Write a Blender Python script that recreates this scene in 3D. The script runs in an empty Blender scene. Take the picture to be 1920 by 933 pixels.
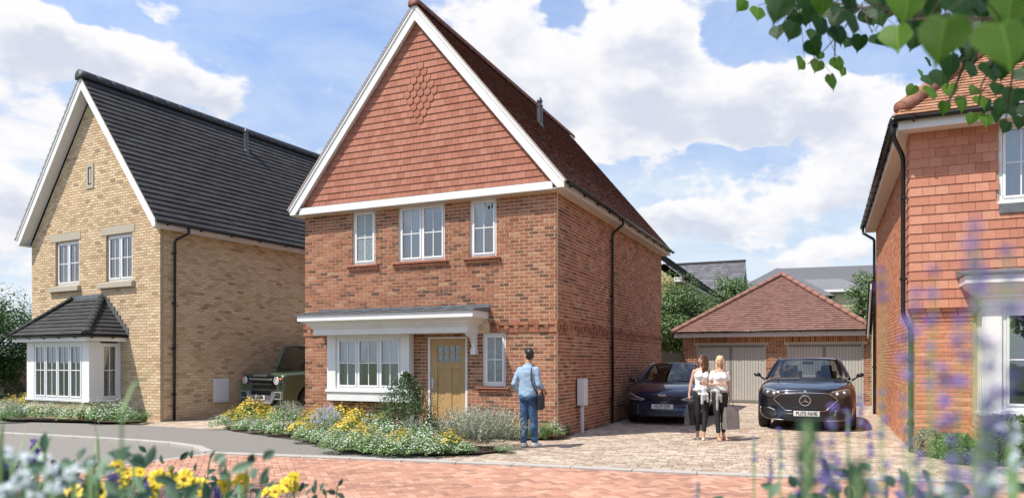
import bpy, bmesh, math, random
from mathutils import Vector, Matrix, Quaternion
C = bpy.context.scene.collection
SC = bpy.context.scene
R_ = random.Random(7)
PI = math.pi
# ------------------------------------------------------------------ camera, light, exposure
CAMH = 1.58
cam = bpy.data.cameras.new('camera'); camo = bpy.data.objects.new('camera', cam); C.objects.link(camo)
camo.location = (0, 0, CAMH); camo.rotation_euler = (PI/2, 0, 0)
cam.sensor_width = 36; cam.lens = 36*1344/1920; cam.shift_y = (676-466.5)/1920
cam.clip_start = 0.05; cam.clip_end = 3000
cam.dof.use_dof = True; cam.dof.focus_distance = 15.5; cam.dof.aperture_fstop = 2.6
SC.camera = camo
SC.render.resolution_x = 1024; SC.render.resolution_y = 497
SUN_EL = math.radians(58); SUN_AZ = math.radians(26.9)
sdir = Vector((math.cos(SUN_AZ)*math.cos(SUN_EL), math.sin(SUN_AZ)*math.cos(SUN_EL), -math.sin(SUN_EL)))
sl = bpy.data.lights.new('sun', 'SUN'); sl.energy = 4.3; sl.angle = math.radians(0.5); sl.color = (1.0, 0.93, 0.83)
so = bpy.data.objects.new('sun', sl); C.objects.link(so); so.rotation_euler = sdir.to_track_quat('-Z', 'Y').to_euler()
so.location = (-30, -20, 40)
SC.view_settings.view_transform = 'Standard'; SC.view_settings.look = 'None'
SC.view_settings.exposure = 0.5; SC.view_settings.gamma = 1.0
SC.view_settings.use_curve_mapping = False
SC.render.film_transparent = False

def lin(r, g, b):
    f = lambda c: (c/255/12.92) if c/255 <= .04045 else ((c/255+.055)/1.055)**2.4
    return (f(r), f(g), f(b), 1)

# ------------------------------------------------------------------ sky: physical sky with procedural clouds by direction
W = bpy.data.worlds.new('World'); SC.world = W; W.use_nodes = True
wt = W.node_tree; wt.nodes.clear()
CLOUDS = [
 (925, 60, 85, 85, .30), (985, 165, 100, 85, .30), (1150, 130, 130, 90, .33), (1220, 50, 95, 65, .27), (1330, 150, 130, 95, .32), (1310, 20, 60, 50, .2),
 (1480, 190, 150, 65, .32), (1600, 215, 110, 60, .27), (1070, 5, 36, 36, -.34), (1500, 50, 150, 56, -.34), (1680, 60, 120, 60, -.2), (1690, 260, 90, 60, .2), (1150, 215, 160, 60, .24), (1380, 240, 130, 40, .16),
 (1200, 290, 150, 34, .28), (1420, 400, 200, 38, .28), (1540, 325, 110, 42, .24), (1460, 270, 120, 22, -.14), (1540, 465, 160, 30, .28),
 (1290, 395, 100, 40, .24), (1260, 440, 90, 26, .16), (1340, 300, 110, 24, -.24), (1240, 350, 50, 18, -.10),
 (150, 100, 140, 60, .30), (290, 165, 120, 45, .27), (400, 205, 70, 26, .24), (60, 60, 70, 40, .2), (40, 210, 110, 50, .30), (20, 360, 80, 70, .28), (20, 470, 90, 46, .24),
 (130, 290, 70, 50, .08), (90, 2, 170, 22, -.26), (600, 150, 200, 190, -.12), (480, 50, 150, 70, -.14), (290, 0, 80, 22, .2), (560, 275, 70, 20, .26),
 (1330, 505, 120, 16, .14), (1420, 450, 130, 16, -.16), (1130, 330, 70, 26, -.14),
]
N, L = wt.nodes, wt.links
def vmath(op, a, b=None, c=None):
    n = N.new('ShaderNodeVectorMath'); n.operation = op
    for i, x in enumerate((a, b, c)):
        if x is None: continue
        if isinstance(x, tuple) or isinstance(x, Vector): n.inputs[i].default_value = x
        else: L.new(x, n.inputs[i])
    return n
def fmath(op, a, b=None, c=None, clamp=False):
    n = N.new('ShaderNodeMath'); n.operation = op; n.use_clamp = clamp
    for i, x in enumerate((a, b, c)):
        if x is None: continue
        if isinstance(x, (int, float)): n.inputs[i].default_value = x
        else: L.new(x, n.inputs[i])
    return n.outputs[0]
def fmap(x, a, b, c, d, smooth=False):
    n = N.new('ShaderNodeMapRange'); L.new(x, n.inputs[0])
    if smooth: n.interpolation_type = 'SMOOTHSTEP'
    for i, v in enumerate((a, b, c, d)): n.inputs[i+1].default_value = v
    return n.outputs[0]
def fnoise(v, sc, det, rough=.55):
    n = N.new('ShaderNodeTexNoise'); n.inputs['Scale'].default_value = sc; n.inputs['Detail'].default_value = det; n.inputs['Roughness'].default_value = rough
    L.new(v, n.inputs['Vector']); return n
wo = N.new('ShaderNodeOutputWorld'); bg = N.new('ShaderNodeBackground'); bg.inputs['Strength'].default_value = 0.088
L.new(bg.outputs[0], wo.inputs[0])
sky = N.new('ShaderNodeTexSky'); sky.sky_type = 'NISHITA'; sky.sun_disc = False
sky.sun_elevation = SUN_EL; sky.sun_rotation = math.atan2(-math.cos(SUN_AZ), -math.sin(SUN_AZ))
sky.air_density = 1.0; sky.dust_density = 0.6; sky.ozone_density = 1.0
tc = N.new('ShaderNodeTexCoord'); nrm = vmath('NORMALIZE', tc.outputs['Generated']).outputs[0]
flat = vmath('MULTIPLY', nrm, (1, 1, 1.7)).outputs[0]
nz = fnoise(flat, 7.5, 8, .60)
nzo = fnoise(vmath('ADD', flat, (-.012, -.006, .040)).outputs[0], 7.5, 4, .55)
warpc = fnoise(flat, 11, 3, .6).outputs['Color']
warp = vmath('MULTIPLY_ADD', vmath('SUBTRACT', warpc, (.5, .5, .5)).outputs[0], (.13, .13, .10), nrm).outputs[0]
acc = fmath('MULTIPLY_ADD', nz.outputs['Fac'], 1.35, -.675)
under = None
for (px, py, rx, ry, a) in CLOUDS:
    d = Vector(((px-960)/1344, 1, (676-py)/1344)); dl = d.length; d.normalize()
    sx = rx/1344/dl; sz = ry/1344/dl
    k = vmath('MULTIPLY', vmath('SUBTRACT', warp, d).outputs[0], (1/sx, 1/sx, 1/sz)).outputs[0]
    w = fmap(vmath('LENGTH', k).outputs['Value'], .1, 1.75, a, 0, True)
    acc = fmath('ADD', acc, w)
    if a > 0:
        q = fmath('MULTIPLY', vmath('DOT_PRODUCT', k, (.15, 0, -.9)).outputs['Value'], w)
        under = q if under is None else fmath('ADD', under, q)
dens = fmath('ADD', acc, -.02)
cov = fmap(dens, .02, .20, 0, 1, True)
relief = fmath('SUBTRACT', nzo.outputs['Fac'], nz.outputs['Fac'])
shade = fmath('ADD', fmath('MULTIPLY', relief, 1.5), fmath('MULTIPLY_ADD', under, 1.3, fmap(dens, .12, .55, -.10, .16)))
lit = fmap(shade, -.14, .34, 0, 1, True)
ccol = N.new('ShaderNodeMixRGB'); ccol.inputs[1].default_value = (8.0, 7.95, 8.1, 1); ccol.inputs[2].default_value = (5.5, 5.85, 6.8, 1)
L.new(lit, ccol.inputs[0])
wn = fnoise(vmath('MULTIPLY', nrm, (1.2, 1, 2.6)).outputs[0], 4, 6, .6); wn.inputs['Distortion'].default_value = .45
wr = fmap(wn.outputs['Fac'], .36, .74, .05, .75)
hz = N.new('ShaderNodeSeparateXYZ'); L.new(nrm, hz.inputs[0])
hr = fmap(hz.outputs['Z'], 0, .40, .85, 0)
ws2 = fmath('ADD', wr, hr, clamp=True)
tint = N.new('ShaderNodeMixRGB'); tint.blend_type = 'MULTIPLY'; tint.inputs[0].default_value = 1; L.new(sky.outputs[0], tint.inputs[1])
tf = fmap(hz.outputs['Z'], .0, .40, .62, 1.75)
tv = vmath('SCALE', (1.0, 1.0, 1.12)); L.new(tf, tv.inputs['Scale']); L.new(tv.outputs[0], tint.inputs[2])
veil = N.new('ShaderNodeMixRGB'); veil.inputs[2].default_value = (6.0, 6.9, 7.9, 1)
L.new(ws2, veil.inputs[0]); L.new(tint.outputs[0], veil.inputs[1])
mx = N.new('ShaderNodeMixRGB'); L.new(cov, mx.inputs[0]); L.new(veil.outputs[0], mx.inputs[1]); L.new(ccol.outputs[0], mx.inputs[2])
L.new(mx.outputs[0], bg.inputs[0])
W.cycles.sampling_method = 'MANUAL'; W.cycles.sample_map_resolution = 256
SC.cycles.max_bounces = 6; SC.cycles.diffuse_bounces = 3; SC.cycles.glossy_bounces = 3; SC.cycles.transmission_bounces = 4
SC.cycles.transparent_max_bounces = 12; SC.cycles.caustics_reflective = False; SC.cycles.caustics_refractive = False

# ------------------------------------------------------------------ materials
def newmat(name):
    m = bpy.data.materials.new(name); m.use_nodes = True
    return m, m.node_tree, m.node_tree.nodes['Principled BSDF']
def noise_node(t, scale, detail=4, rough=.6, coord='pos', stretch=None):
    if coord == 'pos':
        g = t.nodes.new('ShaderNodeNewGeometry').outputs['Position']
    else:
        g = t.nodes.new('ShaderNodeTexCoord').outputs['Object']
    if stretch:
        v = t.nodes.new('ShaderNodeVectorMath'); v.operation = 'MULTIPLY'; v.inputs[1].default_value = stretch
        t.links.new(g, v.inputs[0]); g = v.outputs[0]
    n = t.nodes.new('ShaderNodeTexNoise'); n.inputs['Scale'].default_value = scale
    n.inputs['Detail'].default_value = detail; n.inputs['Roughness'].default_value = rough
    t.links.new(g, n.inputs['Vector'])
    return n
def mr(t, sock, a, b, c, d):
    m = t.nodes.new('ShaderNodeMapRange'); 
    for i, v in enumerate((a, b, c, d)): m.inputs[i+1].default_value = v
    t.links.new(sock, m.inputs[0]); return m.outputs[0]
def mixc(t, fac, a, b, mode='MIX'):
    m = t.nodes.new('ShaderNodeMixRGB'); m.blend_type = mode
    for i, s in enumerate((fac, a, b)):
        if isinstance(s, (int, float)): m.inputs[i].default_value = s
        elif isinstance(s, tuple): m.inputs[i].default_value = s if len(s) == 4 else (*s, 1)
        else: t.links.new(s, m.inputs[i])
    return m.outputs[0]
def bump(t, p, sock, strength, dist=.01):
    b = t.nodes.new('ShaderNodeBump'); b.inputs['Strength'].default_value = strength; b.inputs['Distance'].default_value = dist
    t.links.new(sock, b.inputs['Height']); t.links.new(b.outputs[0], p.inputs['Normal'])
def pmat(name, c, rough=.6, metal=0, var=.12, scale=8, bumps=0, bscale=60, spec=.5, coat=0, stretch=None, dirt=0):
    """plain procedural material: colour broken by two noises, optional relief and dirt"""
    m, t, p = newmat(name); c = tuple(c[:3])
    n = noise_node(t, scale, 5, .65, stretch=stretch)
    lo = tuple(x*(1-var) for x in c); hi = tuple(min(1, x*(1+var)) for x in c)
    col = mixc(t, mr(t, n.outputs['Fac'], .3, .7, 0, 1), lo, hi)
    if dirt:
        n2 = noise_node(t, scale*.35, 6, .75)
        col = mixc(t, mr(t, n2.outputs['Fac'], .5, .75, 0, dirt), col, tuple(x*.45 for x in c))
    t.links.new(col, p.inputs['Base Color'])
    p.inputs['Roughness'].default_value = rough; p.inputs['Metallic'].default_value = metal
    p.inputs['Specular IOR Level'].default_value = spec
    if coat: p.inputs['Coat Weight'].default_value = coat; p.inputs['Coat Roughness'].default_value = .04
    if bumps:
        nb = noise_node(t, bscale, 4, .6); bump(t, p, nb.outputs['Fac'], bumps, .01)
    return m
def tonemat(name, stops, rough=.85, var=.25, vscale=25, bumps=.5, bscale=90, interp='LINEAR', speck=None, big=0, stain=None):
    """material of separate pieces: the 'tone' of each piece picks its colour in a ramp"""
    m, t, p = newmat(name)
    a = t.nodes.new('ShaderNodeAttribute'); a.attribute_name = 'tone'
    r = t.nodes.new('ShaderNodeValToRGB'); r.color_ramp.interpolation = interp
    e = r.color_ramp.elements
    e[0].position, e[0].color = stops[0][0], (*stops[0][1], 1)
    e[1].position, e[1].color = stops[-1][0], (*stops[-1][1], 1)
    for pos, col in stops[1:-1]:
        x = e.new(pos); x.color = (*col, 1)
    t.links.new(a.outputs['Fac'], r.inputs[0])
    n = noise_node(t, vscale, 6, .7)
    f = mr(t, n.outputs['Fac'], .3, .7, 1-var, 1+var)
    vm = t.nodes.new('ShaderNodeVectorMath'); vm.operation = 'SCALE'
    t.links.new(r.outputs[0], vm.inputs[0]); t.links.new(f, vm.inputs['Scale'])
    col = vm.outputs[0]
    if speck:
        n2 = noise_node(t, speck[1], 3, .7)
        col = mixc(t, mr(t, n2.outputs['Fac'], speck[2], speck[2]+.08, 0, speck[3]), col, speck[0])
    if big:
        n3 = noise_node(t, .35, 4, .6)
        f3 = mr(t, n3.outputs['Fac'], .35, .65, 1-big, 1+big)
        vm2 = t.nodes.new('ShaderNodeVectorMath'); vm2.operation = 'SCALE'
        t.links.new(col, vm2.inputs[0]); t.links.new(f3, vm2.inputs['Scale']); col = vm2.outputs[0]
    t.links.new(col, p.inputs['Base Color']); p.inputs['Roughness'].default_value = rough
    p.inputs['Specular IOR Level'].default_value = .3
    if bumps: nb = noise_node(t, bscale, 4, .7); bump(t, p, nb.outputs['Fac'], bumps, .004)
    return m
def leafmat(name, stops, trans=.35, rough=.5, veins=False):
    m, t, p = newmat(name)
    a = t.nodes.new('ShaderNodeAttribute'); a.attribute_name = 'tone'
    r = t.nodes.new('ShaderNodeValToRGB'); e = r.color_ramp.elements
    e[0].position, e[0].color = stops[0][0], (*stops[0][1], 1)
    e[1].position, e[1].color = stops[-1][0], (*stops[-1][1], 1)
    for pos, col in stops[1:-1]:
        x = e.new(pos); x.color = (*col, 1)
    t.links.new(a.outputs['Fac'], r.inputs[0])
    n = noise_node(t, 3, 3)
    f = mr(t, n.outputs['Fac'], .3, .7, .75, 1.25)
    vm = t.nodes.new('ShaderNodeVectorMath'); vm.operation = 'SCALE'
    t.links.new(r.outputs[0], vm.inputs[0]); t.links.new(f, vm.inputs['Scale'])
    t.links.new(vm.outputs[0], p.inputs['Base Color']); p.inputs['Roughness'].default_value = rough
    p.inputs['Specular IOR Level'].default_value = .25
    if trans:
        tr = t.nodes.new('ShaderNodeBsdfTranslucent'); t.links.new(vm.outputs[0], tr.inputs[0])
        ms = t.nodes.new('ShaderNodeMixShader'); ms.inputs[0].default_value = trans
        o = t.nodes['Material Output']
        t.links.new(p.outputs[0], ms.inputs[1]); t.links.new(tr.outputs[0], ms.inputs[2]); t.links.new(ms.outputs[0], o.inputs[0])
    return m
def glassmat(name, tint=(.8, .87, .9), refl=.16, obscure=0, dark=0):
    m, t, p = newmat(name); t.nodes.remove(p)
    gl = t.nodes.new('ShaderNodeBsdfGlossy'); gl.inputs['Roughness'].default_value = .01 + obscure*.15
    tr = t.nodes.new('ShaderNodeBsdfTransparent'); tr.inputs[0].default_value = (*tint, 1)
    back = tr.outputs[0]
    if obscure:
        df = t.nodes.new('ShaderNodeBsdfDiffuse')
        nn = noise_node(t, 45, 3, .6)
        t.links.new(mixc(t, mr(t, nn.outputs['Fac'], .35, .65, 0, 1), (.10, .16, .17), (.42, .50, .50)), df.inputs[0])
        mm = t.nodes.new('ShaderNodeMixShader'); mm.inputs[0].default_value = obscure
        t.links.new(back, mm.inputs[1]); t.links.new(df.outputs[0], mm.inputs[2]); back = mm.outputs[0]
    fr = t.nodes.new('ShaderNodeFresnel'); fr.inputs[0].default_value = 1.5
    fm = mr(t, fr.outputs[0], 0, 1, refl, 1.0)
    nb = noise_node(t, 2.2, 2); b = t.nodes.new('ShaderNodeBump'); b.inputs['Strength'].default_value = .08; b.inputs['Distance'].default_value = .01
    t.links.new(nb.outputs['Fac'], b.inputs['Height']); t.links.new(b.outputs[0], gl.inputs['Normal'])
    mx_ = t.nodes.new('ShaderNodeMixShader'); t.links.new(fm, mx_.inputs[0]); t.links.new(back, mx_.inputs[1]); t.links.new(gl.outputs[0], mx_.inputs[2])
    t.links.new(mx_.outputs[0], t.nodes['Material Output'].inputs[0])
    return m

M = {}
M['red_brick'] = tonemat('red_brick', [(0, (.12, .055, .038)), (.10, (.18, .08, .05)), (.22, (.27, .105, .062)), (.6, (.345, .135, .078)), (.90, (.38, .175, .105)), (1, (.42, .25, .15))], var=.32, vscale=24, speck=((.46, .33, .20), 30, .57, .65), big=.08)
M['red_mortar'] = pmat('red_mortar', (.66, .52, .355), .95, var=.12, scale=14, bumps=.5)
M['buff_brick'] = tonemat('buff_brick', [(0, (.32, .22, .15)), (.04, (.47, .33, .20)), (.3, (.58, .425, .26)), (.7, (.64, .485, .31)), (1, (.68, .54, .37))], var=.14, vscale=25, speck=((.34, .22, .14), 30, .64, .6), big=.08)
M['buff_mortar'] = pmat('buff_mortar', (.45, .34, .22), .95, var=.15, scale=14, bumps=.5)
M['orange_brick'] = tonemat('orange_brick', [(0, (.46, .17, .09)), (.4, (.58, .24, .125)), (.8, (.64, .29, .155)), (1, (.66, .34, .20))], var=.16, vscale=24, speck=((.24, .09, .055), 34, .64, .8), big=.06)
M['orange_mortar'] = pmat('orange_mortar', (.50, .34, .22), .95, var=.15, scale=14, bumps=.4)
M['clay_tile'] = tonemat('clay_tile', [(0, (.35, .14, .092)), (.5, (.41, .175, .118)), (1, (.445, .20, .138))], var=.08, vscale=30, bumps=.4, bscale=200)
M['brown_roof'] = tonemat('brown_roof', [(0, (.09, .038, .032)), (.5, (.125, .055, .045)), (1, (.15, .07, .058))], var=.15, vscale=18, bumps=.4)
M['garage_roof'] = tonemat('garage_roof', [(0, (.16, .085, .066)), (.5, (.195, .105, .082)), (1, (.22, .122, .095))], var=.10, vscale=18, bumps=.4)
M['slate_roof'] = tonemat('slate_roof', [(0, (.042, .042, .043)), (.5, (.050, .050, .051)), (1, (.058, .058, .059))], rough=.95, var=.25, vscale=12, bumps=.3, big=.12)
M['orange_roof'] = tonemat('orange_roof', [(0, (.30, .145, .085)), (.5, (.36, .185, .11)), (1, (.41, .22, .14))], var=.12, vscale=18, bumps=.4)
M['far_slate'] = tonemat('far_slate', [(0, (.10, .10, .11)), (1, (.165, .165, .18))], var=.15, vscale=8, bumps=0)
M['white'] = pmat('white_paint', (.79, .79, .78), .45, var=.05, scale=4, dirt=.10)
M['upvc'] = pmat('upvc', (.82, .83, .83), .32, var=.02, scale=3)
M['lead'] = pmat('lead_sheet', (.135, .145, .16), .5, var=.25, scale=9, bumps=.3)
M['black_plastic'] = pmat('black_plastic', (.012, .012, .013), .3, var=.1)
M['stone'] = pmat('cast_stone', (.43, .39, .31), .85, var=.12, scale=20, bumps=.4)
M['oak'] = pmat('oak', (.47, .30, .13), .45, var=.18, scale=9, stretch=(6, 6, .5), bumps=.1)
M['steel'] = pmat('steel', (.5, .5, .5), .3, metal=1)
M['grey_door'] = pmat('grey_door_paint', (.46, .445, .405), .55, var=.05)
M['meterbox'] = pmat('meter_box_plastic', (.68, .68, .72), .5, var=.03)
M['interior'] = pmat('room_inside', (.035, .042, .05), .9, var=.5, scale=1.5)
M['curtain'] = pmat('curtain', (.78, .82, .84), .8, var=.1, scale=6)
M['blind'] = pmat('blind', (.62, .60, .55), .6, var=.08)
M['glass'] = glassmat('window_glass', tint=(.72, .80, .84), refl=.30)
M['obscure'] = glassmat('obscured_glass', refl=.12, obscure=.75)
M['carglass'] = glassmat('car_glass', tint=(.55, .60, .60), refl=.08)
M['tarmac'] = pmat('tarmac', (.235, .22, .20), .9, var=.22, scale=70, bumps=.9, bscale=110, dirt=.30)
M['tarmac_path'] = pmat('tarmac_path', (.215, .20, .185), .9, var=.42, scale=42, bumps=1, bscale=90, dirt=.30)
M['kerb'] = pmat('kerb_concrete', (.40, .375, .345), .9, var=.12, scale=18, bumps=.4, dirt=.15)
M['soil'] = pmat('soil', (.06, .042, .03), .95, var=.4, scale=14, bumps=1, bscale=30)
M['grass'] = pmat('grass_ground', (.065, .095, .035), .9, var=.4, scale=5, bumps=1, bscale=60)
M['red_block'] = tonemat('red_block', [(0, (.30, .165, .125)), (.25, (.39, .205, .145)), (.7, (.46, .25, .175)), (1, (.52, .32, .235))], var=.16, vscale=25, bumps=.4, big=.12)
M['red_joint'] = pmat('red_joint', (.20, .12, .09), .95, var=.2, scale=30)
M['drive_block'] = tonemat('drive_block', [(0, (.30, .22, .165)), (.3, (.36, .28, .215)), (.6, (.415, .34, .265)), (1, (.49, .42, .335))], var=.16, vscale=22, bumps=.5, big=.10)
M['drive_joint'] = pmat('drive_joint', (.20, .16, .125), .95, var=.3, scale=30)
M['fence'] = pmat('fence_wood', (.10, .075, .05), .85, var=.3, scale=6, stretch=(5, 5, .6))
M['cream_render'] = pmat('cream_render', (.62, .52, .34), .9, var=.05)
M['bark'] = pmat('bark', (.08, .055, .035), .9, var=.3, scale=20, bumps=.8)

# ------------------------------------------------------------------ mesh helpers
class MB:
    def __init__(s): s.v = []; s.f = []; s.t = []
    def add(s, vs, fs, tone=.5):
        o = len(s.v); s.v += [tuple(x) for x in vs]
        for f in fs: s.f.append(tuple(i+o for i in f)); s.t.append(tone)
        return s
    def box(s, x0, x1, y0, y1, z0, z1, tone=.5, skip=''):
        v = [(x0,y0,z0),(x1,y0,z0),(x1,y1,z0),(x0,y1,z0),(x0,y0,z1),(x1,y0,z1),(x1,y1,z1),(x0,y1,z1)]
        F = dict(b=(0,3,2,1), t=(4,5,6,7), f=(0,1,5,4), r=(1,2,6,5), k=(2,3,7,6), l=(3,0,4,7))
        return s.add(v, [F[k] for k in F if k not in skip], tone)
    def obox(s, c, ax, ay, az, tone=.5, skip=''):
        """oriented box: centre and three half-axis vectors"""
        c = Vector(c); ax, ay, az = Vector(ax), Vector(ay), Vector(az)
        v = [c+sx*ax+sy*ay+sz*az for sz in (-1,1) for sx, sy in ((-1,-1),(1,-1),(1,1),(-1,1))]
        F = dict(b=(0,3,2,1), t=(4,5,6,7), f=(0,1,5,4), r=(1,2,6,5), k=(2,3,7,6), l=(3,0,4,7))
        return s.add(v, [F[k] for k in F if k not in skip], tone)
    def quad(s, a, b, c, d, tone=.5): return s.add([a, b, c, d], [(0,1,2,3)], tone)
    def poly(s, pts, tone=.5): return s.add(pts, [tuple(range(len(pts)))], tone)
    def prism(s, pts, d, tone=.5):
        """closed polygon (3-D points) swept by the vector d"""
        n = len(pts); d = Vector(d); q = [Vector(p) for p in pts]; q += [p+d for p in q]
        fs = [tuple(reversed(range(n))), tuple(range(n, 2*n))] + [(i, (i+1) % n, (i+1) % n+n, i+n) for i in range(n)]
        return s.add(q, fs, tone)
    def tube(s, pts, r, n=8, tone=.5, caps=True, flat=1.0):
        pts = [Vector(p) for p in pts]; rs = r if isinstance(r, (list, tuple)) else [r]*len(pts)
        rings = []; prev = None
        for i, p in enumerate(pts):
            d = (pts[min(i+1, len(pts)-1)]-pts[max(i-1, 0)]).normalized()
            if prev is None:
                a = d.orthogonal().normalized() if abs(d.z) > .9 else d.cross(Vector((0, 0, 1))).normalized()
            else:
                a = (prev - d*prev.dot(d)).normalized()
            prev = a; b = d.cross(a)
            rings.append([p + (a*math.cos(2*PI*k/n) + b*math.sin(2*PI*k/n)*flat)*rs[i] for k in range(n)])
        vs = [v for rg in rings for v in rg]; fs = []
        for i in range(len(pts)-1):
            for k in range(n): fs.append((i*n+k, i*n+(k+1) % n, (i+1)*n+(k+1) % n, (i+1)*n+k))
        if caps: fs.append(tuple(reversed(range(n)))); fs.append(tuple((len(pts)-1)*n+k for k in range(n)))
        return s.add(vs, fs, tone)
    def lathe(s, prof, n=20, axis='z', origin=(0,0,0), tone=.5, caps=False):
        vs = []; o = Vector(origin)
        for r, h in prof:
            for k in range(n):
                a = 2*PI*k/n; c_, s_ = r*math.cos(a), r*math.sin(a)
                vs.append(o+Vector({'z': (c_, s_, h), 'y': (c_, h, s_), 'x': (h, c_, s_)}[axis]))
        fs = []
        for i in range(len(prof)-1):
            for k in range(n): fs.append((i*n+k, i*n+(k+1) % n, (i+1)*n+(k+1) % n, (i+1)*n+k))
        if caps: fs += [tuple(range(n)), tuple((len(prof)-1)*n+k for k in range(n))]
        return s.add(vs, fs, tone)
    def grid(s, rows, tone=.5, closed=False):
        n = len(rows[0]); vs = [p for r in rows for p in r]; fs = []
        for i in range(len(rows)-1):
            for k in range(n if closed else n-1):
                fs.append((i*n+k, i*n+(k+1) % n, (i+1)*n+(k+1) % n, (i+1)*n+k))
        return s.add(vs, fs, tone)
    def mesh(s, name, m, smooth=False):
        me = bpy.data.meshes.new(name); me.from_pydata(s.v, [], s.f); 
        at = me.attributes.new('tone', 'FLOAT', 'FACE')
        at.data.foreach_set('value', [float(x) for x in s.t])
        if m: me.materials.append(M[m] if isinstance(m, str) else m)
        if smooth: me.polygons.foreach_set('use_smooth', [True]*len(me.polygons))
        me.update(); return me
    def build(s, name, m, parent=None, smooth=False, bevel=0, fix=False, solid=0, sub=0, loc=None, rz=0, auto=None):
        me = s.mesh(name, m, smooth)
        if fix or bevel:
            bm = bmesh.new(); bm.from_mesh(me)
            bmesh.ops.remove_doubles(bm, verts=bm.verts, dist=1e-5)
            bmesh.ops.recalc_face_normals(bm, faces=bm.faces); bm.to_mesh(me); bm.free()
        o = bpy.data.objects.new(name, me); C.objects.link(o)
        if parent: o.parent = parent
        if loc: o.location = loc
        o.rotation_euler.z = rz
        if sub: q = o.modifiers.new('s', 'SUBSURF'); q.levels = q.render_levels = sub
        if solid: q = o.modifiers.new('t', 'SOLIDIFY'); q.thickness = solid; q.offset = -1
        if bevel: q = o.modifiers.new('b', 'BEVEL'); q.width = bevel; q.segments = 2; q.limit_method = 'ANGLE'; q.harden_normals = False
        if auto is not None:
            me.polygons.foreach_set('use_smooth', [True]*len(me.polygons))
            bm = bmesh.new(); bm.from_mesh(me)
            for e in bm.edges:
                if len(e.link_faces) == 2 and e.calc_face_angle(0) > auto: e.smooth = False
            bm.to_mesh(me); bm.free()
        return o
def tag(o, label=None, cat=None, group=None, kind=None):
    if label: o['label'] = label
    if cat: o['category'] = cat
    if group: o['group'] = group
    if kind: o['kind'] = kind
    return o
def thing(name, label, cat, loc=(0,0,0), rz=0, group=None):
    o = bpy.data.objects.new(name, None); C.objects.link(o); o.location = loc; o.rotation_euler.z = rz
    o.empty_display_size = .2
    return tag(o, label, cat, group)
def inst(name, me, parent, loc=(0,0,0), rot=None, scale=None):
    o = bpy.data.objects.new(name, me); C.objects.link(o); o.parent = parent; o.location = loc
    if rot is not None: o.rotation_euler = rot
    if scale is not None: o.scale = scale
    return o
class Frame:
    """a building's own axes: x along its front to the right, y away from the viewer"""
    def __init__(s, ox, oy, deg):
        s.ox, s.oy = ox, oy; s.a = math.radians(deg); s.rz = -s.a
        s.u = Vector((math.cos(s.a), -math.sin(s.a), 0)); s.w = Vector((math.sin(s.a), math.cos(s.a), 0))
    def P(s, u, v, z=0): return Vector((s.ox, s.oy, 0)) + s.u*u + s.w*v + Vector((0, 0, z))
    def loc(s): return (s.ox, s.oy, 0)
def inpoly(x, y, P):
    c = False; n = len(P)
    for i in range(n):
        x1, y1 = P[i]; x2, y2 = P[(i+1) % n]
        if (y1 > y) != (y2 > y) and x < (x2-x1)*(y-y1)/(y2-y1)+x1: c = not c
    return c
# ------------------------------------------------------------------ building parts
CAMP = Vector((0, 0, CAMH))
M['ridge_brown'] = pmat('ridge_brown', (.19, .075, .055), .7, var=.2, scale=12)
M['ridge_dark'] = pmat('ridge_dark', (.030, .032, .038), .55, var=.2, scale=12)
M['ridge_orange'] = pmat('ridge_orange', (.30, .135, .085), .75, var=.2, scale=12)
M['ridge_garage'] = pmat('ridge_garage', (.25, .12, .088), .75, var=.2, scale=12)
M['fascia_pink'] = pmat('fascia_offwhite', (.60, .54, .53), .5, var=.04)
M['soffit3'] = pmat('soffit_cream', (.70, .62, .54), .6, var=.04)
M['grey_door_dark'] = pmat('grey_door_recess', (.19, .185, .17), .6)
M['flue_metal'] = pmat('flue_metal', (.10, .10, .105), .35, metal=.3)
M['orange_tile'] = tonemat('orange_tile', [(0, (.47, .20, .13)), (.5, (.54, .245, .16)), (1, (.58, .285, .19))], var=.1, vscale=22, bumps=.5, bscale=160)
M['verge'] = pmat('verge_mortar', (.46, .42, .36), .9, var=.1)
M['soffit'] = pmat('soffit_board', (.62, .58, .53), .6, var=.05)
rnd = R_.random
def subtract(segs, lo, hi):
    out = []
    for a, b in segs:
        if hi <= a or lo >= b: out.append((a, b)); continue
        if lo > a: out.append((a, lo))
        if hi < b: out.append((hi, b))
    return [s for s in out if s[1]-s[0] > .03]
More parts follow.
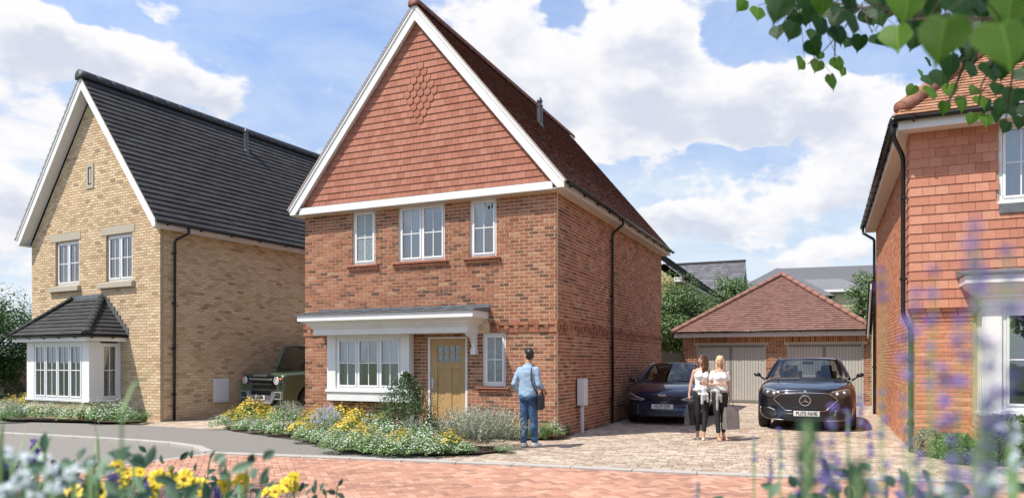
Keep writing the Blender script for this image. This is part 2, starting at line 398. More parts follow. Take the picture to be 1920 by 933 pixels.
class Bricks:
    """bricks of one building: the 300 that show largest are parts, the rest are joined per wall"""
    def __init__(s, frame, m, name='brick', top=300, L=.211, Hh=.060, course=.075, joint=.014, stuffname='brickwork', proud=.006):
        s.fr, s.m, s.name, s.top = frame, m, name, top
        s.L, s.H, s.c, s.j, s.sn, s.proud = L, Hh, course, joint, stuffname, proud
        s.items = []
    def wall(s, parent, axis, c0, a0, a1, z0, z1, holes=(), clip=None, off=0, clipf=None, proud=None, visible=True):
        """axis 'f': plane y=c0 facing -y; 'r': plane x=c0 facing +x; 'l': plane x=c0 facing -x"""
        nrow = int(round((z1-z0)/s.c)); pr = s.proud if proud is None else proud
        for r in range(nrow):
            z = z0 + r*s.c; zt = z + s.H
            if zt > z1+.012: break
            lo, hi = a0, a1
            if clip: lo, hi = clip(zt); 
            if hi-lo < .05: continue
            step = s.L+s.j; st = a0 - (step/2 if (r+off) % 2 else 0) - step*.0
            cuts = [(h[0], h[1]) for h in holes if h[2] < z+s.H*.6 and h[3] > z+s.H*.4]
            k = 0
            while st + k*step < hi:
                x = st + k*step; k += 1
                segs = [(max(x, lo), min(x+s.L, hi))]
                if segs[0][1]-segs[0][0] < .03: continue
                for c_ in cuts: segs = subtract(segs, *c_)
                for (p, q) in segs:
                    s.items.append((parent, axis, c0, p, q, z, zt, min(1, max(0, rnd())), pr + (rnd()-.5)*.003))
    def single(s, parent, axis, c0, p, q, z, zt, pr): s.items.append((parent, axis, c0, p, q, z, zt, rnd(), pr))
    def place(s, axis, c0, p, q, z, zt):
        a = (p+q)/2
        return s.fr.P(a, c0, (z+zt)/2) if axis == 'f' else s.fr.P(c0, a, (z+zt)/2)
    def finish(s, top=None, facing=True):
        top = s.top if top is None else top
        sc = []
        for i, it in enumerate(s.items):
            parent, axis, c0, p, q, z, zt, tone, pr = it
            w = s.place(axis, c0, p, q, z, zt); d = w-CAMP
            px = 960+1344*w.x/w.y; py = 676-1344*(w.z-CAMH)/w.y
            n = {'f': -s.fr.w, 'r': s.fr.u, 'l': -s.fr.u}[axis]
            vis = -d.normalized().dot(n)
            ar = (q-p)*(zt-z)*max(vis, 0)/d.length_squared
            inside = 0 < px < 1920 and 0 < py < 933 and vis > .04
            full = abs((q-p)-s.L) < .002 and abs((zt-z)-s.H) < .002 and abs(pr-s.proud) < .004
            sc.append((ar if inside and full else -1, i))
        sc.sort(reverse=True)
        single = {i for a, i in sc[:top] if a > 0}
        # shared meshes in 16 tones
        def brickmesh(tone):
            mb = MB(); L, H, e = s.L/2, s.H/2, .003
            d0, d1 = -s.proud, .02
            v = [(-L+e, d0, -H+e), (L-e, d0, -H+e), (L-e, d0, H-e), (-L+e, d0, H-e), (-L, d0+e, -H), (L, d0+e, -H), (L, d0+e, H), (-L, d0+e, H),
                 (-L, d1, -H), (L, d1, -H), (L, d1, H), (-L, d1, H)]
            f = [(0,1,2,3)] + [(4+i, 4+(i+1) % 4, (i+1) % 4, i) for i in range(4)] + [(8+i, 8+(i+1) % 4, 4+(i+1) % 4, 4+i) for i in range(4)]
            return mb.add(v, f, tone).mesh(s.name, s.m)
        meshes = [brickmesh((k+.5)/20) for k in range(20)]
        rot = {'f': 0, 'r': PI/2, 'l': -PI/2}
        joined = {}
        for i, it in enumerate(s.items):
            parent, axis, c0, p, q, z, zt, tone, pr = it
            if i in single:
                a = (p+q)/2; loc = (a, c0, (z+zt)/2) if axis == 'f' else (c0, a, (z+zt)/2)
                inst(s.name, meshes[int(tone*19.99)], parent, loc, (0, 0, rot[axis]))
            else:
                mb = joined.setdefault(parent.name, (parent, MB()))[1]
                if axis == 'f': mb.box(p, q, c0-pr, c0+.02, z, zt, tone, skip='k')
                elif axis == 'r': mb.box(c0-.02, c0+pr, p, q, z, zt, tone, skip='l')
                else: mb.box(c0-pr, c0+.02, p, q, z, zt, tone, skip='r')
        for par, mb in joined.values(): tag(mb.build(s.sn, s.m, par), kind='stuff')
def plane_wall(name, m, parent, axis, c0, a0, a1, z0, z1, holes=(), depth=.11, thick=.25, clip=None):
    """mortar face with openings and their reveals"""
    mb = MB()
    inw = {'f': 1, 'r': -1, 'l': 1}[axis]
    def P(a, d, z): return (a, c0+d*inw, z) if axis == 'f' else (c0+d*inw, a, z)
    As = sorted({a0, a1, *[h[0] for h in holes], *[h[1] for h in holes]}); Zs = sorted({z0, z1, *[h[2] for h in holes], *[h[3] for h in holes]})
    for i in range(len(As)-1):
        for j in range(len(Zs)-1):
            ca, cz = (As[i]+As[i+1])/2, (Zs[j]+Zs[j+1])/2
            if any(h[0] < ca < h[1] and h[2] < cz < h[3] for h in holes): continue
            mb.quad(P(As[i],0,Zs[j]), P(As[i+1],0,Zs[j]), P(As[i+1],0,Zs[j+1]), P(As[i],0,Zs[j+1]))
    for h in holes:
        q = [(h[0],h[2]),(h[1],h[2]),(h[1],h[3]),(h[0],h[3])]
        for k in range(4):
            (x1,zz1),(x2,zz2) = q[k], q[(k+1) % 4]
            mb.quad(P(x1,0,zz1), P(x2,0,zz2), P(x2,depth,zz2), P(x1,depth,zz1))
    if clip: mb.poly([P(a, 0, z) for a, z in clip])
    return mb.build(name, m, parent)
def window(parent, x0, x1, z0, z1, y, cols=None, hbar=(.5,), vbar=1, rz=0, glass='glass', curtain='', blind=False, fw=.055, name='window', room=True, sill=True, origin=None, loc3=None, seed=0):
    """white window in a front-facing opening, built from its own lower-left corner"""
    w, h = x1-x0, z1-z0
    cols = cols or [0, 1]
    fr = MB()
    fr.box(0, w, 0, .07, 0, fw); fr.box(0, w, 0, .07, h-fw, h); fr.box(0, fw, 0, .07, fw, h-fw); fr.box(w-fw, w, 0, .07, fw, h-fw)
    xs = [fw] + [c*w for c in cols[1:-1]] + [w-fw]
    for c in xs[1:-1]: fr.box(c-fw*.32, c+fw*.32, .0, .07, fw, h-fw)
    o = fr.build(name, 'upvc', parent, loc=loc3 or (x0, y, z0), rz=rz, bevel=.004)
    if sill: MB().box(-.02, w+.02, -.045, .02, -.035, .0).build('sill', 'upvc', o, bevel=.004)
    rr = random.Random(int((x0*77+z0*13+seed)*100))
    for k in range(len(xs)-1):
        a = xs[k] + (fw*.32 if k else 0); b = xs[k+1] - (fw*.32 if k < len(xs)-2 else 0); cw = .042
        cm = MB(); g = .003
        cm.box(a+g, b-g, -.014, .05, fw+g, fw+cw); cm.box(a+g, b-g, -.014, .05, h-fw-cw, h-fw-g)
        cm.box(a+g, a+cw, -.014, .05, fw+cw, h-fw-cw); cm.box(b-cw, b-g, -.014, .05, fw+cw, h-fw-cw)
        cm.build('casement', 'upvc', o, bevel=.004)
        ga, gb, gz0, gz1 = a+cw, b-cw, fw+cw, h-fw-cw
        MB().quad((ga,.012,gz0),(gb,.012,gz0),(gb,.012,gz1),(ga,.012,gz1)).build('pane', glass, o)
        bars = MB()
        for i in range(vbar):
            c = ga+(gb-ga)*(i+1)/(vbar+1); bars.box(c-.010, c+.010, .002, .010, gz0, gz1)
        for f_ in hbar:
            c = gz0+(gz1-gz0)*f_; bars.box(ga, gb, .0, .0085, c-.010, c+.010)
        bars.build('glazing_bar', 'upvc', o)
    if curtain:
        cu = MB(); n = 26
        for side in curtain:
            ca, cb = {'l': (fw, fw+w*.30), 'r': (w-fw-w*.30, w-fw), 'f': (fw, w-fw)}[side]
            rows = []
            for i in range(7):
                z = fw+(h-2*fw)*i/6; row = []
                for k in range(n):
                    t = k/(n-1); x = ca+(cb-ca)*t
                    if side == 'l' and i > 3: x = ca + (cb-ca)*t*(1+.12*(i-3))
                    row.append((x, .17+.022*math.sin(t*(cb-ca)*75+i*.3)+.01*rr.random(), z))
                rows.append(row)
            cu.grid(rows)
        cu.build('curtain', 'curtain', o, smooth=True)
    if blind:
        bl = MB(); zt = h-fw
        while zt > h*.52: bl.quad((fw,.11,zt),(w-fw,.11,zt),(w-fw,.13,zt-.022),(fw,.13,zt-.022)); zt -= .034
        bl.build('blind', 'blind', o)
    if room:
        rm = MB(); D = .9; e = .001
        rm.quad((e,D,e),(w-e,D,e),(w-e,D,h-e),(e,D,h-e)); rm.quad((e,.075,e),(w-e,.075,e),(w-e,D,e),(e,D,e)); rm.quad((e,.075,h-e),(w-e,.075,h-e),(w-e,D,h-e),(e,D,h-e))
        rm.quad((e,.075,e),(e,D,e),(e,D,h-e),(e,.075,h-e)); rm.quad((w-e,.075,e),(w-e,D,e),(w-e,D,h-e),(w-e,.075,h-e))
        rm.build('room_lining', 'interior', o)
    return o
def tile_slope(mb, o, e, s, width, length, tw, gauge, th=.02, clip=None, gap=.003, stag=True, jit=.004, base=True, wob=0, ends=0):
    """rows of tiles laid from the eave corner o along e, up the slope s (unit vectors); clip(t) gives the x range at slope distance t"""
    o, e, s = Vector(o), Vector(e).normalized(), Vector(s).normalized(); n = e.cross(s).normalized()
    if n.z < 0: n = -n
    nr = int(math.ceil(length/gauge))
    for r in range(nr):
        t0 = r*gauge; t1 = min(t0+gauge+.01, length)
        lo, hi = clip(min(t0+gauge*.5, length)) if clip else (0, width)
        if hi-lo < .02: continue
        k0 = math.floor(lo/tw) - 1; x = k0*tw + (tw/2 if stag and r % 2 else 0)
        while x < hi:
            a, b = max(x, lo), min(x+tw-gap, hi); x += tw
            if b-a < .02: continue
            j = (rnd()-.5)*jit; h0 = th*(1+(rnd()-.5)*.25)
            A = o+e*a+s*(t0+j)+n*h0; B = o+e*b+s*(t0+j)+n*h0; Cc = o+e*b+s*t1+n*th*.15; D = o+e*a+s*t1+n*th*.15
            A0 = o+e*a+s*(t0+j); B0 = o+e*b+s*(t0+j)
            mb.add([A, B, Cc, D, A0, B0], [(0,1,2,3), (4,5,1,0), (0,3,4), (1,5,2)], rnd())
    if base:
        pts = []
        if clip:
            ks = [0, length*.5, length]
            L_ = [clip(k) for k in ks]; pts = [o+e*l[0]+s*k for l, k in zip(L_, ks)] + [o+e*l[1]+s*k for l, k in reversed(list(zip(L_, ks)))]
        else: pts = [o, o+e*width, o+e*width+s*length, o+s*length]
        mb.poly(pts, .3)
def downpipe(parent, pts, r=.034, clips=(), name='downpipe', face=(0, 1, 0)):
    o = MB().tube(pts, r, 12).build(name, 'black_plastic', parent, smooth=True)
    for (x, y, z) in clips:
        MB().box(x-r*1.5, x+r*1.5, y-r*1.3, y+r*1.3, z-.02, z+.02).build('pipe_clip', 'black_plastic', o, bevel=.006)
    return o
def gutter(parent, p, q, r=.055, nb=12, out=(1,0,0), name='gutter', thick=.004):
    p, q, out = Vector(p), Vector(q), Vector(out); rows = []
    for k in range(9):
        a = PI*k/8; d = out*(-math.cos(a))*r + Vector((0,0,-math.sin(a)*r*.95)); rows.append([p+d, q+d])
    o = MB().grid(rows).build(name, 'black_plastic', parent, smooth=True, solid=thick)
    for k in range(nb):
        t = (k+.3)/nb; c = p.lerp(q, t); e = (q-p).normalized()*.018
        mb = MB(); ring = []
        for i in range(9):
            a = PI*i/8
            for rr_ in (r*1.04, r*1.3): pass
            ring.append(c + out*(-math.cos(a))*r*1.18 + Vector((0,0,-math.sin(a)*r*1.15)))
        mb.grid([[x-e for x in ring], [x+e for x in ring]])
        mb.obox(c - out*r*1.05+Vector((0,0,-.03)), out*.012, e, (0,0,.045))
        mb.build('gutter_bracket', 'black_plastic', o, solid=.006)
    return o
def ridge_tiles(parent, p, q, n, r=.11, m='brown_roof', name='ridge_tile', end=True, lift=0, squash=.8):
    p, q = Vector(p), Vector(q); d = (q-p).normalized(); side = d.cross(Vector((0,0,1))).normalized(); up = side.cross(d).normalized()
    L = (q-p).length/n
    prof = lambda c, rr: [c + side*math.cos(a)*rr + up*math.sin(a)*rr*squash for a in [PI*(-.12+1.24*k/10) for k in range(11)]]
    for k in range(n):
        a = p+d*L*k; b = p+d*(L*(k+1)-.006); t = rnd()
        mb = MB(); mb.grid([prof(a, r*1.03), prof(b, r)], t)
        if k == 0 and end: mb.poly(prof(a, r*1.03), t)
        mb.build(name, m, parent, solid=.012, smooth=False, auto=1.0)
def flue(parent, x, y, z0, z1, m='black_plastic'):
    h = z1-z0
    o = MB().lathe([(.075, -.25), (.075, h*.72), (.062, h*.72), (.055, h*.86), (.075, h*.86), (.075, h*.90), (.03, h)], 18, origin=(x, y, z0)).build('flue', 'flue_metal', parent, auto=.6)
    MB().lathe([(.13, -.10), (.085, .10)], 18, origin=(x, y, z0)).build('flue_flashing', 'lead', o, smooth=True)
    MB().lathe([(.085, h*.70), (.085, h*.745)], 18, origin=(x, y, z0)).build('flue_collar', 'flue_metal', o, solid=.01)
    return o
def rowrect(xl, xr, y0, prof):
    """mitred moulding round three sides: prof = (out, z)"""
    return [[(xl-o, 0.001, z), (xl-o, y0-o, z), (xr+o, y0-o, z), (xr+o, 0.001, z)] for o, z in prof]

# ================================================================== HOUSE 1: red brick, tile-hung gable
F1 = Frame(.9044, 14.645, 24.1)
H1 = thing('detached_house', 'red brick house with steep tile hung gable, white bargeboards and oak front door', 'house', F1.loc(), F1.rz)
Wd, Ln, WT = 6.448, 9.82, 5.075; CX1 = -3.224
holes1 = [(-5.064, -4.43, 3.80, 5.075), (-3.811, -2.604, 3.80, 5.075), (-1.992, -1.351, 3.80, 5.075), (-1.680, -1.136, 1.04, 2.175), (-3.035, -2.045, 0, 2.12), (-5.40, -3.60, .93, 2.165)]
wf = plane_wall('front_wall', 'red_mortar', H1, 'f', 0, -Wd, 0, 0, WT, holes1)
ws_ = plane_wall('side_wall', 'red_mortar', H1, 'r', 0, 0, Ln, 0, WT)
bk = MB(); bk.quad((-Wd,0,0),(-Wd,Ln,0),(-Wd,Ln,WT),(-Wd,0,WT)); bk.poly([(-Wd,Ln,0),(0,Ln,0),(0,Ln,WT),(CX1,Ln,9.0),(-Wd,Ln,WT)])
wb = bk.build('rear_wall', 'red_mortar', H1)
B1 = Bricks(F1, 'red_brick')
hb = [(a-.0, b+.0, c, d) for a, b, c, d in holes1]
bandzones = [(-1.53, .02, 2.17, 2.405), (-Wd-.02, -5.9, 2.17, 2.405), (-6.0, -1.55, 2.18, 2.76)]
B1.wall(wf, 'f', 0, -Wd, .006, .004, WT, hb+bandzones)
B1.wall(ws_, 'r', 0, .105, Ln, .004, WT, [(0, Ln, 2.17, 2.405)])
B1.wall(wb, 'l', -Wd, 0, Ln, .004, WT)
# projecting band: two stretcher courses with a dentil course of headers between
for axis, c0, a0, a1, par in (('f', 0, -1.50, .03, wf), ('f', 0, -Wd-.03, -5.83, wf), ('r', 0, .1, Ln, ws_)):
    for z, pr in ((2.18, .028), (2.33, .034)):
        a = a0
        while a < a1-.04: B1.single(par, axis, c0, a, min(a+.215, a1), z, z+.065, pr); a += .225
    a = a0; k = 0
    while a < a1-.04: B1.single(par, axis, c0, a, min(a+.1025, a1), 2.255, 2.32, .03 if k % 2 else .008); a += .1125; k += 1
B1.finish()
# window sills: clay tile creasing over a row of brick headers
for (a, b, c, d) in holes1[:4]:
    o = MB().box(a-.13, b+.10, -.085, .02, c-.045, c-.025, .6).build('sill_tile', 'clay_tile', H1)
    x = a-.11
    while x < b+.06:
        inst_m = MB().box(x, x+.055, -.06, .01, c-.112, c-.047, .25+.5*rnd()).build('sill_brick', 'red_brick', o); x += .066
W1 = [window(H1, *holes1[0][:2], 3.80, 5.06, .045, [0, 1], glass='obscure'),
      window(H1, *holes1[1][:2], 3.80, 5.06, .045, [0, .5, 1], curtain='lf'[:1]),
      window(H1, *holes1[2][:2], 3.80, 5.06, .045, [0, 1], curtain='l'),
      window(H1, *holes1[3][:2], 1.04, 2.175, .045, [0, 1], glass='obscure')]
# bay window under the canopy
bay = MB().box(-5.644, -5.40, -.2, .0, .93, 2.17).box(-3.60, -3.395, -.2, .0, .93, 2.17).box(-5.40, -3.60, -.2, .0, 2.13, 2.17).build('bay_window', 'white', H1, bevel=.006)
MB().box(-5.665, -3.375, -.235, 0, .86, .928).build('bay_sill', 'upvc', bay, bevel=.008)
MB().box(-5.644, -3.395, -.205, 0, .66, .858).build('apron', 'white', bay, bevel=.006)
window(H1, -5.40, -3.60, .93, 2.13, -.165, [0, 1/3, 2/3, 1], curtain='lr', sill=False, seed=3)
# canopy: frieze, cornice and lead roof with rolls
cx0, cx1 = -5.80, -1.785
cp = MB()
prof = [(0, 2.172), (0, 2.318), (.035, 2.320), (.035, 2.362), (.075, 2.364), (.080, 2.375), (.095, 2.40), (.125, 2.43), (.165, 2.448), (.195, 2.455), (.195, 2.478), (.25, 2.482), (.25, 2.62)]
cp.grid(rowrect(cx0, cx1, -.5, prof)); cp.quad((cx0,0,2.172),(cx0,-.5,2.172),(cx1,-.5,2.172),(cx1,0,2.172))
cp.quad((cx0-.25,0,2.62),(cx0-.25,-.75,2.62),(cx1+.25,-.75,2.62),(cx1+.25,0,2.62))
canopy = cp.build('canopy', 'white', H1, fix=True, auto=.35)
lm = MB(); A, B_ = cx0-.285, cx1+.29
lm.prism([(A,-.785,2.622),(A,-.785,2.652),(A,-.02,2.725),(A,-.02,2.622)], (B_-A, 0, 0))
ld = lm.build('lead_roof', 'lead', canopy, fix=True)
k = A+.28
while k < B_-.1:
    MB().tube([(k,-.79,2.655),(k,-.4,2.695),(k,-.025,2.728)], .018, 8).build('lead_roll', 'lead', canopy, smooth=True); k += .53
MB().box(A+.05, B_-.02, -.02, -.008, 2.60, 2.79).build('flashing', 'lead', canopy)
# scroll bracket
br = MB(); pr_ = [(-.0,2.168),(-.40,2.168),(-.42,2.14),(-.40,2.11),(-.34,2.10),(-.27,2.08),(-.19,2.03),(-.14,1.95),(-.125,1.86),(-.135,1.80),(-.13,1.74),(-.10,1.73),(0,1.73)]
br.prism([(-1.885, y, z) for y, z in pr_], (.085, 0, 0))
bro = br.build('scroll_bracket', 'white', H1, fix=True, bevel=.008)
MB().box(-1.9, -1.785, -.44, 0, 2.145, 2.1715).build('bracket_cap', 'white', bro, bevel=.006)
MB().box(-1.9, -1.785, -.15, 0, 1.715, 1.84).build('bracket_foot', 'white', bro, bevel=.006)
# oak door
dm = MB(); x0, x1 = -3.035, -2.045
dm.box(x0, x0+.055, .0, .09, 0, 2.12).box(x1-.055, x1, .0, .09, 0, 2.12).box(x0+.055, x1-.055, .0, .09, 2.065, 2.12)
door = dm.build('door', 'white', H1, bevel=.004)
lx0, lx1 = -2.978, -2.102; leaf = MB(); gx0, gx1, gz0, gz1 = -2.81, -2.235, 1.555, 1.915
leaf.box(lx0, gx0, .03, .075, .02, 2.062).box(gx1, lx1, .03, .075, .02, 2.062).box(gx0, gx1, .03, .075, gz1, 2.062).box(gx0, gx1, .03, .075, 1.405, gz0).box(gx0, gx1, .03, .075, .02, .25)
leaf.box(-2.605, -2.45, .03, .075, .25, 1.405)
leaf.box(gx0, -2.605, .045, .07, .25, 1.405).box(-2.45, gx1, .045, .07, .25, 1.405)
lf = leaf.build('door_leaf', 'oak', door, bevel=.003)
MB().quad((gx0,.05,gz0),(gx1,.05,gz0),(gx1,.05,gz1),(gx0,.05,gz1)).build('pane', 'obscure', door)
gb = MB()
for i in (1,2,3): x = gx0+(gx1-gx0)*i/4; gb.box(x-.009, x+.009, .035, .049, gz0, gz1)
gb.box(gx0, gx1, .034, .0485, (gz0+gz1)/2-.009, (gz0+gz1)/2+.009)
gb.build('glazing_bar', 'oak', door)
h_ = MB().box(-2.945, -2.905, .018, .03, .96, 1.2); h_.tube([(-2.925,.02,1.11),(-2.925,-.03,1.11),(-2.92,-.035,1.11),(-2.80,-.035,1.11)], .010, 8)
h_.build('handle', 'steel', door)
MB().box(x0-.02, x1+.02, -.1, .03, 0, .035).build('doorstep', 'stone', H1, bevel=.01)
# gable: tile hanging with a diamond of scalloped tiles
GZ, SL = 5.20, 1.2; gy = -.13
gm = MB(); gm.poly([(-Wd+.0,gy+.02,GZ-.1),(0,gy+.02,GZ-.1),(0,gy+.02,5.2),(CX1,gy+.02,9.08),(-Wd,gy+.02,5.2)]); gm.quad((-Wd,gy+.02,5.04),(0,gy+.02,5.04),(0,0.02,5.04),(-Wd,0.02,5.04))
gab = gm.build('gable_wall', 'red_mortar', H1)
tw, tg = .173, .148
def hung_tile(tone, scallop=False, w=None, gauge=None):
    mb = MB(); w = (w or tw)-.005; g = gauge or tg; th = .021
    if not scallop:
        mb.add([(-w/2,-th,0),(w/2,-th,0),(w/2,-.002,g+.03),(-w/2,-.002,g+.03),(-w/2,.0,0),(w/2,0,0)], [(0,1,2,3),(4,5,1,0),(0,3,4),(1,5,2)], tone)
    else:
        w -= .012; n = 10; arc = [(-w/2*math.cos(PI*k/n), w*.5*(1-math.sin(PI*k/n))) for k in range(n+1)]
        th = .026; fr_ = [(x, -th, z-.03) for x, z in arc] + [(w/2,-.004,g+.03),(-w/2,-.004,g+.03)]; bkp = [(x, .0, z) for x, _, z in fr_[:n+1]]
        vs = fr_+bkp; fs = [tuple(range(n+3))] + [(n+3+i, n+4+i, i+1, i) for i in range(n)]
        mb.add(vs, fs, tone)
    return mb.mesh('hung_tile' if not scallop else 'scalloped_tile', 'clay_tile')
HT = [hung_tile((k+.5)/8) for k in range(8)]; HS = [hung_tile((k+.5)/8, True) for k in range(4)]
tiles = []; nrows = int((9.06-GZ)/tg)+1
for r in range(nrows):
    z = GZ+.005+r*tg; half = (9.07-z-tg*.2)/SL
    x = CX1 - 22*tw + (tw/2 if r % 2 else 0)
    while x < CX1+half+.0:
        if x-tw/2 > CX1-half-.1 and x+tw/2 < CX1+half+.1: tiles.append((r, x, z))
        x += tw
rc = 11
def in_diamond(r, x):
    k = r-rc
    return 0 <= k <= 8 and abs(x-(CX1+DXO)) < (min(k, 8-k)+.9)*tw/2
DXO = tw/2 if rc % 2 else 0
tiles = [t for t in tiles]
scored = sorted(tiles, key=lambda t: (0 if in_diamond(t[0], t[1]) else 1, (F1.P(t[1], gy, t[2])-CAMP).length))
tj = MB()
for i, (r, x, z) in enumerate(scored):
    ty = gy + (rnd()-.5)*.002
    if in_diamond(r, x): inst('scalloped_tile', HS[int(rnd()*3.99)], gab, (x, ty, z), (0, 0, (rnd()-.5)*.01))
    elif i < 300: inst('hung_tile', HT[int(rnd()*7.99)], gab, (x, ty, z+(rnd()-.5)*.003), (0, (rnd()-.5)*.008, 0))
    else:
        w = tw-.005; th = .021
        tj.add([(x-w/2,ty-th,z),(x+w/2,ty-th,z),(x+w/2,ty-.002,z+tg+.03),(x-w/2,ty-.002,z+tg+.03),(x-w/2,ty,z),(x+w/2,ty,z)], [(0,1,2,3),(4,5,1,0),(0,3,4),(1,5,2)], rnd())
tag(tj.build('tile_hanging', 'clay_tile', gab), kind='stuff')
def gable_trim(H, cx, half, wt, apex_in, depthv, sl, ov, side, ybk, lwall, board=True, wdt=6.45):
    """bargeboards, boxed eaves, fascias and soffits of a gabled house; returns the roof height at the ridge"""
    top = apex_in+depthv
    for s_ in (1, -1):
        xo = half+side; zb = wt-.025
        zi = lambda d: apex_in-sl*d
        din = (apex_in-zb)/sl
        pts = [(cx, -ov, apex_in), (cx, -ov, top), (cx+s_*xo, -ov, top-sl*xo), (cx+s_*xo, -ov, zb), (cx+s_*min(din, xo-.02), -ov, zb)]
        MB().prism(pts, (0, .035, 0)).build('bargeboard', 'white', H, fix=True, bevel=.004)
        # moulding strip along the top edge, and the pale verge mortar over it
        q = [(cx, top-.07), (cx, top+.012), (cx+s_*(xo+.01), top+.012-sl*(xo+.01)), (cx+s_*(xo+.01), top-.07-sl*(xo+.01))]
        MB().prism([(x, -ov-.018, z) for x, z in q], (0, .017, 0)).build('barge_trim', 'white', H, fix=True)
        q = [(cx, top+.013), (cx, top+.05), (cx+s_*(xo+.05), top+.05-sl*(xo+.05)), (cx+s_*(xo+.05), top+.013-sl*(xo+.05))]
        MB().prism([(x, -ov-.03, z) for x, z in q], (0, .10, 0)).build('verge_mortar', 'verge', H, fix=True)
        # sloping soffit behind the bargeboard
        MB().quad((cx, -ov+.036, apex_in+.03), (cx+s_*(din), -ov+.036, zb+.03), (cx+s_*din, .0, zb+.03), (cx, 0, apex_in+.03)).build('gable_soffit', 'white', H, solid=.02)
        x1_ = cx+s_*(half-.002); x2_ = cx+s_*xo
        MB().box(min(x1_, x2_), max(x1_, x2_), -ov+.036, lwall+.2, zb, zb+.018).build('eaves_soffit', 'soffit', H)
        xa = x2_-s_*.022
        MB().box(min(xa, x2_), max(xa, x2_), -ov+.036, lwall+.2, zb-.012, top-sl*xo-.0).build('fascia', 'white', H, bevel=.003)
    return top
top1 = gable_trim(H1, CX1, 3.224, WT, 9.05, .33, 1.2, .25, .26, 0, Ln)
MB().box(-Wd-.0, .0, -.22, -.185, 5.045, 5.20).build('gable_board', 'white', H1, bevel=.004)
MB().box(-Wd-.0, .0, -.215, .0, 5.046, 5.06).build('gable_board_soffit', 'white', H1)
MB().box(-Wd-.0, .0, -.205, -.13, 5.20, 5.212).build('board_flashing', 'lead', H1)
ra = math.atan(1.2); c_, s__ = math.cos(ra), math.sin(ra); RZ1 = top1+.05
half = 3.224+.26+.075; slen = half/c_; ylen = Ln+.25+.31
for s_ in (1, -1):
    rb = MB()
    tile_slope(rb, (CX1+s_*half, -.28, RZ1-1.2*half), (0, 1, 0), (-s_*c_, 0, s__), ylen, slen, .168, .1, th=.022)
    tag(rb.build('roof_tiles', 'brown_roof', H1), kind='stuff')
ridge_tiles(H1, (CX1, -.30, RZ1-.03), (CX1, Ln+.3, RZ1-.03), 32, r=.125, squash=1.0, m='ridge_brown')
gutter(H1, (.345, -.24, 5.165), (.345, Ln+.24, 5.165), nb=11)
downpipe(H1, [(.345,3.86,5.13),(.345,3.86,5.03),(.33,3.86,4.99),(.085,3.86,4.80),(.07,3.86,4.74),(.07,3.86,0.02)], .036, [(.06,3.86,z) for z in (4.6,3.2,1.9,.6)])
flue(H1, -1.805, 3.59, 7.62, 8.42)
# utility meter on its post beside the wall
mt = thing('meter_post', 'pale grey meter box on a post beside the red house side wall', 'meter box', F1.P(.12, 1.30, 0), F1.rz)
MB().box(-.08, .10, -.11, .11, .60, 1.19).build('meter_cabinet', 'meterbox', mt, bevel=.012)
MB().box(-.075, .085, -.118, -.1105, .63, 1.16).build('cabinet_door', 'meterbox', mt, bevel=.004)
MB().box(-.025, .035, -.03, .03, 0, .60).build('post', 'meterbox', mt, bevel=.006)

# ================================================================== HOUSE 2: buff brick, slate roof (left)
F2 = Frame(-9.10986, 18.56224, 28.5)
H2 = thing('buff_brick_house', 'buff brick house with dark slate roof and square bay window on the left', 'house', F2.loc(), F2.rz)
W2, L2, WT2, CX2 = 5.936, 9.6, 5.02, -2.968
SL2 = 1.31
holes2 = [(-4.71, -3.552, 3.745, 5.0), (-2.296, -1.149, 3.745, 5.0)]
bayhole = (-4.5, -1.7, .55, 2.05)
wf2 = plane_wall('front_wall', 'buff_mortar', H2, 'f', 0, -W2, 0, 0, WT2, holes2+[bayhole], clip=[(-W2, WT2), (0, WT2), (CX2, WT2+SL2*W2/2+.05)])
ws2_ = plane_wall('side_wall', 'buff_mortar', H2, 'r', 0, 0, L2, 0, WT2)
bk = MB(); bk.quad((-W2,0,0),(-W2,L2,0),(-W2,L2,WT2),(-W2,0,WT2)); bk.poly([(-W2,L2,0),(0,L2,0),(0,L2,WT2),(CX2,L2,8.9),(-W2,L2,WT2)])
bk.build('rear_wall', 'buff_mortar', H2)
B2 = Bricks(F2, 'buff_brick')
lint = [(-4.937, -3.46, 5.012, 5.228), (-2.506, -1.043, 5.012, 5.228), (-3.187, -2.846, 6.38, 7.07)]
sil2 = [(-4.96, -3.46, 3.56, 3.745), (-2.55, -1.03, 3.56, 3.745)]
B2.wall(wf2, 'f', 0, -W2, .006, .004, WT2+.02, holes2+lint+sil2+[(-4.7, -1.6, .3, 3.0)])
nz = .004+67*.075
B2.wall(wf2, 'f', 0, -W2, .006, nz, 9.0, lint, clip=lambda z: (max(-W2, CX2-(8.93-z)/SL2), min(.006, CX2+(8.93-z)/SL2)), off=1)
B2.wall(ws2_, 'r', 0, .105, 6.2, .004, WT2)
B2.finish()
for (a, b, c, d) in lint[:2]: MB().box(a, b, -.02, .02, c, d).build('lintel', 'stone', H2, bevel=.006)
for (a, b, c, d) in sil2: MB().prism([(a,.05,c),(a,-.11,c),(a,-.11,d-.05),(a,.05,d-.012)], (b-a,0,0)).build('stone_sill', 'stone', H2, fix=True, bevel=.006)
for h in holes2: window(H2, h[0], h[1], h[2], h[3], .06, [0, .5, 1], curtain='lr')
v_ = lint[2]; vb = MB(); vb.box(v_[0], v_[0]+.09, -.03, .02, v_[2], v_[3]).box(v_[1]-.09, v_[1], -.03, .02, v_[2], v_[3]).box(v_[0]+.09, v_[1]-.09, -.03, .02, v_[2], v_[2]+.10).box(v_[0]+.09, v_[1]-.09, -.03, .02, v_[3]-.10, v_[3])
vb.box(v_[0]+.13, v_[1]-.13, -.02, .02, v_[2]+.14, v_[3]-.14)
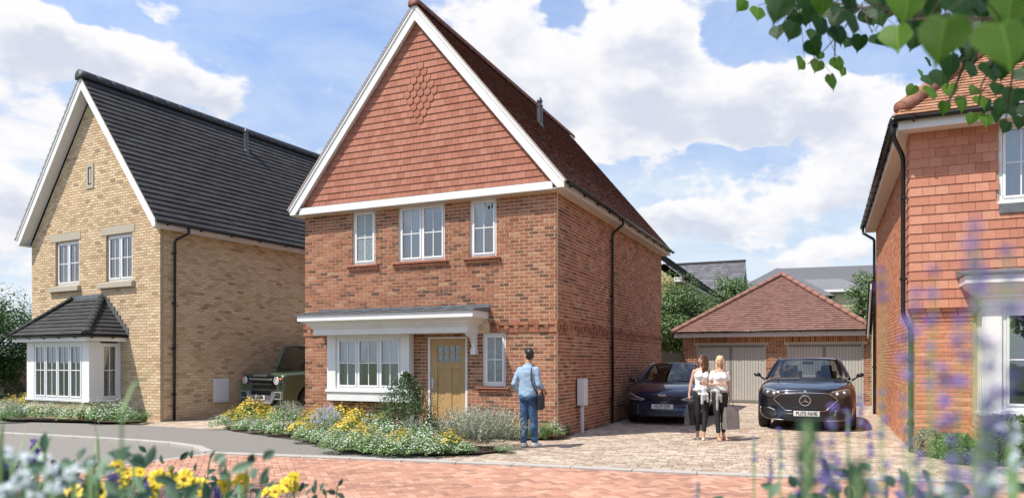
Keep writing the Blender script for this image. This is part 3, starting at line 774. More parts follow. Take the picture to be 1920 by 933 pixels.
vent = vb.build('gable_vent', 'stone', H2); MB().box(v_[0]+.09, v_[1]-.09, -.005, .01, v_[2]+.10, v_[3]-.10).build('vent_slot', 'black_plastic', vent)
top2 = gable_trim(H2, CX2, W2/2, WT2, 9.03, .34, SL2, .30, .22, 0, L2)
# flat triangular spandrel of the box ends is covered by the bargeboards
ra2 = math.atan(SL2); c2, s2 = math.cos(ra2), math.sin(ra2); RZ2 = top2+.05; half2 = W2/2+.22+.075
for s_ in (1, -1):
    rb = MB(); tile_slope(rb, (CX2+s_*half2, -.33, RZ2-SL2*half2), (0, 1, 0), (-s_*c2, 0, s2), L2+.6, half2/c2, .30, .20, th=.034, gap=.001, jit=.001)
    tag(rb.build('roof_tiles', 'slate_roof', H2), kind='stuff')
ridge_tiles(H2, (CX2, -.36, RZ2-.04), (CX2, L2+.3, RZ2-.04), 24, r=.165, squash=1.05, m='ridge_dark')
gutter(H2, (.305, -.27, 5.135), (.305, L2+.2, 5.135), nb=10)
downpipe(H2, [(.305,.62,5.10),(.305,.62,4.97),(.29,.6,4.93),(.09,.40,4.76),(.07,.38,4.70),(.07,.36,.02)], .034, [(.06,.36,z) for z in (4.4,3.1,1.9,.7)])
flue(H2, -2.33, 4.80, 8.50, 9.3)
mb_ = thing('wall_meter_box', 'pale grey rectangular meter box on the shaded side wall of the buff brick house', 'meter box', F2.P(0, 1.61, .42), F2.rz)
MB().box(.007, .07, .0, .50, 0, .67).build('box_body', 'meterbox', mb_, bevel=.01)
MB().box(.071, .082, .045, .455, .05, .62).build('box_door', 'meterbox', mb_, bevel=.006)
# square bay with hipped slate roof
by = -.86; bx0, bx1 = -4.56, -1.65
bw = MB().box(bx0+.001, bx1-.001, by+.03, 0, 0, .50).build('bay_plinth', 'buff_mortar', H2)
BB = Bricks(F2, 'buff_brick', top=0, stuffname='bay_brickwork'); BB.wall(bw, 'f', by+.03, bx0, bx1, .004, .50); BB.wall(bw, 'r', bx1, by+.03, 0, .004, .50); BB.finish(0)
bay2 = MB().box(bx0-.03, bx1+.03, by-.03, 0, .50, .56).box(bx0, -4.20, by, by+.12, .56, 2.09).box(-1.95, bx1, by, by+.12, .56, 2.09).box(bx1-.12, bx1, by+.12, by+.30, .56, 2.09).box(bx1-.12, bx1, -.06, 0, .56, 2.09).box(bx0, bx0+.12, by+.12, -.0, .56, 2.09).box(-4.20, -1.95, by, by+.12, 2.05, 2.09).build('bay_window', 'white', H2, bevel=.006)
window(H2, -4.20, -1.95, .56, 2.05, by+.01, [0, .25, .5, .75, 1], hbar=(.52,), blind=True, curtain='lr', sill=True, fw=.05, room=False, seed=2)
window(H2, 0, .50, .56, 2.05, 0, [0, 1], hbar=(.52,), blind=True, curtain='r', fw=.05, room=False, loc3=(bx1-.005, by+.30, .56), rz=PI/2, seed=4)
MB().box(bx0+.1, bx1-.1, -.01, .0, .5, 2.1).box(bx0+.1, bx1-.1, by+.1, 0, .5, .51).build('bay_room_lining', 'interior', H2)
MB().box(-4.83, -1.385, -1.10, 0, 2.095, 2.24).build('eaves_board', 'white', H2, bevel=.004)
ex0, ex1, ey, ez, ry, rz_ = -4.88, -1.335, -1.15, 2.26, -.02, 3.31; rise = rz_-ez; run = ry-ey
sl_ = math.hypot(rise, run); ins = 1.10
bayr = MB(); tile_slope(bayr, (ex0, ey, ez), (1,0,0), (0, run/sl_, rise/sl_), ex1-ex0, sl_, .26, .155, th=.03, clip=lambda t: (ins*t/sl_, (ex1-ex0)-ins*t/sl_))
sl2_ = math.hypot(rise, ins)
tile_slope(bayr, (ex1, 0, ez), (0,-1,0), (-ins/sl2_, 0, rise/sl2_), -ey, sl2_, .26, .155, th=.03, clip=lambda t: (0, -ey-(run)*t/sl2_))
tile_slope(bayr, (ex0, 0, ez), (0,-1,0), (ins/sl2_, 0, rise/sl2_), -ey, sl2_, .26, .155, th=.03, clip=lambda t: (0, -ey-(run)*t/sl2_))
tag(bayr.build('bay_roof_tiles', 'slate_roof', H2), kind='stuff')
ridge_tiles(H2, (ex1-.03, ey+.03, ez+.03), (ex1-ins, ry-.02, rz_+.03), 10, r=.085, m='slate_roof', name='hip_tile', squash=.7)
ridge_tiles(H2, (ex0+.03, ey+.03, ez+.03), (ex0+ins, ry-.02, rz_+.03), 10, r=.085, m='slate_roof', name='hip_tile', squash=.7)
# stepped lead flashing up the wall over the bay roof
st = MB(); nst = 9
for k in range(nst):
    t = k/nst; 
    st.box(ex1-ins*(k+1)/nst, ex1-ins*k/nst+.05, -.022-.002*(k % 2), -.008, ez+rise*k/nst-.02, ez+rise*(k+1)/nst+.09, .5)
    st.box(ex0+ins*k/nst-.05, ex0+ins*(k+1)/nst, -.022-.002*(k % 2), -.008, ez+rise*k/nst-.02, ez+rise*(k+1)/nst+.09, .5)
st.box(ex0+ins-.0, ex1-ins+.0, -.026, -.008, rz_-.05, rz_+.11); st.build('stepped_flashing', 'lead', H2)
gutter(H2, (-4.86, -1.155, 2.235), (-1.355, -1.155, 2.235), nb=5, r=.045, out=(0,-1,0)); gutter(H2, (-1.335, -1.13, 2.235), (-1.335, -.02, 2.235), nb=2, r=.045)
# ================================================================== HOUSE 3: right, orange brick and tile hanging, hipped roof
F3 = Frame(6.88858, 12.24637, 23.5)
H3 = thing('orange_brick_house', 'orange brick house with tile hung upper floor and black downpipes at right edge', 'house', F3.loc(), F3.rz)
W3, L3, WT3 = 7.5, 9.9, 5.46
up = (1.187, 2.35, 4.147, 5.46)
wl3 = plane_wall('side_wall', 'orange_mortar', H3, 'l', 0, 0, L3, 0, WT3)
lowhole = (1.0, 3.4, .78, 2.45)
wf3 = plane_wall('front_wall', 'orange_mortar', H3, 'f', 0, 0, W3, 0, WT3, [lowhole, (up[0], up[1], up[2], WT3)])
bk = MB(); bk.quad((W3,0,0),(W3,L3,0),(W3,L3,WT3),(W3,0,WT3)); bk.quad((0,L3,0),(W3,L3,0),(W3,L3,WT3),(0,L3,WT3)); bk.build('rear_wall', 'orange_mortar', H3)
B3 = Bricks(F3, 'orange_brick')
B3.wall(wl3, 'l', 0, 0, L3, .004, WT3, [(-.1, .45, 2.42, 5.5)])
B3.wall(wf3, 'f', 0, .0, 3.2, .004, 2.45, [(.83, 3.2, .0, 2.5)])
for z, pr in ((2.255, .02), (2.33, .045), (2.405, .07)):
    a = -pr
    while a < 1.0: B3.single(wf3, 'f', 0, a, min(a+.215, 1.0), z, z+.065, pr); a += .225
    a = 0
    while a < .45: B3.single(wl3, 'l', 0, a, min(a+.215, .45), z, z+.065, pr); a += .225
B3.finish()
# tile hanging round the corner
t3w, t3g = .19, .158; ty3 = -.09
th3 = MB().box(-.088, up[0], ty3+.014, 0, 2.48, WT3).box(up[0], up[1], ty3+.014, 0, 2.48, up[2]).box(up[1], W3, ty3+.014, 0, 2.48, WT3).box(-.074, 0.0, 0, .45, 2.48, WT3).build('hung_wall', 'orange_mortar', H3)
def hung3(w, tone):
    mb = MB(); g = t3g; th = .016; w -= .005
    return mb.add([(-w/2,-th,0),(w/2,-th,0),(w/2,-.002,g+.02),(-w/2,-.002,g+.02),(-w/2,.012,0),(w/2,.012,0)], [(0,1,2,3),(4,5,1,0),(0,3,4),(1,5,2)], tone).mesh('hung_tile', 'orange_tile')
T3 = {}
def t3(w, par, x, y, z, rz):
    k = (round(w, 3), int(rnd()*7.99))
    if k not in T3: T3[k] = hung3(w, (k[1]+.5)/8)
    inst('hung_tile', T3[k], par, (x, y, z), (0, (rnd()-.5)*.006, rz))
r = 0; z = 2.47
while z < WT3-.02:
    x = -.09; first = True
    while x < 2.9:
        w = t3w*(1.5 if (first and r % 2) else 1); 
        inwin = z+.05 > up[2]-.1 and x+w > up[0]-.02 and x < up[1]+.02
        if inwin and x < up[0]-.06: t3(up[0]-x, th3, (x+up[0])/2, ty3, z, 0)
        elif not inwin: t3(w, th3, x+w/2, ty3, z, 0)
        x += w; first = False
    y = ty3; first = True
    while y < .42:
        w = t3w*(1.5 if (first and r % 2 == 0) else 1); w = min(w, .45-y)
        if w > .04: t3(w, th3, -.09, y+w/2, z, -PI/2)
        y += w; first = False
    r += 1; z += t3g
window(H3, up[0], up[1], up[2]+.02, WT3-.03, -.06, [0, .5, 1], hbar=(.5,), curtain='lr', seed=7)
MB().box(up[0]-.0, up[1]+.1, ty3-.035, ty3, up[2]-.17, up[2]-.02).build('window_apron', 'lead', H3)
# eaves, gutters, hipped roof
OV = .40; fz0, fz1 = 5.44, 5.62
MB().box(-.27, W3+.2, -OV, .0, fz0+.0, fz0+.015).box(-.27, 0, .0, L3+.25, fz0, fz0+.015).build('soffit', 'soffit3', H3)
MB().box(-.29, W3+.2, -OV-.02, -OV, fz0-.01, fz1).box(-.29, -.27, -OV, L3+.27, fz0-.01, fz1).build('fascia', 'white', H3, bevel=.003)
gutter(H3, (-.36, -OV-.02, fz1-.01), (-.36, L3+.3, fz1-.01), nb=14, out=(-1,0,0), r=.062)
gutter(H3, (-.36, -OV-.085, fz1-.005), (W3, -OV-.085, fz1-.005), nb=8, out=(0,-1,0), r=.062)
g0 = MB().tube([(-.36,-OV-.085,fz1-.03),(-.36,-OV-.04,fz1-.03)], .066, 14).build('gutter_corner', 'black_plastic', H3, smooth=True)
pa = math.radians(43); ca, sa = math.cos(pa), math.sin(pa); ez3 = fz1+.03; eo = .36+.02
rb = MB(); ew = W3+.6
run3 = 4.2; sl3 = run3/ca
tile_slope(rb, (-eo, -OV-.09, ez3), (1,0,0), (0, ca, sa), ew, sl3, .165, .1, th=.02, clip=lambda t: (t*ca, ew))
tile_slope(rb, (-eo, -OV-.09, ez3), (0,1,0), (ca, 0, sa), L3+.9, sl3, .165, .1, th=.02, clip=lambda t: (t*ca, L3+.9-t*ca))
tag(rb.build('roof_tiles', 'orange_roof', H3), kind='stuff')
ridge_tiles(H3, (-eo+.14, -OV+.05, ez3+.14), (-eo+run3, -OV-.09+run3, ez3+run3*math.tan(pa)+.05), 16, r=.125, m='ridge_orange', name='hip_tile', squash=1.0)
ridge_tiles(H3, (-eo+run3, -OV-.09+run3, ez3+run3*math.tan(pa)+.02), (W3, -OV-.09+run3, ez3+run3*math.tan(pa)+.02), 12, r=.11, m='ridge_orange', squash=.9)
downpipe(H3, [(-.36,-.40,5.57),(-.36,-.40,5.40),(-.355,-.38,5.32),(-.19,.10,5.14),(-.17,.13,5.06),(-.17,.13,2.42),(-.16,.12,2.36),(-.07,.09,2.15),(-.06,.08,2.08),(-.06,.08,.02)], .038, [(-.17,.13,4.4),(-.17,.13,3.0),(-.06,.08,1.6),(-.06,.08,.5)])
downpipe(H3, [(-.36,9.75,5.57),(-.36,9.75,5.42),(-.35,9.72,5.36),(-.09,9.62,5.16),(-.07,9.6,5.1),(-.07,9.6,.02)], .038, [(-.07,9.6,3.0),(-.07,9.6,1.4)], name='downpipe')
# lean-to behind with its white verge
lt = MB(); lt.poly([(-.04,L3+.01,0),(-.04,L3+1.5,0),(-.04,L3+1.5,2.35),(-.04,L3+.01,3.75)]).quad((-.04,L3+1.5,0),(3,L3+1.5,0),(3,L3+1.5,2.35),(-.04,L3+1.5,2.35))
lto = lt.build('lean_to', 'cream_render', H3)
MB().prism([(-.16,L3+.01,3.72),(-.16,L3+.01,3.88),(-.16,L3+1.62,2.48),(-.16,L3+1.62,2.30)], (.04,0,0)).build('lean_to_verge', 'white', lto, fix=True)
MB().prism([(-.2,L3+.01,3.89),(-.2,L3+.01,3.97),(-.2,L3+1.7,2.50),(-.2,L3+1.7,2.42)], (3.2,0,0)).build('lean_to_roof', 'slate_roof', lto, fix=True)
# bay of the right house: stone-white corner post, cornice, flared brick plinth
by3 = -.42; bx3 = .90
pl = MB(); 
for k, (o_, z0_, z1_) in enumerate(((.10, 0, .46), (.075, .46, .54), (.045, .54, .62), (.015, .62, .70))):
    pl.box(bx3-o_, 3.4, by3-o_, 0, z0_, z1_-.001)
plo = pl.build('bay_plinth', 'orange_mortar', H3)
BB = Bricks(F3, 'orange_brick', top=0, stuffname='bay_brickwork')
BB.wall(plo, 'f', by3-.10, bx3-.10, 3.4, .004, .46); BB.wall(plo, 'l', bx3-.10, by3-.10, 0, .004, .46)
for o_, z_ in ((.075, .464), (.045, .543), (.015, .622)):
    BB.wall(plo, 'f', by3-o_, bx3-o_, 3.4, z_, z_+.07); BB.wall(plo, 'l', bx3-o_, by3-o_, 0, z_, z_+.07)
BB.finish(0)
b3 = MB().box(bx3-.03, 3.4, by3-.03, 0, .70, .76).box(bx3, bx3+.27, by3, by3+.14, .76, 2.44).box(bx3, bx3+.10, by3+.14, by3+.18, .76, 2.44).box(bx3, bx3+.10, -.06, 0, .76, 2.44).box(bx3+.27, 3.4, by3+.02, by3+.14, 2.40, 2.44).build('bay_window', 'white', H3, bevel=.008)
window(H3, bx3+.27, 3.35, .80, 2.40, by3+.03, [0, .35, .65, 1], hbar=(.5,), vbar=0, blind=True, fw=.06, room=False, seed=9)
window(H3, 0, .18, .80, 2.40, 0, [0, 1], hbar=(.5,), vbar=0, fw=.03, room=False, loc3=(bx3+.01, -.06, .80), rz=-PI/2, sill=False)
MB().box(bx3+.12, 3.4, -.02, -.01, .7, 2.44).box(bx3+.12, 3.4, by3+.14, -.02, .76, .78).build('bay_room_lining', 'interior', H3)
cp3 = MB(); pf3 = [(-.02, 2.442), (-.02, 2.58), (.03, 2.60), (.03, 2.64), (.06, 2.65), (.10, 2.68), (.15, 2.73), (.20, 2.77), (.20, 2.80), (.25, 2.81), (.25, 2.94)]
cp3.grid(rowrect(bx3-.02, 3.5, by3, pf3)); cp3.quad((bx3,0,2.442),(bx3,by3+.02,2.442),(3.5,by3+.02,2.442),(3.5,0,2.442)); cp3.quad((bx3-.27,0,2.94),(bx3-.27,by3-.25,2.94),(3.75,by3-.25,2.94),(3.75,0,2.94))
cor3 = cp3.build('bay_cornice', 'white', H3, fix=True, auto=.35)
MB().prism([(bx3-.31,by3-.29,2.942),(bx3-.31,by3-.29,2.975),(bx3-.31,-.10,3.07),(bx3-.31,-.10,2.942)], (3.0,0,0)).build('lead_roof', 'lead', cor3, fix=True)
# ================================================================== GARAGE
F4 = Frame(12.5839, 25.1304, 24.1)
G4 = thing('double_garage', 'double garage of brown brick with hipped tiled roof at the end of the drive', 'garage', F4.loc(), F4.rz)
D1, D2 = (-6.0, -3.48, 0, 2.25), (-2.76, -.235, 0, 2.25)
gw = plane_wall('front_wall', 'red_mortar', G4, 'f', 0, -6.53, .0, 0, 2.56, [D1, D2])
gs = MB(); gs.quad((-6.53,0,0),(-6.53,6,0),(-6.53,6,2.56),(-6.53,0,2.56)).quad((0,0,0),(0,6,0),(0,6,2.56),(0,0,2.56)).quad((-6.53,6,0),(0,6,0),(0,6,2.56),(-6.53,6,2.56)); gs.build('rear_wall', 'red_mortar', G4)
B4 = Bricks(F4, 'red_brick', top=150)
B4.wall(gw, 'f', 0, -6.53, 0, .004, 2.56, [D1, D2, (-6.1, -3.4, 2.2, 2.6), (-2.85, -.15, 2.2, 2.6)])
for D_ in (D1, D2):
    x = D_[0]-.06
    while x < D_[1]+.06: B4.single(gw, 'f', 0, x, x+.065, 2.262, 2.47, .006); x += .075
B4.finish(150)
for D_ in (D1, D2):
    fr_ = MB().box(D_[0], D_[0]+.06, .02, .09, 0, 2.25).box(D_[1]-.06, D_[1], .02, .09, 0, 2.25).box(D_[0]+.06, D_[1]-.06, .02, .09, 2.18, 2.25).build('garage_door', 'grey_door', G4, bevel=.004)
    a = D_[0]+.065; n = 24; w = (D_[1]-.065-a)/n
    for i in range(n):
        e = .03 if i in (n//2-1, n//2) else 0
        MB().box(a+i*w+.006, a+(i+1)*w-.006, .035, .06, .03, 2.175).build('door_board', 'grey_door', fr_, bevel=.005)
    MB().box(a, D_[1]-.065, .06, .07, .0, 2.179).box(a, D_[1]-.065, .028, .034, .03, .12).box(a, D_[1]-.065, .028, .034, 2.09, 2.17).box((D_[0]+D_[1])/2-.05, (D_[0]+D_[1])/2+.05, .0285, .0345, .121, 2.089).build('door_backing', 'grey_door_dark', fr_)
gx0_, gx1_, gy0_ = -6.78, .02, -.38
MB().box(gx0_, gx1_, gy0_, gy0_+.02, 2.475, 2.65).box(gx0_, gx0_+.02, gy0_+.02, 6.3, 2.475, 2.65).build('fascia', 'fascia_pink', G4, bevel=.003)
MB().box(gx0_+.02, gx1_, gy0_+.02, 0, 2.478, 2.49).build('soffit', 'white', G4)
gutter(G4, (gx0_-.02, gy0_-.055, 2.685), (gx1_, gy0_-.055, 2.685), nb=8, out=(0,-1,0), r=.055, thick=.01)
apx, apy, apz = -3.11, 3.1, 5.08; e0 = Vector((gx0_-.08, gy0_-.08, 2.67)); e1x = gx1_+.1
run = apy-e0.y; rise = apz-e0.z; sl_ = math.hypot(run, rise); full = e1x-e0.x
rb = MB(); la = apx-e0.x; ra_ = e1x-apx
tile_slope(rb, e0, (1,0,0), (0, run/sl_, rise/sl_), full, sl_, .165, .15, th=.028, clip=lambda t: (la*t/sl_, full-ra_*t/sl_))
sl2_ = math.hypot(la, rise)
tile_slope(rb, (e0.x, 6.5, e0.z), (0,-1,0), (la/sl2_, 0, rise/sl2_), 6.5-e0.y, sl2_, .165, .15, th=.02, clip=lambda t: ((6.5-apy)*t/sl2_, 6.5-e0.y-run*t/sl2_))
sl2_ = math.hypot(ra_, rise)
tile_slope(rb, (e1x, 6.5, e0.z), (0,-1,0), (-ra_/sl2_, 0, rise/sl2_), 6.5-e0.y, sl2_, .165, .15, th=.02, clip=lambda t: ((6.5-apy)*t/sl2_, 6.5-e0.y-run*t/sl2_))
tag(rb.build('roof_tiles', 'garage_roof', G4), kind='stuff')
ridge_tiles(G4, e0+Vector((.02,.02,.03)), (apx, apy, apz+.04), 13, r=.10, m='ridge_garage', name='hip_tile')
ridge_tiles(G4, (e1x-.02, e0.y+.02, e0.z+.03), (apx, apy, apz+.04), 13, r=.10, m='ridge_garage', name='hip_tile')
# ------------------------------------------------------------------ ground, road, paving
def sheet(name, pts, z, m, kind='structure', thick=0):
    mb = MB(); mb.poly([(x, y, z) for x, y in pts])
    if thick: 
        n = len(pts)
        for i in range(n):
            a, b = pts[i], pts[(i+1) % n]; mb.quad((a[0],a[1],z-thick),(b[0],b[1],z-thick),(b[0],b[1],z),(a[0],a[1],z))
    return tag(mb.build(name, m), kind=kind)
sheet('ground', [(-700,-300),(700,-300),(700,1200),(-700,1200)], -.06, 'grass')
KL = [(-5.21,12.2),(-3.13,11.67),(0,10.83),(3.07,9.83),(5.8,9.27),(9,8.6),(14,7.9)]
KC = [(-26,20.2),(-17,17.4),(-10.99,15.39),(-9.5,14.85),(-8.06,14.28),(-6.83,13.74),(-6.2,13.35),(-5.65,12.87),(-5.3,12.42),(-5.21,12.2)]
DB = [(-5.21,12.2),(-5.35,11.95),(-5.84,11.06),(-6.9,9.1),(-8.3,7.0),(-10,4.4)]
sheet('road', [(-26,20.2)]+KC[1:]+DB[1:]+[(-12,1),(-30,1)], -.012, 'tarmac')
rbase = sheet('block_road', KL+[(14,1),(-8,1)]+DB[::-1][:-1], -.013, 'red_joint')
path_poly = KC+[(-3.13,11.67),(-1.0,11.1),(-1.8,12.5),(-6.5,16.2),(-9.53,17.6),(-12.96,18.4),(-28,24)]
sheet('footpath', path_poly, .022, 'tarmac_path', thick=.05)
dbase = sheet('driveway', [(-2.0,11.4),(0,10.83),(3.07,9.83),(5.8,9.27),(9,8.6),(14,9),(15,30),(4,34),(-12,34),(-9.7,17.5),(-6.5,16.0),(-3,13.6)], -.016, 'drive_joint')
def kerb_run(pts, w, z0, z1, side=1, seg=.9, name='kerb_stone'):
    ps = [Vector((x, y, 0)) for x, y in pts]; run = thing('kerb', None, None)
    run.empty_display_size = .1; tag(run, kind='structure')
    L = [0]
    for i in range(len(ps)-1): L.append(L[-1]+(ps[i+1]-ps[i]).length)
    def at(d):
        for i in range(len(ps)-1):
            if d <= L[i+1] or i == len(ps)-2:
                t = (d-L[i])/(L[i+1]-L[i]); p = ps[i].lerp(ps[i+1], t); dr = (ps[i+1]-ps[i]).normalized(); return p, Vector((-dr.y, dr.x, 0))
    d = 0
    while d < L[-1]-.05:
        e = min(d+seg-.006, L[-1]); p, n = at(d); q, n2 = at(e)
        a, b = p+n*w*side, q+n2*w*side
        p = p-n*.035; q = q-n2*.035
        mb = MB(); mb.add([(p.x,p.y,z0),(q.x,q.y,z0),(b.x,b.y,z0),(a.x,a.y,z0),(p.x,p.y,z1),(q.x,q.y,z1),(b.x,b.y,z1),(a.x,a.y,z1)], [(4,5,6,7),(0,1,5,4),(2,3,7,6),(1,2,6,5),(3,0,4,7)], .5)
        mb.build(name, 'kerb', run, fix=True, bevel=.008); d += seg
    return run
kerb_run(KC, .13, -.05, .045, side=1); kerb_run(KL, .15, -.05, .026, side=1); kerb_run(DB, .10, -.05, .004, side=1)
class Pavers:
    def __init__(s, base, m, top, name): s.base, s.m, s.top, s.name, s.it = base, m, top, name, []
    def add(s, c, ang, lx, ly, z):
        d = c.y
        if d < 1: return
        px = 960+1344*c.x/d; py = 676+1344*CAMH/d
        inn = -40 < px < 1960 and py < 960
        s.it.append((lx*ly/d**3 if inn and py < 933 and 0 < px < 1920 else -1, c, ang, lx, ly, z))
    def finish(s):
        s.it.sort(key=lambda t: -t[0]); mb = MB(); cache = {}; e = .006
        def blk(lx, ly, tone):
            x, y = lx/2, ly/2; b = MB()
            v = [(-x,-y,-.02),(x,-y,-.02),(x,y,-.02),(-x,y,-.02),(-x,-y,-e*.7),(x,-y,-e*.7),(x,y,-e*.7),(-x,y,-e*.7),(-x+e,-y+e,0),(x-e,-y+e,0),(x-e,y-e,0),(-x+e,y-e,0)]
            f = [(8,9,10,11)]+[(4+i,4+(i+1)%4,8+(i+1)%4,8+i) for i in range(4)]+[(i,(i+1)%4,4+(i+1)%4,4+i) for i in range(4)]
            return b.add(v, f, tone)
        for k, (a, c, ang, lx, ly, z) in enumerate(s.it):
            zz = z + (rnd()-.5)*.003
            if k < s.top and a > 0:
                key = (round(lx,3), round(ly,3), int(rnd()*11.99))
                if key not in cache: cache[key] = blk(lx, ly, (key[2]+.5)/12).mesh(s.name, s.m)
                inst(s.name, cache[key], s.base, (c.x, c.y, zz), (0, 0, ang+(rnd()-.5)*.01))
            else:
                b = blk(lx, ly, .5); ca_, sa_ = math.cos(ang), math.sin(ang)
                far = c.y > 16
                mb.add([(c.x+x*ca_-y*sa_, c.y+x*sa_+y*ca_, zz+zq) for x, y, zq in b.v], b.f[:5] if far else b.f, rnd())
        tag(mb.build('paving', s.m, s.base), kind='stuff')
# herringbone red blocks
pv = Pavers(rbase, 'red_block', 300, 'paver'); ang = math.radians(20.5); ux, uy = Vector((math.cos(ang), math.sin(ang), 0)), Vector((-math.sin(ang), math.cos(ang), 0))
S = .1; road_poly = KL+[(14,5.6),(-9.2,5.6)]+DB[::-1][:-1]
og = Vector((0, 8, 0))
def inr(c): return inpoly(c.x, c.y, road_poly)
for i in range(-130, 160):
    for j in range(-70, 80):
        m4 = (i-j) % 4
        if m4 == 0: c = og+ux*S*(i+1)+uy*S*(j+.5); lx, ly = 2*S-.005, S-.005
        elif m4 == 3: c = og+ux*S*(i+.5)+uy*S*(j+1); lx, ly = S-.005, 2*S-.005
        else: continue
        if c.y > 5.8 and abs(c.x) < c.y*.85+1 and inr(c): pv.add(c, ang, lx, ly, 0.0)
pv.finish()
# tumbled driveway blocks, rows square to the houses
dpoly = [(-1.95,11.42),(0,10.95),(3.1,9.95),(5.8,9.38),(9,8.7),(12,9),(15,27),(4,34),(-12,33),(-9.6,17.6),(-6.5,16.0),(-3,13.6)]
pv = Pavers(dbase, 'drive_block', 300, 'paver'); F = F1
hous = [(-6.35, -.05, .05, 9.9)]
v = -9.0
while v < 14.5:
    u = -14 + rnd()*.2
    while u < 9:
        w = R_.choice((.13, .17, .21)); c = F.P(u+w/2, v+.07)
        if c.y > 8.5 and abs(c.x) < c.y*.78+.6 and inpoly(c.x, c.y, dpoly) and not (-6.4 < u < -.05 and v > .05) and (u > -1.5 or v > -2.5):
            if not (v > 3 and -14 < u < -6.4 and v > 9): pv.add(c, -F.a, w-.007, .133, 0.0)
        u += w
    v += .14
pv.finish()
# second-hand details: path to the door, lawn, verge
sheet('lawn', [(-28,24.5),(-14.2,20.1),(-14.6,21.5),(-17,28),(-30,40),(-60,40),(-60,26)], .03, 'grass')
sheet('side_path', [(-30,33),(-16,22.5),(-15.2,23.2),(-29,35)], .036, 'kerb')
sheet('flower_bed', [(-14.6,20.1),(-12.96,18.75),(-9.7,18.05),(-9.35,18.5),(-14.33,21.2)], .034, 'soil')
sheet('flower_bed', [(-6.6,16.45),(-6.0,15.7),(-4.0,13.85),(-2.95,12.3),(-2.5,12.0),(-1.6,11.8),(-.6,12.0),(-.1,12.45),(-.1,12.8),(-.9,13.3),(-1.5,14.1),(-2.2,15.9),(-4.98,17.25),(-5.7,17.6)], .034, 'soil')
sheet('flower_bed', [(-.9,15.4),(.88,14.62),(1.25,14.75),(1.0,14.4),(.4,14.25),(-.9,14.7)], .034, 'soil')
sheet('flower_bed', [(6.92,12.2),(12,10),(12,9),(8.8,9.7),(7.1,11.2),(6.85,11.8)], .034, 'soil')
sheet('planting_bed', [(-6,.2),(6,.2),(6,3.4),(2,3.6),(-5,4.6),(-8,4)], .034, 'soil')
# ------------------------------------------------------------------ background houses
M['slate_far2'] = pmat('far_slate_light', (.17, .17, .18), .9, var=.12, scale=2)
M['far_brick'] = pmat('far_buff_brick', (.50, .40, .22), .9, var=.12, scale=3)
M['far_glass'] = glassmat('far_glass', tint=(.2, .25, .3), refl=.25)
FB = Frame(12.6, 43.0, 24.1)
HB = thing('rear_house', 'yellow brick house with grey tiled roof directly behind the red brick house', 'house', FB.loc(), FB.rz)
mb = MB(); mb.quad((0,-14,0),(0,0,0),(0,0,5.0),(0,-14,5.0)); mb.poly([(-7,0,0),(0,0,0),(0,0,5.0),(-3.5,0,7.6),(-7,0,5.0)]); mb.poly([(-7,-14,0),(0,-14,0),(0,-14,5.0),(-3.5,-14,7.6),(-7,-14,5.0)]); mb.quad((-7,-14,0),(-7,0,0),(-7,0,5.0),(-7,-14,5.0))
mb.build('wall', 'far_brick', HB)
MB().box(.0, .32, -14.3, .3, 4.88, 5.08).build('fascia', 'white', HB)
rb = MB(); tile_slope(rb, (.45,-14.3,5.05), (0,1,0), (-.788,0,.615), 14.6, 5.0, .33, .3, th=.03); tile_slope(rb, (-7.45,-14.3,5.05), (0,1,0), (.788,0,.615), 14.6, 5.0, .33, .3, th=.03)
tag(rb.build('roof_tiles', 'slate_roof', HB), kind='stuff')
for k in range(2): MB().tube([(-3.5,-14.3+7.3*k,8.13),(-3.5,-7+7.3*k,8.13)], .1).build('ridge_cap', 'far_slate', HB)
gutter(HB, (.42,-14.2,5.06), (.42,.25,5.06), nb=16, r=.06)
for yy in (-3.6, -8.2, -11.5):
    w = MB().box(-.0,.04,yy,yy+1.15,3.45,4.75).build('window', 'upvc', HB); MB().box(.041,.045,yy+.08,yy+.54,3.53,4.67).build('pane', 'far_glass', w); MB().box(.041,.045,yy+.61,yy+1.07,3.53,4.67).build('pane', 'far_glass', w)
FA = Frame(16.3, 52.2, 24.1)
HA = thing('rear_house', 'house with broad grey tiled roof and white gable end beyond the trees behind the garage', 'house', FA.loc(), FA.rz)
mb = MB(); mb.quad((-12,0,0),(0,0,0),(0,0,5.1),(-12,0,5.1)); mb.poly([(0,0,0),(0,7,0),(0,7,5.1),(0,3.5,9.0),(0,0,5.1)]); mb.quad((-12,7,0),(0,7,0),(0,7,5.1),(-12,7,5.1)); mb.build('wall', 'far_brick', HA)
rb = MB(); k_ = math.hypot(3.9, 4.3)
tile_slope(rb, (-12.3,-.4,4.95), (1,0,0), (0,3.9/k_,4.3/k_), 12.6, k_, .33, .28, th=.03); tile_slope(rb, (-12.3,7.4,4.95), (1,0,0), (0,-3.9/k_,4.3/k_), 12.6, k_, .33, .28, th=.03)
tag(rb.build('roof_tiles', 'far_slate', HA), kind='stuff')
MB().tube([(-12.3,3.5,9.28),(.32,3.5,9.28)], .11).build('ridge_cap', 'slate_roof', HA)
for s_ in (-1, 1): MB().prism([(.22,3.5,9.2),(.22,3.5,8.8),(.22,3.5+s_*3.9,4.5),(.22,3.5+s_*3.9,4.9)], (.08,0,0)).build('bargeboard', 'white', HA, fix=True)
FC = Frame(30.2, 57.2, 18)
HC = thing('rear_house', 'distant cream rendered house under long grey hipped roofs between garage roof and orange house', 'house', FC.loc(), FC.rz)
mb = MB(); mb.box(-7.6, 3, 0, 8, 0, 6.95, skip='tb'); mb.build('wall', 'cream_render', HC)
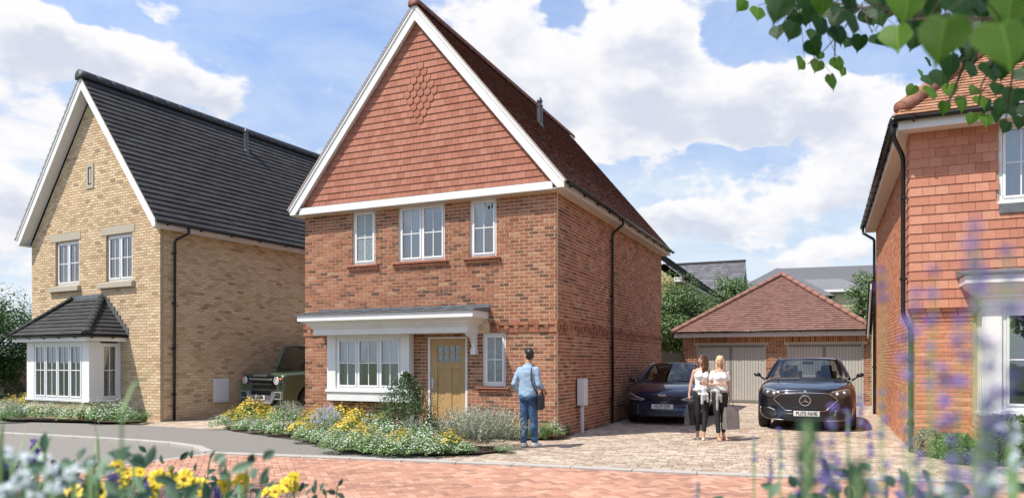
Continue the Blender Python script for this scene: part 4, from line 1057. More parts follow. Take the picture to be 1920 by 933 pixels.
def hip(parent, x0, x1, y0, y1, z0, z1, inset, m, left=True, right=True, name='roof'):
    ym = (y0+y1)/2; a, b = x0+(inset if left else 0), x1-(inset if right else 0)
    r_ = MB(); r_.poly([(x0,y0,z0),(x1,y0,z0),(b,ym,z1),(a,ym,z1)], .4).poly([(x0,y1,z0),(x1,y1,z0),(b,ym,z1),(a,ym,z1)], .3).poly([(x0,y0,z0),(a,ym,z1),(x0,y1,z0)], .6).poly([(x1,y0,z0),(b,ym,z1),(x1,y1,z0)], .6)
    return r_.build(name, m, parent)
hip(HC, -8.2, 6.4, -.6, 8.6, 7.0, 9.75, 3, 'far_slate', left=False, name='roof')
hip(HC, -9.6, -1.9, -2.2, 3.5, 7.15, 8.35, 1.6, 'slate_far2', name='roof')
MB().box(-9.5, -2.0, -2.25, -2.2, 7.0, 7.2).build('fascia', 'white', HC)
mb = MB(); mb.box(-9.2, -2.3, -1.8, 0, 0, 7.05, skip='tb'); mb.build('wall', 'cream_render', HC)
w = MB().box(-5.6,-4.4,-1.84,-1.81,5.75,6.9).build('window', 'upvc', HC); MB().box(-5.53,-5.04,-1.85,-1.841,5.82,6.83).build('pane', 'far_glass', w); MB().box(-4.96,-4.47,-1.85,-1.841,5.82,6.83).build('pane', 'far_glass', w)
FD = Frame(24.6, 55.6, 24)
HD = thing('rear_house', 'far house showing only its grey hipped roof peak above the garage ridge', 'house', FD.loc(), FD.rz)
MB().box(-8, 0, 0, 8, 0, 6.6, skip='tb').build('wall', 'cream_render', HD)
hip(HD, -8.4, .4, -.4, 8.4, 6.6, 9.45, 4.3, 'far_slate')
# ------------------------------------------------------------------ fence behind the blue car
def fence(P0, P1, h, label):
    P0, P1 = Vector(P0), Vector(P1); L_ = (P1-P0).length; ang = math.atan2((P1-P0).y, (P1-P0).x)
    t = thing('garden_fence', label, 'fence', P0, ang)
    x = 0
    while x < L_:
        MB().box(x, min(x+.14, L_), 0, .02, .05, h+(rnd()-.5)*.012, rnd()).build('fence_board', 'fence', t); x += .146
    x = 0
    while x <= L_: MB().box(x-.05, x+.05, .02, .12, 0, h+.05).build('fence_post', 'fence', t); x += 1.8
    return t
fence(F1.P(-.1, 9.9), F4.P(-6.5, .3), 1.85, 'dark timber board fence between the red house and the garage')
fence((-34, 33, 0), (-13.5, 33.5, 0), 1.8, 'dark timber fence under the trees left of the buff brick house')
# ------------------------------------------------------------------ trees
M['leaf_bg'] = leafmat('tree_leaves', [(0, (.022, .05, .014)), (.5, (.055, .115, .03)), (1, (.11, .20, .055))], trans=.3)
M['leaf_pale'] = leafmat('tree_leaves_pale', [(0, (.055, .11, .04)), (.5, (.16, .26, .10)), (1, (.32, .43, .21))], trans=.3)
def leafquad(mb, c, n, up, L, w, tone):
    n = n.normalized(); a = n.cross(up)
    a = a.normalized() if a.length > 1e-4 else n.orthogonal().normalized(); b = a.cross(n).normalized()
    t = c+b*L; l = c-a*w*.5+b*L*.45+n*w*.15; r = c+a*w*.5+b*L*.45+n*w*.15
    mb.add([c, r, t, l], [(0,1,2),(0,2,3)], tone)
def ovalleaf(mb, c, n, up, L, w, tone):
    n = n.normalized(); a = n.cross(up); a = a.normalized() if a.length > 1e-4 else n.orthogonal().normalized(); b = a.cross(n).normalized()
    P = lambda x, y, h: c+a*w*x+b*L*y+n*w*h
    mb.add([P(0,0,0),P(-.32,.22,.10),P(.32,.22,.10),P(0,.25,0),P(-.5,.5,.12),P(.5,.5,.12),P(0,.5,-.02),P(-.36,.78,.05),P(.36,.78,.05),P(0,.78,-.08),P(0,1.05,-.2)],
        [(0,3,1),(0,2,3),(1,3,6,4),(3,2,5,6),(4,6,9,7),(6,5,8,9),(7,9,10),(9,8,10)], tone)
def rv(rr=R_): 
    while True:
        v = Vector((rr.uniform(-1,1), rr.uniform(-1,1), rr.uniform(-1,1)))
        if .05 < v.length < 1: return v
def tree(name, label, x, y, h, cz, rx, rz_, n, leaf, m, trunk=.12, lobes=40, seed=1, cat='tree', group=None):
    rr = random.Random(seed); t = thing(name, label, cat, (x, y, 0), 0, group)
    tm = MB(); tm.tube([(0,0,-.05),(.03,0,h*.2),(-.03,.02,h*.45),(.0,0,cz)], [trunk, trunk*.85, trunk*.7, trunk*.35], 9)
    cl = []
    for i in range(lobes):
        d = rv(rr); d.normalize(); k = rr.uniform(.35, 1.0)
        c = Vector((d.x*rx*k, d.y*rx*k, cz + d.z*rz_*k)); cl.append((c, rr.uniform(.22, .42)*min(rx, rz_)))
        if i % 2 == 0: tm.tube([(0,0,cz-rz_*.6*rr.random()), tuple((c+Vector((0,0,cz-rz_*.5)))/2), tuple(c)], [trunk*.4, trunk*.22, .01], 5)
    tm.build('trunk', 'bark', t, smooth=True)
    cm = MB()
    for i in range(n):
        c, r = cl[int(rr.random()*len(cl))]; d = rv(rr); 
        if d.length < .55: d = d.normalized()*rr.uniform(.55, 1)
        p = c+d*r; nn = (d.normalized()*.7+Vector((0,0,.5))+rv(rr)*.6)
        if p.z < .15: continue
        leafquad(cm, p, nn, rv(rr), leaf*rr.uniform(.7,1.3), leaf*.6, min(1, max(0, rr.gauss(.5,.28))))
    cm.build('crown', m, t)
    return t
tree('tree', 'bushy green tree between the red house and the garage roof', 7.0, 30.4, 4.9, 2.9, 1.75, 2.2, 30000, .10, 'leaf_pale', seed=3, lobes=110)
tree('tree', 'small pale green tree whose top shows above the left slope of the garage roof', 12.6, 40.5, 6.3, 4.3, 1.7, 2.0, 9000, .14, 'leaf_pale', seed=5)
tree('tree', 'green tree beside the orange house rising over the right end of the garage', 20.1, 39.5, 7.0, 4.6, 1.35, 2.6, 10000, .14, 'leaf_pale', seed=8, lobes=55)
tree('tree', 'large bushy tree at the left edge beside the buff brick house', -22.6, 30.5, 5.0, 2.5, 2.9, 2.2, 22000, .12, 'leaf_bg', seed=12, lobes=80, trunk=.15)
tree('tree', 'round green tree farther back at the left edge of the view', -27.5, 34, 5.4, 2.8, 3.0, 2.6, 12000, .14, 'leaf_bg', seed=13, lobes=60)
ORD = 'first second third fourth fifth sixth seventh eighth ninth tenth eleventh twelfth thirteenth fourteenth fifteenth sixteenth seventeenth eighteenth nineteenth twentieth twenty-first twenty-second twenty-third twenty-fourth twenty-fifth'.split()
for i, (x, y, s_) in enumerate(((-9, -16, 1.3), (-3, -19, 1.5), (4, -17, 1.25), (11, -20, 1.5), (-17, -15, 1.4), (-24, -8, 1.4))):
    tree('street_tree', ORD[i]+' garden tree from the left across the street behind the viewer', x, y, 6*s_, 4*s_, 2.4*s_, 2.6*s_, 2600, .42, 'leaf_bg', seed=30+i, group='trees across the street', lobes=40)
# ------------------------------------------------------------------ bedding plants
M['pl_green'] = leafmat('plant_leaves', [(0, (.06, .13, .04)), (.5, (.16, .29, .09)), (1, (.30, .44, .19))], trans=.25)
M['pl_silver'] = leafmat('silver_leaves', [(0, (.13, .15, .10)), (.5, (.28, .31, .22)), (1, (.44, .46, .36))], trans=.2)
M['pl_dark'] = leafmat('dark_leaves', [(0, (.025, .055, .022)), (.5, (.06, .12, .045)), (1, (.15, .24, .10))], trans=.15, rough=.35)
M['fl_white'] = leafmat('white_petals', [(0, (.46, .54, .42)), (1, (.85, .86, .84))], trans=.25)
M['fl_yellow'] = leafmat('yellow_petals', [(0, (.60, .36, .02)), (1, (.85, .66, .10))], trans=.25)
M['fl_lilac'] = leafmat('lilac_petals', [(0, (.38, .37, .48)), (1, (.62, .62, .68))], trans=.25)
def clump_mesh(kind, seed):
    rr = random.Random(seed); g, f = MB(), MB()
    if kind in ('white', 'yellow', 'lilac'):
        r, h = .30, .34
        for i in range(1000):
            a = rr.uniform(0, 2*PI); q = math.sqrt(rr.random()); e = rr.uniform(.15, 1)
            top = h*math.sqrt(max(0, 1-(q*.93)**2))*(1+.18*math.sin(a*3+seed)+.1*math.sin(a*7))
            p = Vector((q*r*math.cos(a), q*r*math.sin(a), top*e**.5))
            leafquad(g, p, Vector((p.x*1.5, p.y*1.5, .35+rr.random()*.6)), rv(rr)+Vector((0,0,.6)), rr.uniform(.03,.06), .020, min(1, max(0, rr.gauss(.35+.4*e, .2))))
        nfl = {'white': 270, 'yellow': 300, 'lilac': 300}[kind]
        for i in range(nfl):
            a = rr.uniform(0, 2*PI); q = math.sqrt(rr.random())*1.02; lift = rr.uniform(-.05, .06)
            top = h*math.sqrt(max(0.02, 1-(q*.9)**2))*(1+.18*math.sin(a*3+seed)+.1*math.sin(a*7))+lift
            p = Vector((q*r*math.cos(a), q*r*math.sin(a), max(.03, top)))
            n = Vector((p.x*1.2, p.y*1.2-.08, .25+rr.random()*.3)).normalized(); s = {'white': .011, 'yellow': .016, 'lilac': .010}[kind]*rr.uniform(.7,1.3)
            x_ = n.orthogonal().normalized(); y_ = n.cross(x_)
            if kind == 'lilac':
                f.add([p-x_*s, p+x_*s, p+Vector((0,0,.05))+x_*s*.4, p+Vector((0,0,.05))-x_*s*.4], [(0,1,2,3)], rr.random())
            else:
                m_ = 5; vs = [p]+[p+(x_*math.cos(2*PI*k/m_)+y_*math.sin(2*PI*k/m_))*s*(1 if k % 2 == 0 or True else .5)+n*s*.2 for k in range(m_)]
                f.add(vs, [(0, 1+k, 1+(k+1) % m_) for k in range(m_)], rr.random())
        return g.mesh('foliage', 'pl_green'), f.mesh('blossom', {'white': 'fl_white', 'yellow': 'fl_yellow', 'lilac': 'fl_lilac'}[kind])
    if kind == 'silver':
        r, h = .42, .50
        for i in range(150):
            a = rr.uniform(0, 2*PI); q = math.sqrt(rr.random()); tip = Vector((q*r*math.cos(a)*1.1, q*r*math.sin(a)*1.1, h*math.sqrt(max(0, 1-(q*.85)**2))*rr.uniform(.8,1.08)+.03)); base = Vector((tip.x*.55, tip.y*.55, tip.z*.25))
            d = (tip-base)
            for k in range(16):
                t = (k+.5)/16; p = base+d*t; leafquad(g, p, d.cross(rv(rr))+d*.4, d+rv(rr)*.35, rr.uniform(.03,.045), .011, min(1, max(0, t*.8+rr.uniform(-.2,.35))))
        return g.mesh('foliage', 'pl_silver'), None
    if kind == 'evergreen':
        for i in range(6500):
            a = rr.uniform(0, 2*PI); z = rr.random(); w = .70*(1-abs(z-.28)**1.3*1.45)*(1+.34*math.sin(a*5+z*8)+.15*math.sin(a*11-z*5))
            q = rr.uniform(.55, 1.0); p = Vector((w*q*math.cos(a), w*q*math.sin(a), .05+z*1.0+.05*math.sin(a*5)))
            leafquad(g, p, Vector((p.x, p.y, .25))+rv(rr)*.5, rv(rr), rr.uniform(.028,.048), .022, min(1, max(0, rr.gauss(.5,.28))))
        return g.mesh('foliage', 'pl_dark'), None
    if kind == 'grass':
        for i in range(260):
            a = rr.uniform(0, 2*PI); r = rr.uniform(0,.07); b = Vector((r*math.cos(a), r*math.sin(a), 0)); l = rr.uniform(.25,.5); o_ = rr.uniform(.05,.28)
            t1 = b+Vector((math.cos(a)*o_*.4, math.sin(a)*o_*.4, l*.6)); t2 = b+Vector((math.cos(a)*o_, math.sin(a)*o_, l*.95)); s = Vector((-math.sin(a), math.cos(a), 0))*.004
            g.add([b-s, b+s, t1+s, t1-s, t2], [(0,1,2,3),(3,2,4)], rr.random())
        return g.mesh('foliage', 'pl_green'), None
CM = {k: [clump_mesh(k, s) for s in range(1, 1+n)] for k, n in (('white', 3), ('yellow', 2), ('lilac', 2), ('silver', 2), ('evergreen', 1), ('grass', 2))}
KN = {'white': ('white_flower_plant', 'plant', 'mound of small white flowers'), 'yellow': ('yellow_flower_plant', 'plant', 'mound of small yellow flowers'),
      'lilac': ('lilac_flower_plant', 'plant', 'pale lilac flower mound'), 'silver': ('silver_shrub', 'shrub', 'silvery grey leafy shrub'),
      'evergreen': ('evergreen_shrub', 'shrub', 'dark glossy evergreen shrub'), 'grass': ('grass_tuft', 'plant', 'tuft of thin green grass')}
CL = []
def clump(kind, x, y, s, where, sz=1.0):
    me, fl = CM[kind][int(rnd()*len(CM[kind])*.999)]; nm, cat, lab = KN[kind]
    o = bpy.data.objects.new(nm, me); C.objects.link(o); o.location = (x, y, .03); o.rotation_euler.z = rnd()*6; o.scale = (s, s, s*sz)
    tag(o, lab, cat, nm.replace('_', ' ')+'s '+where); CL.append((nm, where, x/y, y, o))
    if fl: inst('blossom', fl, o)
    return o
def at(px, py, z=0):   # ground point seen at a photo pixel
    t = (CAMH-z)*1344/(py-676); return ((px-960)/1344*t, t)
mid = 'in the bed before the red house'
for k, px, py, s, sz in [
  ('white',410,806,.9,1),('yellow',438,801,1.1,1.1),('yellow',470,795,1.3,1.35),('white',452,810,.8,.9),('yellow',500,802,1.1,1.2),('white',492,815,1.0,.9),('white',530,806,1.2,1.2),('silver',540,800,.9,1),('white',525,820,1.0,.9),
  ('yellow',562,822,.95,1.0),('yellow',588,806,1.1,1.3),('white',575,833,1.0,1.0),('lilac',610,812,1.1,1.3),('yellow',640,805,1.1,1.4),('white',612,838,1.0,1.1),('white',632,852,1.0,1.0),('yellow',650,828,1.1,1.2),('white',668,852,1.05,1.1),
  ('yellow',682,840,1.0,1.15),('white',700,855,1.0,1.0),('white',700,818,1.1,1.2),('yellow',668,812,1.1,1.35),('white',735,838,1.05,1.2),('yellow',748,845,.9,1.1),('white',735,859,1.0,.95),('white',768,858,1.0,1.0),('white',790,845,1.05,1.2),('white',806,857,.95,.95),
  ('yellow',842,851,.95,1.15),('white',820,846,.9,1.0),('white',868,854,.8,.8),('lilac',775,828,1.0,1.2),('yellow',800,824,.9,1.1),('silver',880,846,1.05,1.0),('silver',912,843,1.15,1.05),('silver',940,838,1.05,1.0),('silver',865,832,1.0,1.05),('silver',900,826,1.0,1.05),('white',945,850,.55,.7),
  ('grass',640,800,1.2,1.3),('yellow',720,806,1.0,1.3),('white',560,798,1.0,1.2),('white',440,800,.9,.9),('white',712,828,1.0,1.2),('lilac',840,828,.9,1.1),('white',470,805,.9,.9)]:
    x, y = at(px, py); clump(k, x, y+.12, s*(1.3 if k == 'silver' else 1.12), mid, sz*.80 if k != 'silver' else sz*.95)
for k, px, py, s, sz in [('yellow',952,822,.75,1.15),('yellow',985,820,.8,1.2),('white',968,826,.7,.9),('white',1012,824,.85,1.0),('grass',1022,826,.8,.9),('white',1040,823,.85,1.0),('white',1052,816,.8,1.0),('lilac',925,812,.8,1.3),('yellow',905,808,.8,1.3),('white',1000,815,.8,1.1)]:
    x, y = at(px, py); clump(k, x, y+.12, s, 'at the foot of the wall behind the man', sz)
ex, ey_ = at(762, 823); o = clump('evergreen', ex, ey_, 1.08, 'left of the oak front door', 1.12); 
o2 = clump('evergreen', ex+.55, ey_-.5, .5, 'low beside the larger one before the door', .8); o2['group'] = 'evergreen shrubs'; o['group'] = 'evergreen shrubs'
lft = 'under the bay of the buff brick house'
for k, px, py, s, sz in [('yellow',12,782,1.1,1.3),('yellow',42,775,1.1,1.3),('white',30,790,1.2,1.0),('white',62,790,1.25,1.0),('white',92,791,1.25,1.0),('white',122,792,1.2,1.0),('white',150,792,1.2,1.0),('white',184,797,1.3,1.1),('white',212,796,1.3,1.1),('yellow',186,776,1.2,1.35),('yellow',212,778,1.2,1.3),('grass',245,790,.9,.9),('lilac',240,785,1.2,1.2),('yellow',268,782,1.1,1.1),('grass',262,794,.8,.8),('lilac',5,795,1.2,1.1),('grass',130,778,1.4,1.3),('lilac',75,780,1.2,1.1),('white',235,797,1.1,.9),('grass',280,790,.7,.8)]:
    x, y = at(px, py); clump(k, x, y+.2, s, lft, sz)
M['pl_box'] = leafmat('hedge_leaves', [(0, (.03, .07, .02)), (.5, (.10, .19, .05)), (1, (.22, .34, .10))], trans=.25)
def bush(label, x, y, r, h, n, seed, m='pl_box', leaf=.04, cat='shrub', name='hedge_shrub'):
    rr = random.Random(seed); g = MB()
    for i in range(n):
        a = rr.uniform(0, 2*PI); z = rr.random(); w = r*(1-abs(z-.4)**2*1.3)*(1+.15*math.sin(a*4+z*7)); q = rr.uniform(.6,1)
        p = Vector((w*q*math.cos(a), w*q*math.sin(a), z*h)); leafquad(g, p, Vector((p.x, p.y, .2))+rv(rr)*.5, rv(rr), leaf*rr.uniform(.7,1.2), leaf*.55, min(1, max(0, rr.gauss(.5,.28))))
    o = g.build(name, m); o.location = (x, y, .03); return tag(o, label, cat)
bush('leafy green shrub under the white bay of the orange house', *F3.P(1.15, -.95).xy, .42, .72, 6500, 41)
bush('rounded green shrub at the right end under the white bay', *F3.P(1.8, -1.1).xy, .45, .78, 6000, 42)
bush('small yellow tinged leafy plant by the foot of the orange house downpipe', *F3.P(.15, -.35).xy, .22, .42, 1500, 43, m='pl_silver')
bush('low blue green ground plant beside the orange house shrubs', *F3.P(.5, -.6).xy, .34, .38, 3500, 44, m='pl_green')
bush('low green ground plant nearest the drive by the orange house', *F3.P(.6, -1.05).xy, .34, .30, 3000, 45)

ORD = 'first second third fourth fifth sixth seventh eighth ninth tenth eleventh twelfth thirteenth fourteenth fifteenth sixteenth seventeenth eighteenth nineteenth twentieth twenty-first twenty-second twenty-third twenty-fourth twenty-fifth'.split()
def number_clumps():
    """each plant says which of its kind it is, counted from the left in its bed"""
    short = {mid: 'in the bed before the red house', lft: 'below the buff house bay'}
    gr = {}
    for nm, where, k, y, o in CL: gr.setdefault((nm, where), []).append((k, y, o))
    for (nm, where), L_ in gr.items():
        L_.sort(key=lambda t: t[0]); base = [l[2] for l in KN.values() if l[0] == nm][0]
        if len(L_) == 1: L_[0][2]['label'] = base+' '+where; continue
        for i, (k, y, o) in enumerate(L_): o['label'] = base+', '+ORD[i]+' from the left '+short.get(where, 'behind the man')
number_clumps()

tree('street_tree', 'tall street tree standing left of the viewer, casting the dappled shade on the road', -9.4, 5.4, 9.5, 8.0, 2.3, 1.9, 5200, .16, 'leaf_bg', seed=71, lobes=44, trunk=.16)
# ------------------------------------------------------------------ cars
from mathutils.bvhtree import BVHTree
def paint(name, c, c2):
    m, t, p = newmat(name)
    lw = t.nodes.new('ShaderNodeLayerWeight'); lw.inputs[0].default_value = .35
    t.links.new(mixc(t, lw.outputs['Facing'], c, c2), p.inputs['Base Color'])
    p.inputs['Metallic'].default_value = .45; p.inputs['Roughness'].default_value = .32
    p.inputs['Coat Weight'].default_value = 1; p.inputs['Coat Roughness'].default_value = .03
    return m
M['paint_blue'] = paint('dark_blue_paint', (.007, .011, .026), (.004, .006, .014))
M['paint_navy'] = paint('navy_paint', (.009, .020, .066), (.004, .009, .03))
M['paint_green'] = paint('dark_green_paint', (.085, .15, .085), (.05, .085, .05))
M['paint_white'] = pmat('white_car_roof', (.75, .77, .78), .2, var=.02, coat=1)
M['tyre'] = pmat('tyre_rubber', (.018, .018, .018), .8, var=.1)
M['trim'] = pmat('black_trim', (.012, .012, .013), .35, var=.1)
M['alloy'] = pmat('alloy_rim', (.55, .56, .57), .25, metal=.9, var=.05)
M['chrome'] = pmat('chrome', (.75, .76, .78), .08, metal=1, var=.02)
M['silver'] = pmat('satin_silver', (.50, .51, .52), .35, metal=.6, var=.04)
M['seat'] = pmat('seat_fabric', (.02, .02, .022), .8, var=.2)
M['lampglass'] = pmat('headlamp_lens', (.05, .055, .065), .05, var=.1, coat=1)
M['lamplight'] = pmat('headlamp_reflector', (.85, .88, .92), .1, metal=.5, var=.02)
M['amber'] = pmat('amber_lens', (.75, .20, .04), .2, var=.05)
M['plate'] = pmat('plate_white', (.74, .76, .74), .4, var=.02)
M['plate_txt'] = pmat('plate_black', (.015, .015, .015), .4, var=.02)
M['plate_blue'] = pmat('plate_blue', (.03, .06, .35), .4, var=.02)
TS = bpy.data.scenes.new('workbench')      # small scene where single meshes are evaluated quickly
def evalmesh(o, name):
    TS.collection.objects.link(o); vl = TS.view_layers[0]; vl.update()
    me = bpy.data.meshes.new_from_object(o.evaluated_get(vl.depsgraph)); me.name = name
    TS.collection.objects.unlink(o); return me
def text_obj(s, size, m, parent, loc, rot=(PI/2, 0, 0), sx=1, name='lettering', depth=.002, name_font=None, bold=0):
    cu = bpy.data.curves.new('t', 'FONT'); cu.body = s; cu.size = size; cu.align_x = 'CENTER'; cu.align_y = 'CENTER'; cu.extrude = depth; cu.offset = bold
    t = bpy.data.objects.new('t', cu); me = evalmesh(t, name)
    bpy.data.objects.remove(t); bpy.data.curves.remove(cu)
    me.materials.clear(); me.materials.append(M[m]); o = bpy.data.objects.new(name, me); C.objects.link(o)
    o.parent = parent; o.location = loc; o.rotation_euler = rot; o.scale = (sx, 1, 1); return o
def loft_body(secs, m, parent, arches=(), ar=.40, hw=1.0, sub=2):
    """secs: (y, [(x,z)...]) half profiles from bottom centre outwards and over to top centre"""
    rows = []
    for y, pr in secs:
        dy = [0]*len(pr)
        ring = [(x, y+(q if q else 0), z) for (x, z, *qq) in pr for q in [(qq[0] if qq else 0)]]
        ring += [(-x, yy, z) for (x, yy, z) in reversed(ring[1:-1])]
        rows.append(ring)
    mb = MB(); mb.grid(rows, closed=True); n = len(rows[0])
    for idx, row in ((0, rows[0]), (-1, rows[-1])):
        c = (0, row[0][1], sum(p[2] for p in row)/n); k = len(mb.v); mb.v.append(c)
        base = 0 if idx == 0 else (len(rows)-1)*n
        for i in range(n): mb.f.append((base+i, base+(i+1) % n, k)); mb.t.append(.5)
    tmp = mb.build('tmp', m, None, smooth=True, fix=True, sub=sub)
    me = evalmesh(tmp, 'body'); bpy.data.objects.remove(tmp)
    o = bpy.data.objects.new('body', me); C.objects.link(o)
    for (ay, az) in arches:
        cb = MB(); cb.lathe([(ar, -hw-.3), (ar, hw+.3)], 40, axis='x', origin=(0, ay, az), caps=True)
        co = cb.build('cut', m, None, fix=True); TS.collection.objects.link(co)
        for s_ in (1, -1):
            pass
        md = o.modifiers.new('b', 'BOOLEAN'); md.object = co; md.operation = 'DIFFERENCE'; md.solver = 'EXACT'
        me2 = evalmesh(o, 'body'); o.modifiers.clear(); o.data = me2; bpy.data.objects.remove(co)
    o.data.polygons.foreach_set('use_smooth', [True]*len(o.data.polygons))
    o.data.materials.clear(); o.data.materials.append(M[m])
    o.parent = parent
    return o
def bvh_of(o): return BVHTree.FromPolygons([v.co for v in o.data.vertices], [tuple(p.vertices) for p in o.data.polygons])
def surf_y(b, x, z, default=0):
    h = b.ray_cast(Vector((x, -2, z)), Vector((0, 1, 0)))
    return h[0].y if h[0] is not None and h[0].y < 1.2 else default
def decal(name, pts, m, parent, b, off=.006, cut=5, both=False, default=.05, thick=.012):
    """panel of the given outline (x,z) laid on the body's front"""
    bm = bmesh.new(); vs = [bm.verts.new((x, 0, z)) for x, z in pts]; f = bm.faces.new(vs)
    bmesh.ops.triangulate(bm, faces=bm.faces)
    for _ in range(cut):
        es = [e for e in bm.edges if e.calc_length() > .06]
        if not es: break
        bmesh.ops.subdivide_edges(bm, edges=es, cuts=1); bmesh.ops.triangulate(bm, faces=bm.faces)
    last = default
    for v in bm.verts: v.co.y = surf_y(b, v.co.x, v.co.z, default)-off
    bmesh.ops.recalc_face_normals(bm, faces=bm.faces)
    me = bpy.data.meshes.new(name); bm.to_mesh(me); bm.free(); me.polygons.foreach_set('use_smooth', [True]*len(me.polygons))
    me.materials.append(M[m]); o = bpy.data.objects.new(name, me); C.objects.link(o); o.parent = parent
    q = o.modifiers.new('t', 'SOLIDIFY'); q.thickness = thick; q.offset = 0
    return o
def strip(name, pts, r, m, parent, b, off=.008, default=.05):
    P_ = []
    for i in range(len(pts)-1):
        for k in range(6):
            t = k/6; x = pts[i][0]*(1-t)+pts[i+1][0]*t; z = pts[i][1]*(1-t)+pts[i+1][1]*t; P_.append((x, surf_y(b, x, z, default)-off, z))
    x, z = pts[-1]; P_.append((x, surf_y(b, x, z, default)-off, z))
    return MB().tube(P_, r, 6).build(name, m, parent, smooth=True)
def wheel(parent, x, y, r, w, spokes=5, rimm='alloy', side=1):
    o = MB().lathe([(r*.70, -w/2), (r*.94, -w/2), (r, -w*.35), (r, w*.35), (r*.94, w/2), (r*.70, w/2), (r*.70, -w/2)], 36, axis='x').build('wheel', 'tyre', parent, loc=(x, y, r), auto=.6)
    f = side*w*.42
    MB().lathe([(r*.71, f), (r*.66, f+side*.01), (r*.64, f-side*.05), (r*.62, f-side*.12)], 36, axis='x').build('rim', rimm, o, smooth=True)
    sp = MB()
    for k in range(spokes):
        for d in (-.16, .16):
            a = 2*PI*k/spokes; A = Vector((f-side*.02, math.cos(a+d*.4)*r*.12, math.sin(a+d*.4)*r*.12)); B = Vector((f-side*.005, math.cos(a+d)*r*.66, math.sin(a+d)*r*.66)); sp.tube([A, B], [.022, .016], 6)
    sp.lathe([(.0, f), (r*.16, f-side*.01), (r*.16, f-side*.05)], 16, axis='x'); sp.build('spokes', rimm, o)
    MB().lathe([(0, f-side*.13), (r*.66, f-side*.13)], 20, axis='x').build('brake_disc', 'trim', o)
    return o
def glasshouse(car, wb, wt, yb, yt, zb, zt, yr_t, yr_b, zrb, paintm, belt_w, rear_w, roofz, pill=.035, roofm=None, bulge=.12, seats=True, mid_pillars=(), zbelt_r=None):
    lp = lambda a, b, t: a+(b-a)*t
    def front(u, t): return (u*lp(wb, wt, t), lp(yb, yt, t)+bulge*u*u, lp(zb, zt, t)+.02*math.sin(PI*t)-.03*u*u*t)
    def rear(u, t): return (u*lp(rear_w, wt*.93, t), lp(yr_b, yr_t, t)-bulge*.7*u*u, lp(zrb, zt-.01, t)+.015*math.sin(PI*t)-.03*u*u*t)
    us = [-1+2*k/12 for k in range(13)]
    MB().grid([[front(u, t/6) for u in us] for t in range(7)]).build('windscreen', 'carglass', car, smooth=True)
    MB().grid([[rear(u, t/6) for u in us] for t in range(7)]).build('rear_window', 'carglass', car, smooth=True)
    fr = [front(u, 1) for u in us]; rr_ = [rear(u, 1) for u in us]
    rows = []
    for k in range(9):
        t = k/8; crown = roofz*math.sin(PI*min(1, max(0, t)))
        rows.append([(lp(a[0], b[0], t)*(1+.03*math.sin(PI*t)), lp(a[1], b[1], t), lp(a[2], b[2], t)+crown*(1-.25*(u*u))) for a, b, u in zip(fr, rr_, us)])
    MB().grid(rows).build('roof', roofm or paintm, car, smooth=True, solid=.02)
    for s_ in (1, -1):
        A = [Vector(front(s_, t/8)) for t in range(9)]; B = [Vector(rear(s_, t/8)) for t in range(9)]
        n = 12; rws = []
        for i in range(9):
            t = i/8; row = []
            for k in range(n+1):
                q = k/n; a, b = A[i], B[i]; p = a.lerp(b, q); 
                top = rows[int(round(q*8))][-1 if s_ > 0 else 0]
                bx = s_*belt_w*(1-.10*abs(2*q-1)**2)
                x = lp(p.x, s_*max(abs(p.x), 0)*1.0, t); out = math.sin(PI*q)
                p.x = s_*(abs(p.x)+ (belt_w-abs(A[0].x.__float__() if hasattr(A[0].x,'__float__') else A[0].x))*out*(1-t)*.8); p.z += roofz*math.sin(PI*q)*t*.75
                row.append(tuple(p))
            rws.append(row)
        MB().grid(rws).build('side_window', 'carglass', car, smooth=True)
        MB().tube([tuple(p+Vector((s_*.004,0,.004))) for p in A], pill, 8).build('pillar', paintm, car, smooth=True)
        MB().tube([tuple(p) for p in B], pill*1.4, 8).build('pillar', paintm, car, smooth=True)
        MB().tube([Vector(p)+Vector((0,0,.005)) for p in rws[-1]], pill*.9, 8).build('roof_rail', paintm, car, smooth=True)
        for q in mid_pillars:
            k = int(q*n); MB().tube([rws[i][k] for i in range(9)], .035, 6).build('pillar', 'trim', car, smooth=True)
    if seats:
        for s_ in (1, -1):
            cx = s_*wb*.45
            for yy in (yt+.45, (yt+yr_t)/2+.55):
                st_ = MB(); st_.obox((cx, yy, zb-.12), (.24,0,0), (0,.06,0), (0,.05,.30)); st_.obox((cx, yy+.07, zb+.24), (.13,0,0), (0,.05,0), (0,.02,.09)); st_.build('seat', 'seat', car, bevel=.04)
        MB().obox((0, yb+.28, zb-.06), (wb*.92,0,0), (0,.26,0), (0,0,.06)).build('dashboard', 'seat', car, bevel=.05)
        MB().lathe([(.17,-.012),(.185,0),(.17,.012),(.158,0),(.17,-.012)], 24, axis='y', origin=(wb*.45, yb+.55, zb-.0)).build('steering_wheel', 'seat', car, smooth=True)
        MB().obox((0, yt+.03, zt-.10), (.13,0,0), (0,.015,0), (0,0,.035)).build('rear_view_mirror', 'trim', car, bevel=.015)
def door_mirror(car, x, y, z, s_, m, w=.10):
    o = MB().obox((x, y, z), (w,0,0), (0,.055,0), (s_*.01,0,.065)).build('door_mirror', m, car, sub=2, smooth=True)
    MB().tube([(x-s_*w*.6, y+.01, z-.04),(x-s_*(w+.08), y+.03, z-.13)], .022, 8).build('mirror_arm', 'trim', o, smooth=True)
    return o
def plate(car, x, z, w, h, s, y, blue=False):
    p = MB().box(-w/2, w/2, 0, .012, -h/2, h/2).build('number_plate', 'plate', car, loc=(x, y, z), bevel=.003)
    text_obj(s, h*.98, 'plate_txt', p, (0 if not blue else .03, -.0035, 0), sx=.74*w/(.52)*1.12, bold=.0015)
    if blue: MB().box(-w/2, -w/2+.05, -.0022, -.0002, -h/2, h/2).build('plate_band', 'plate_blue', p)
    return p
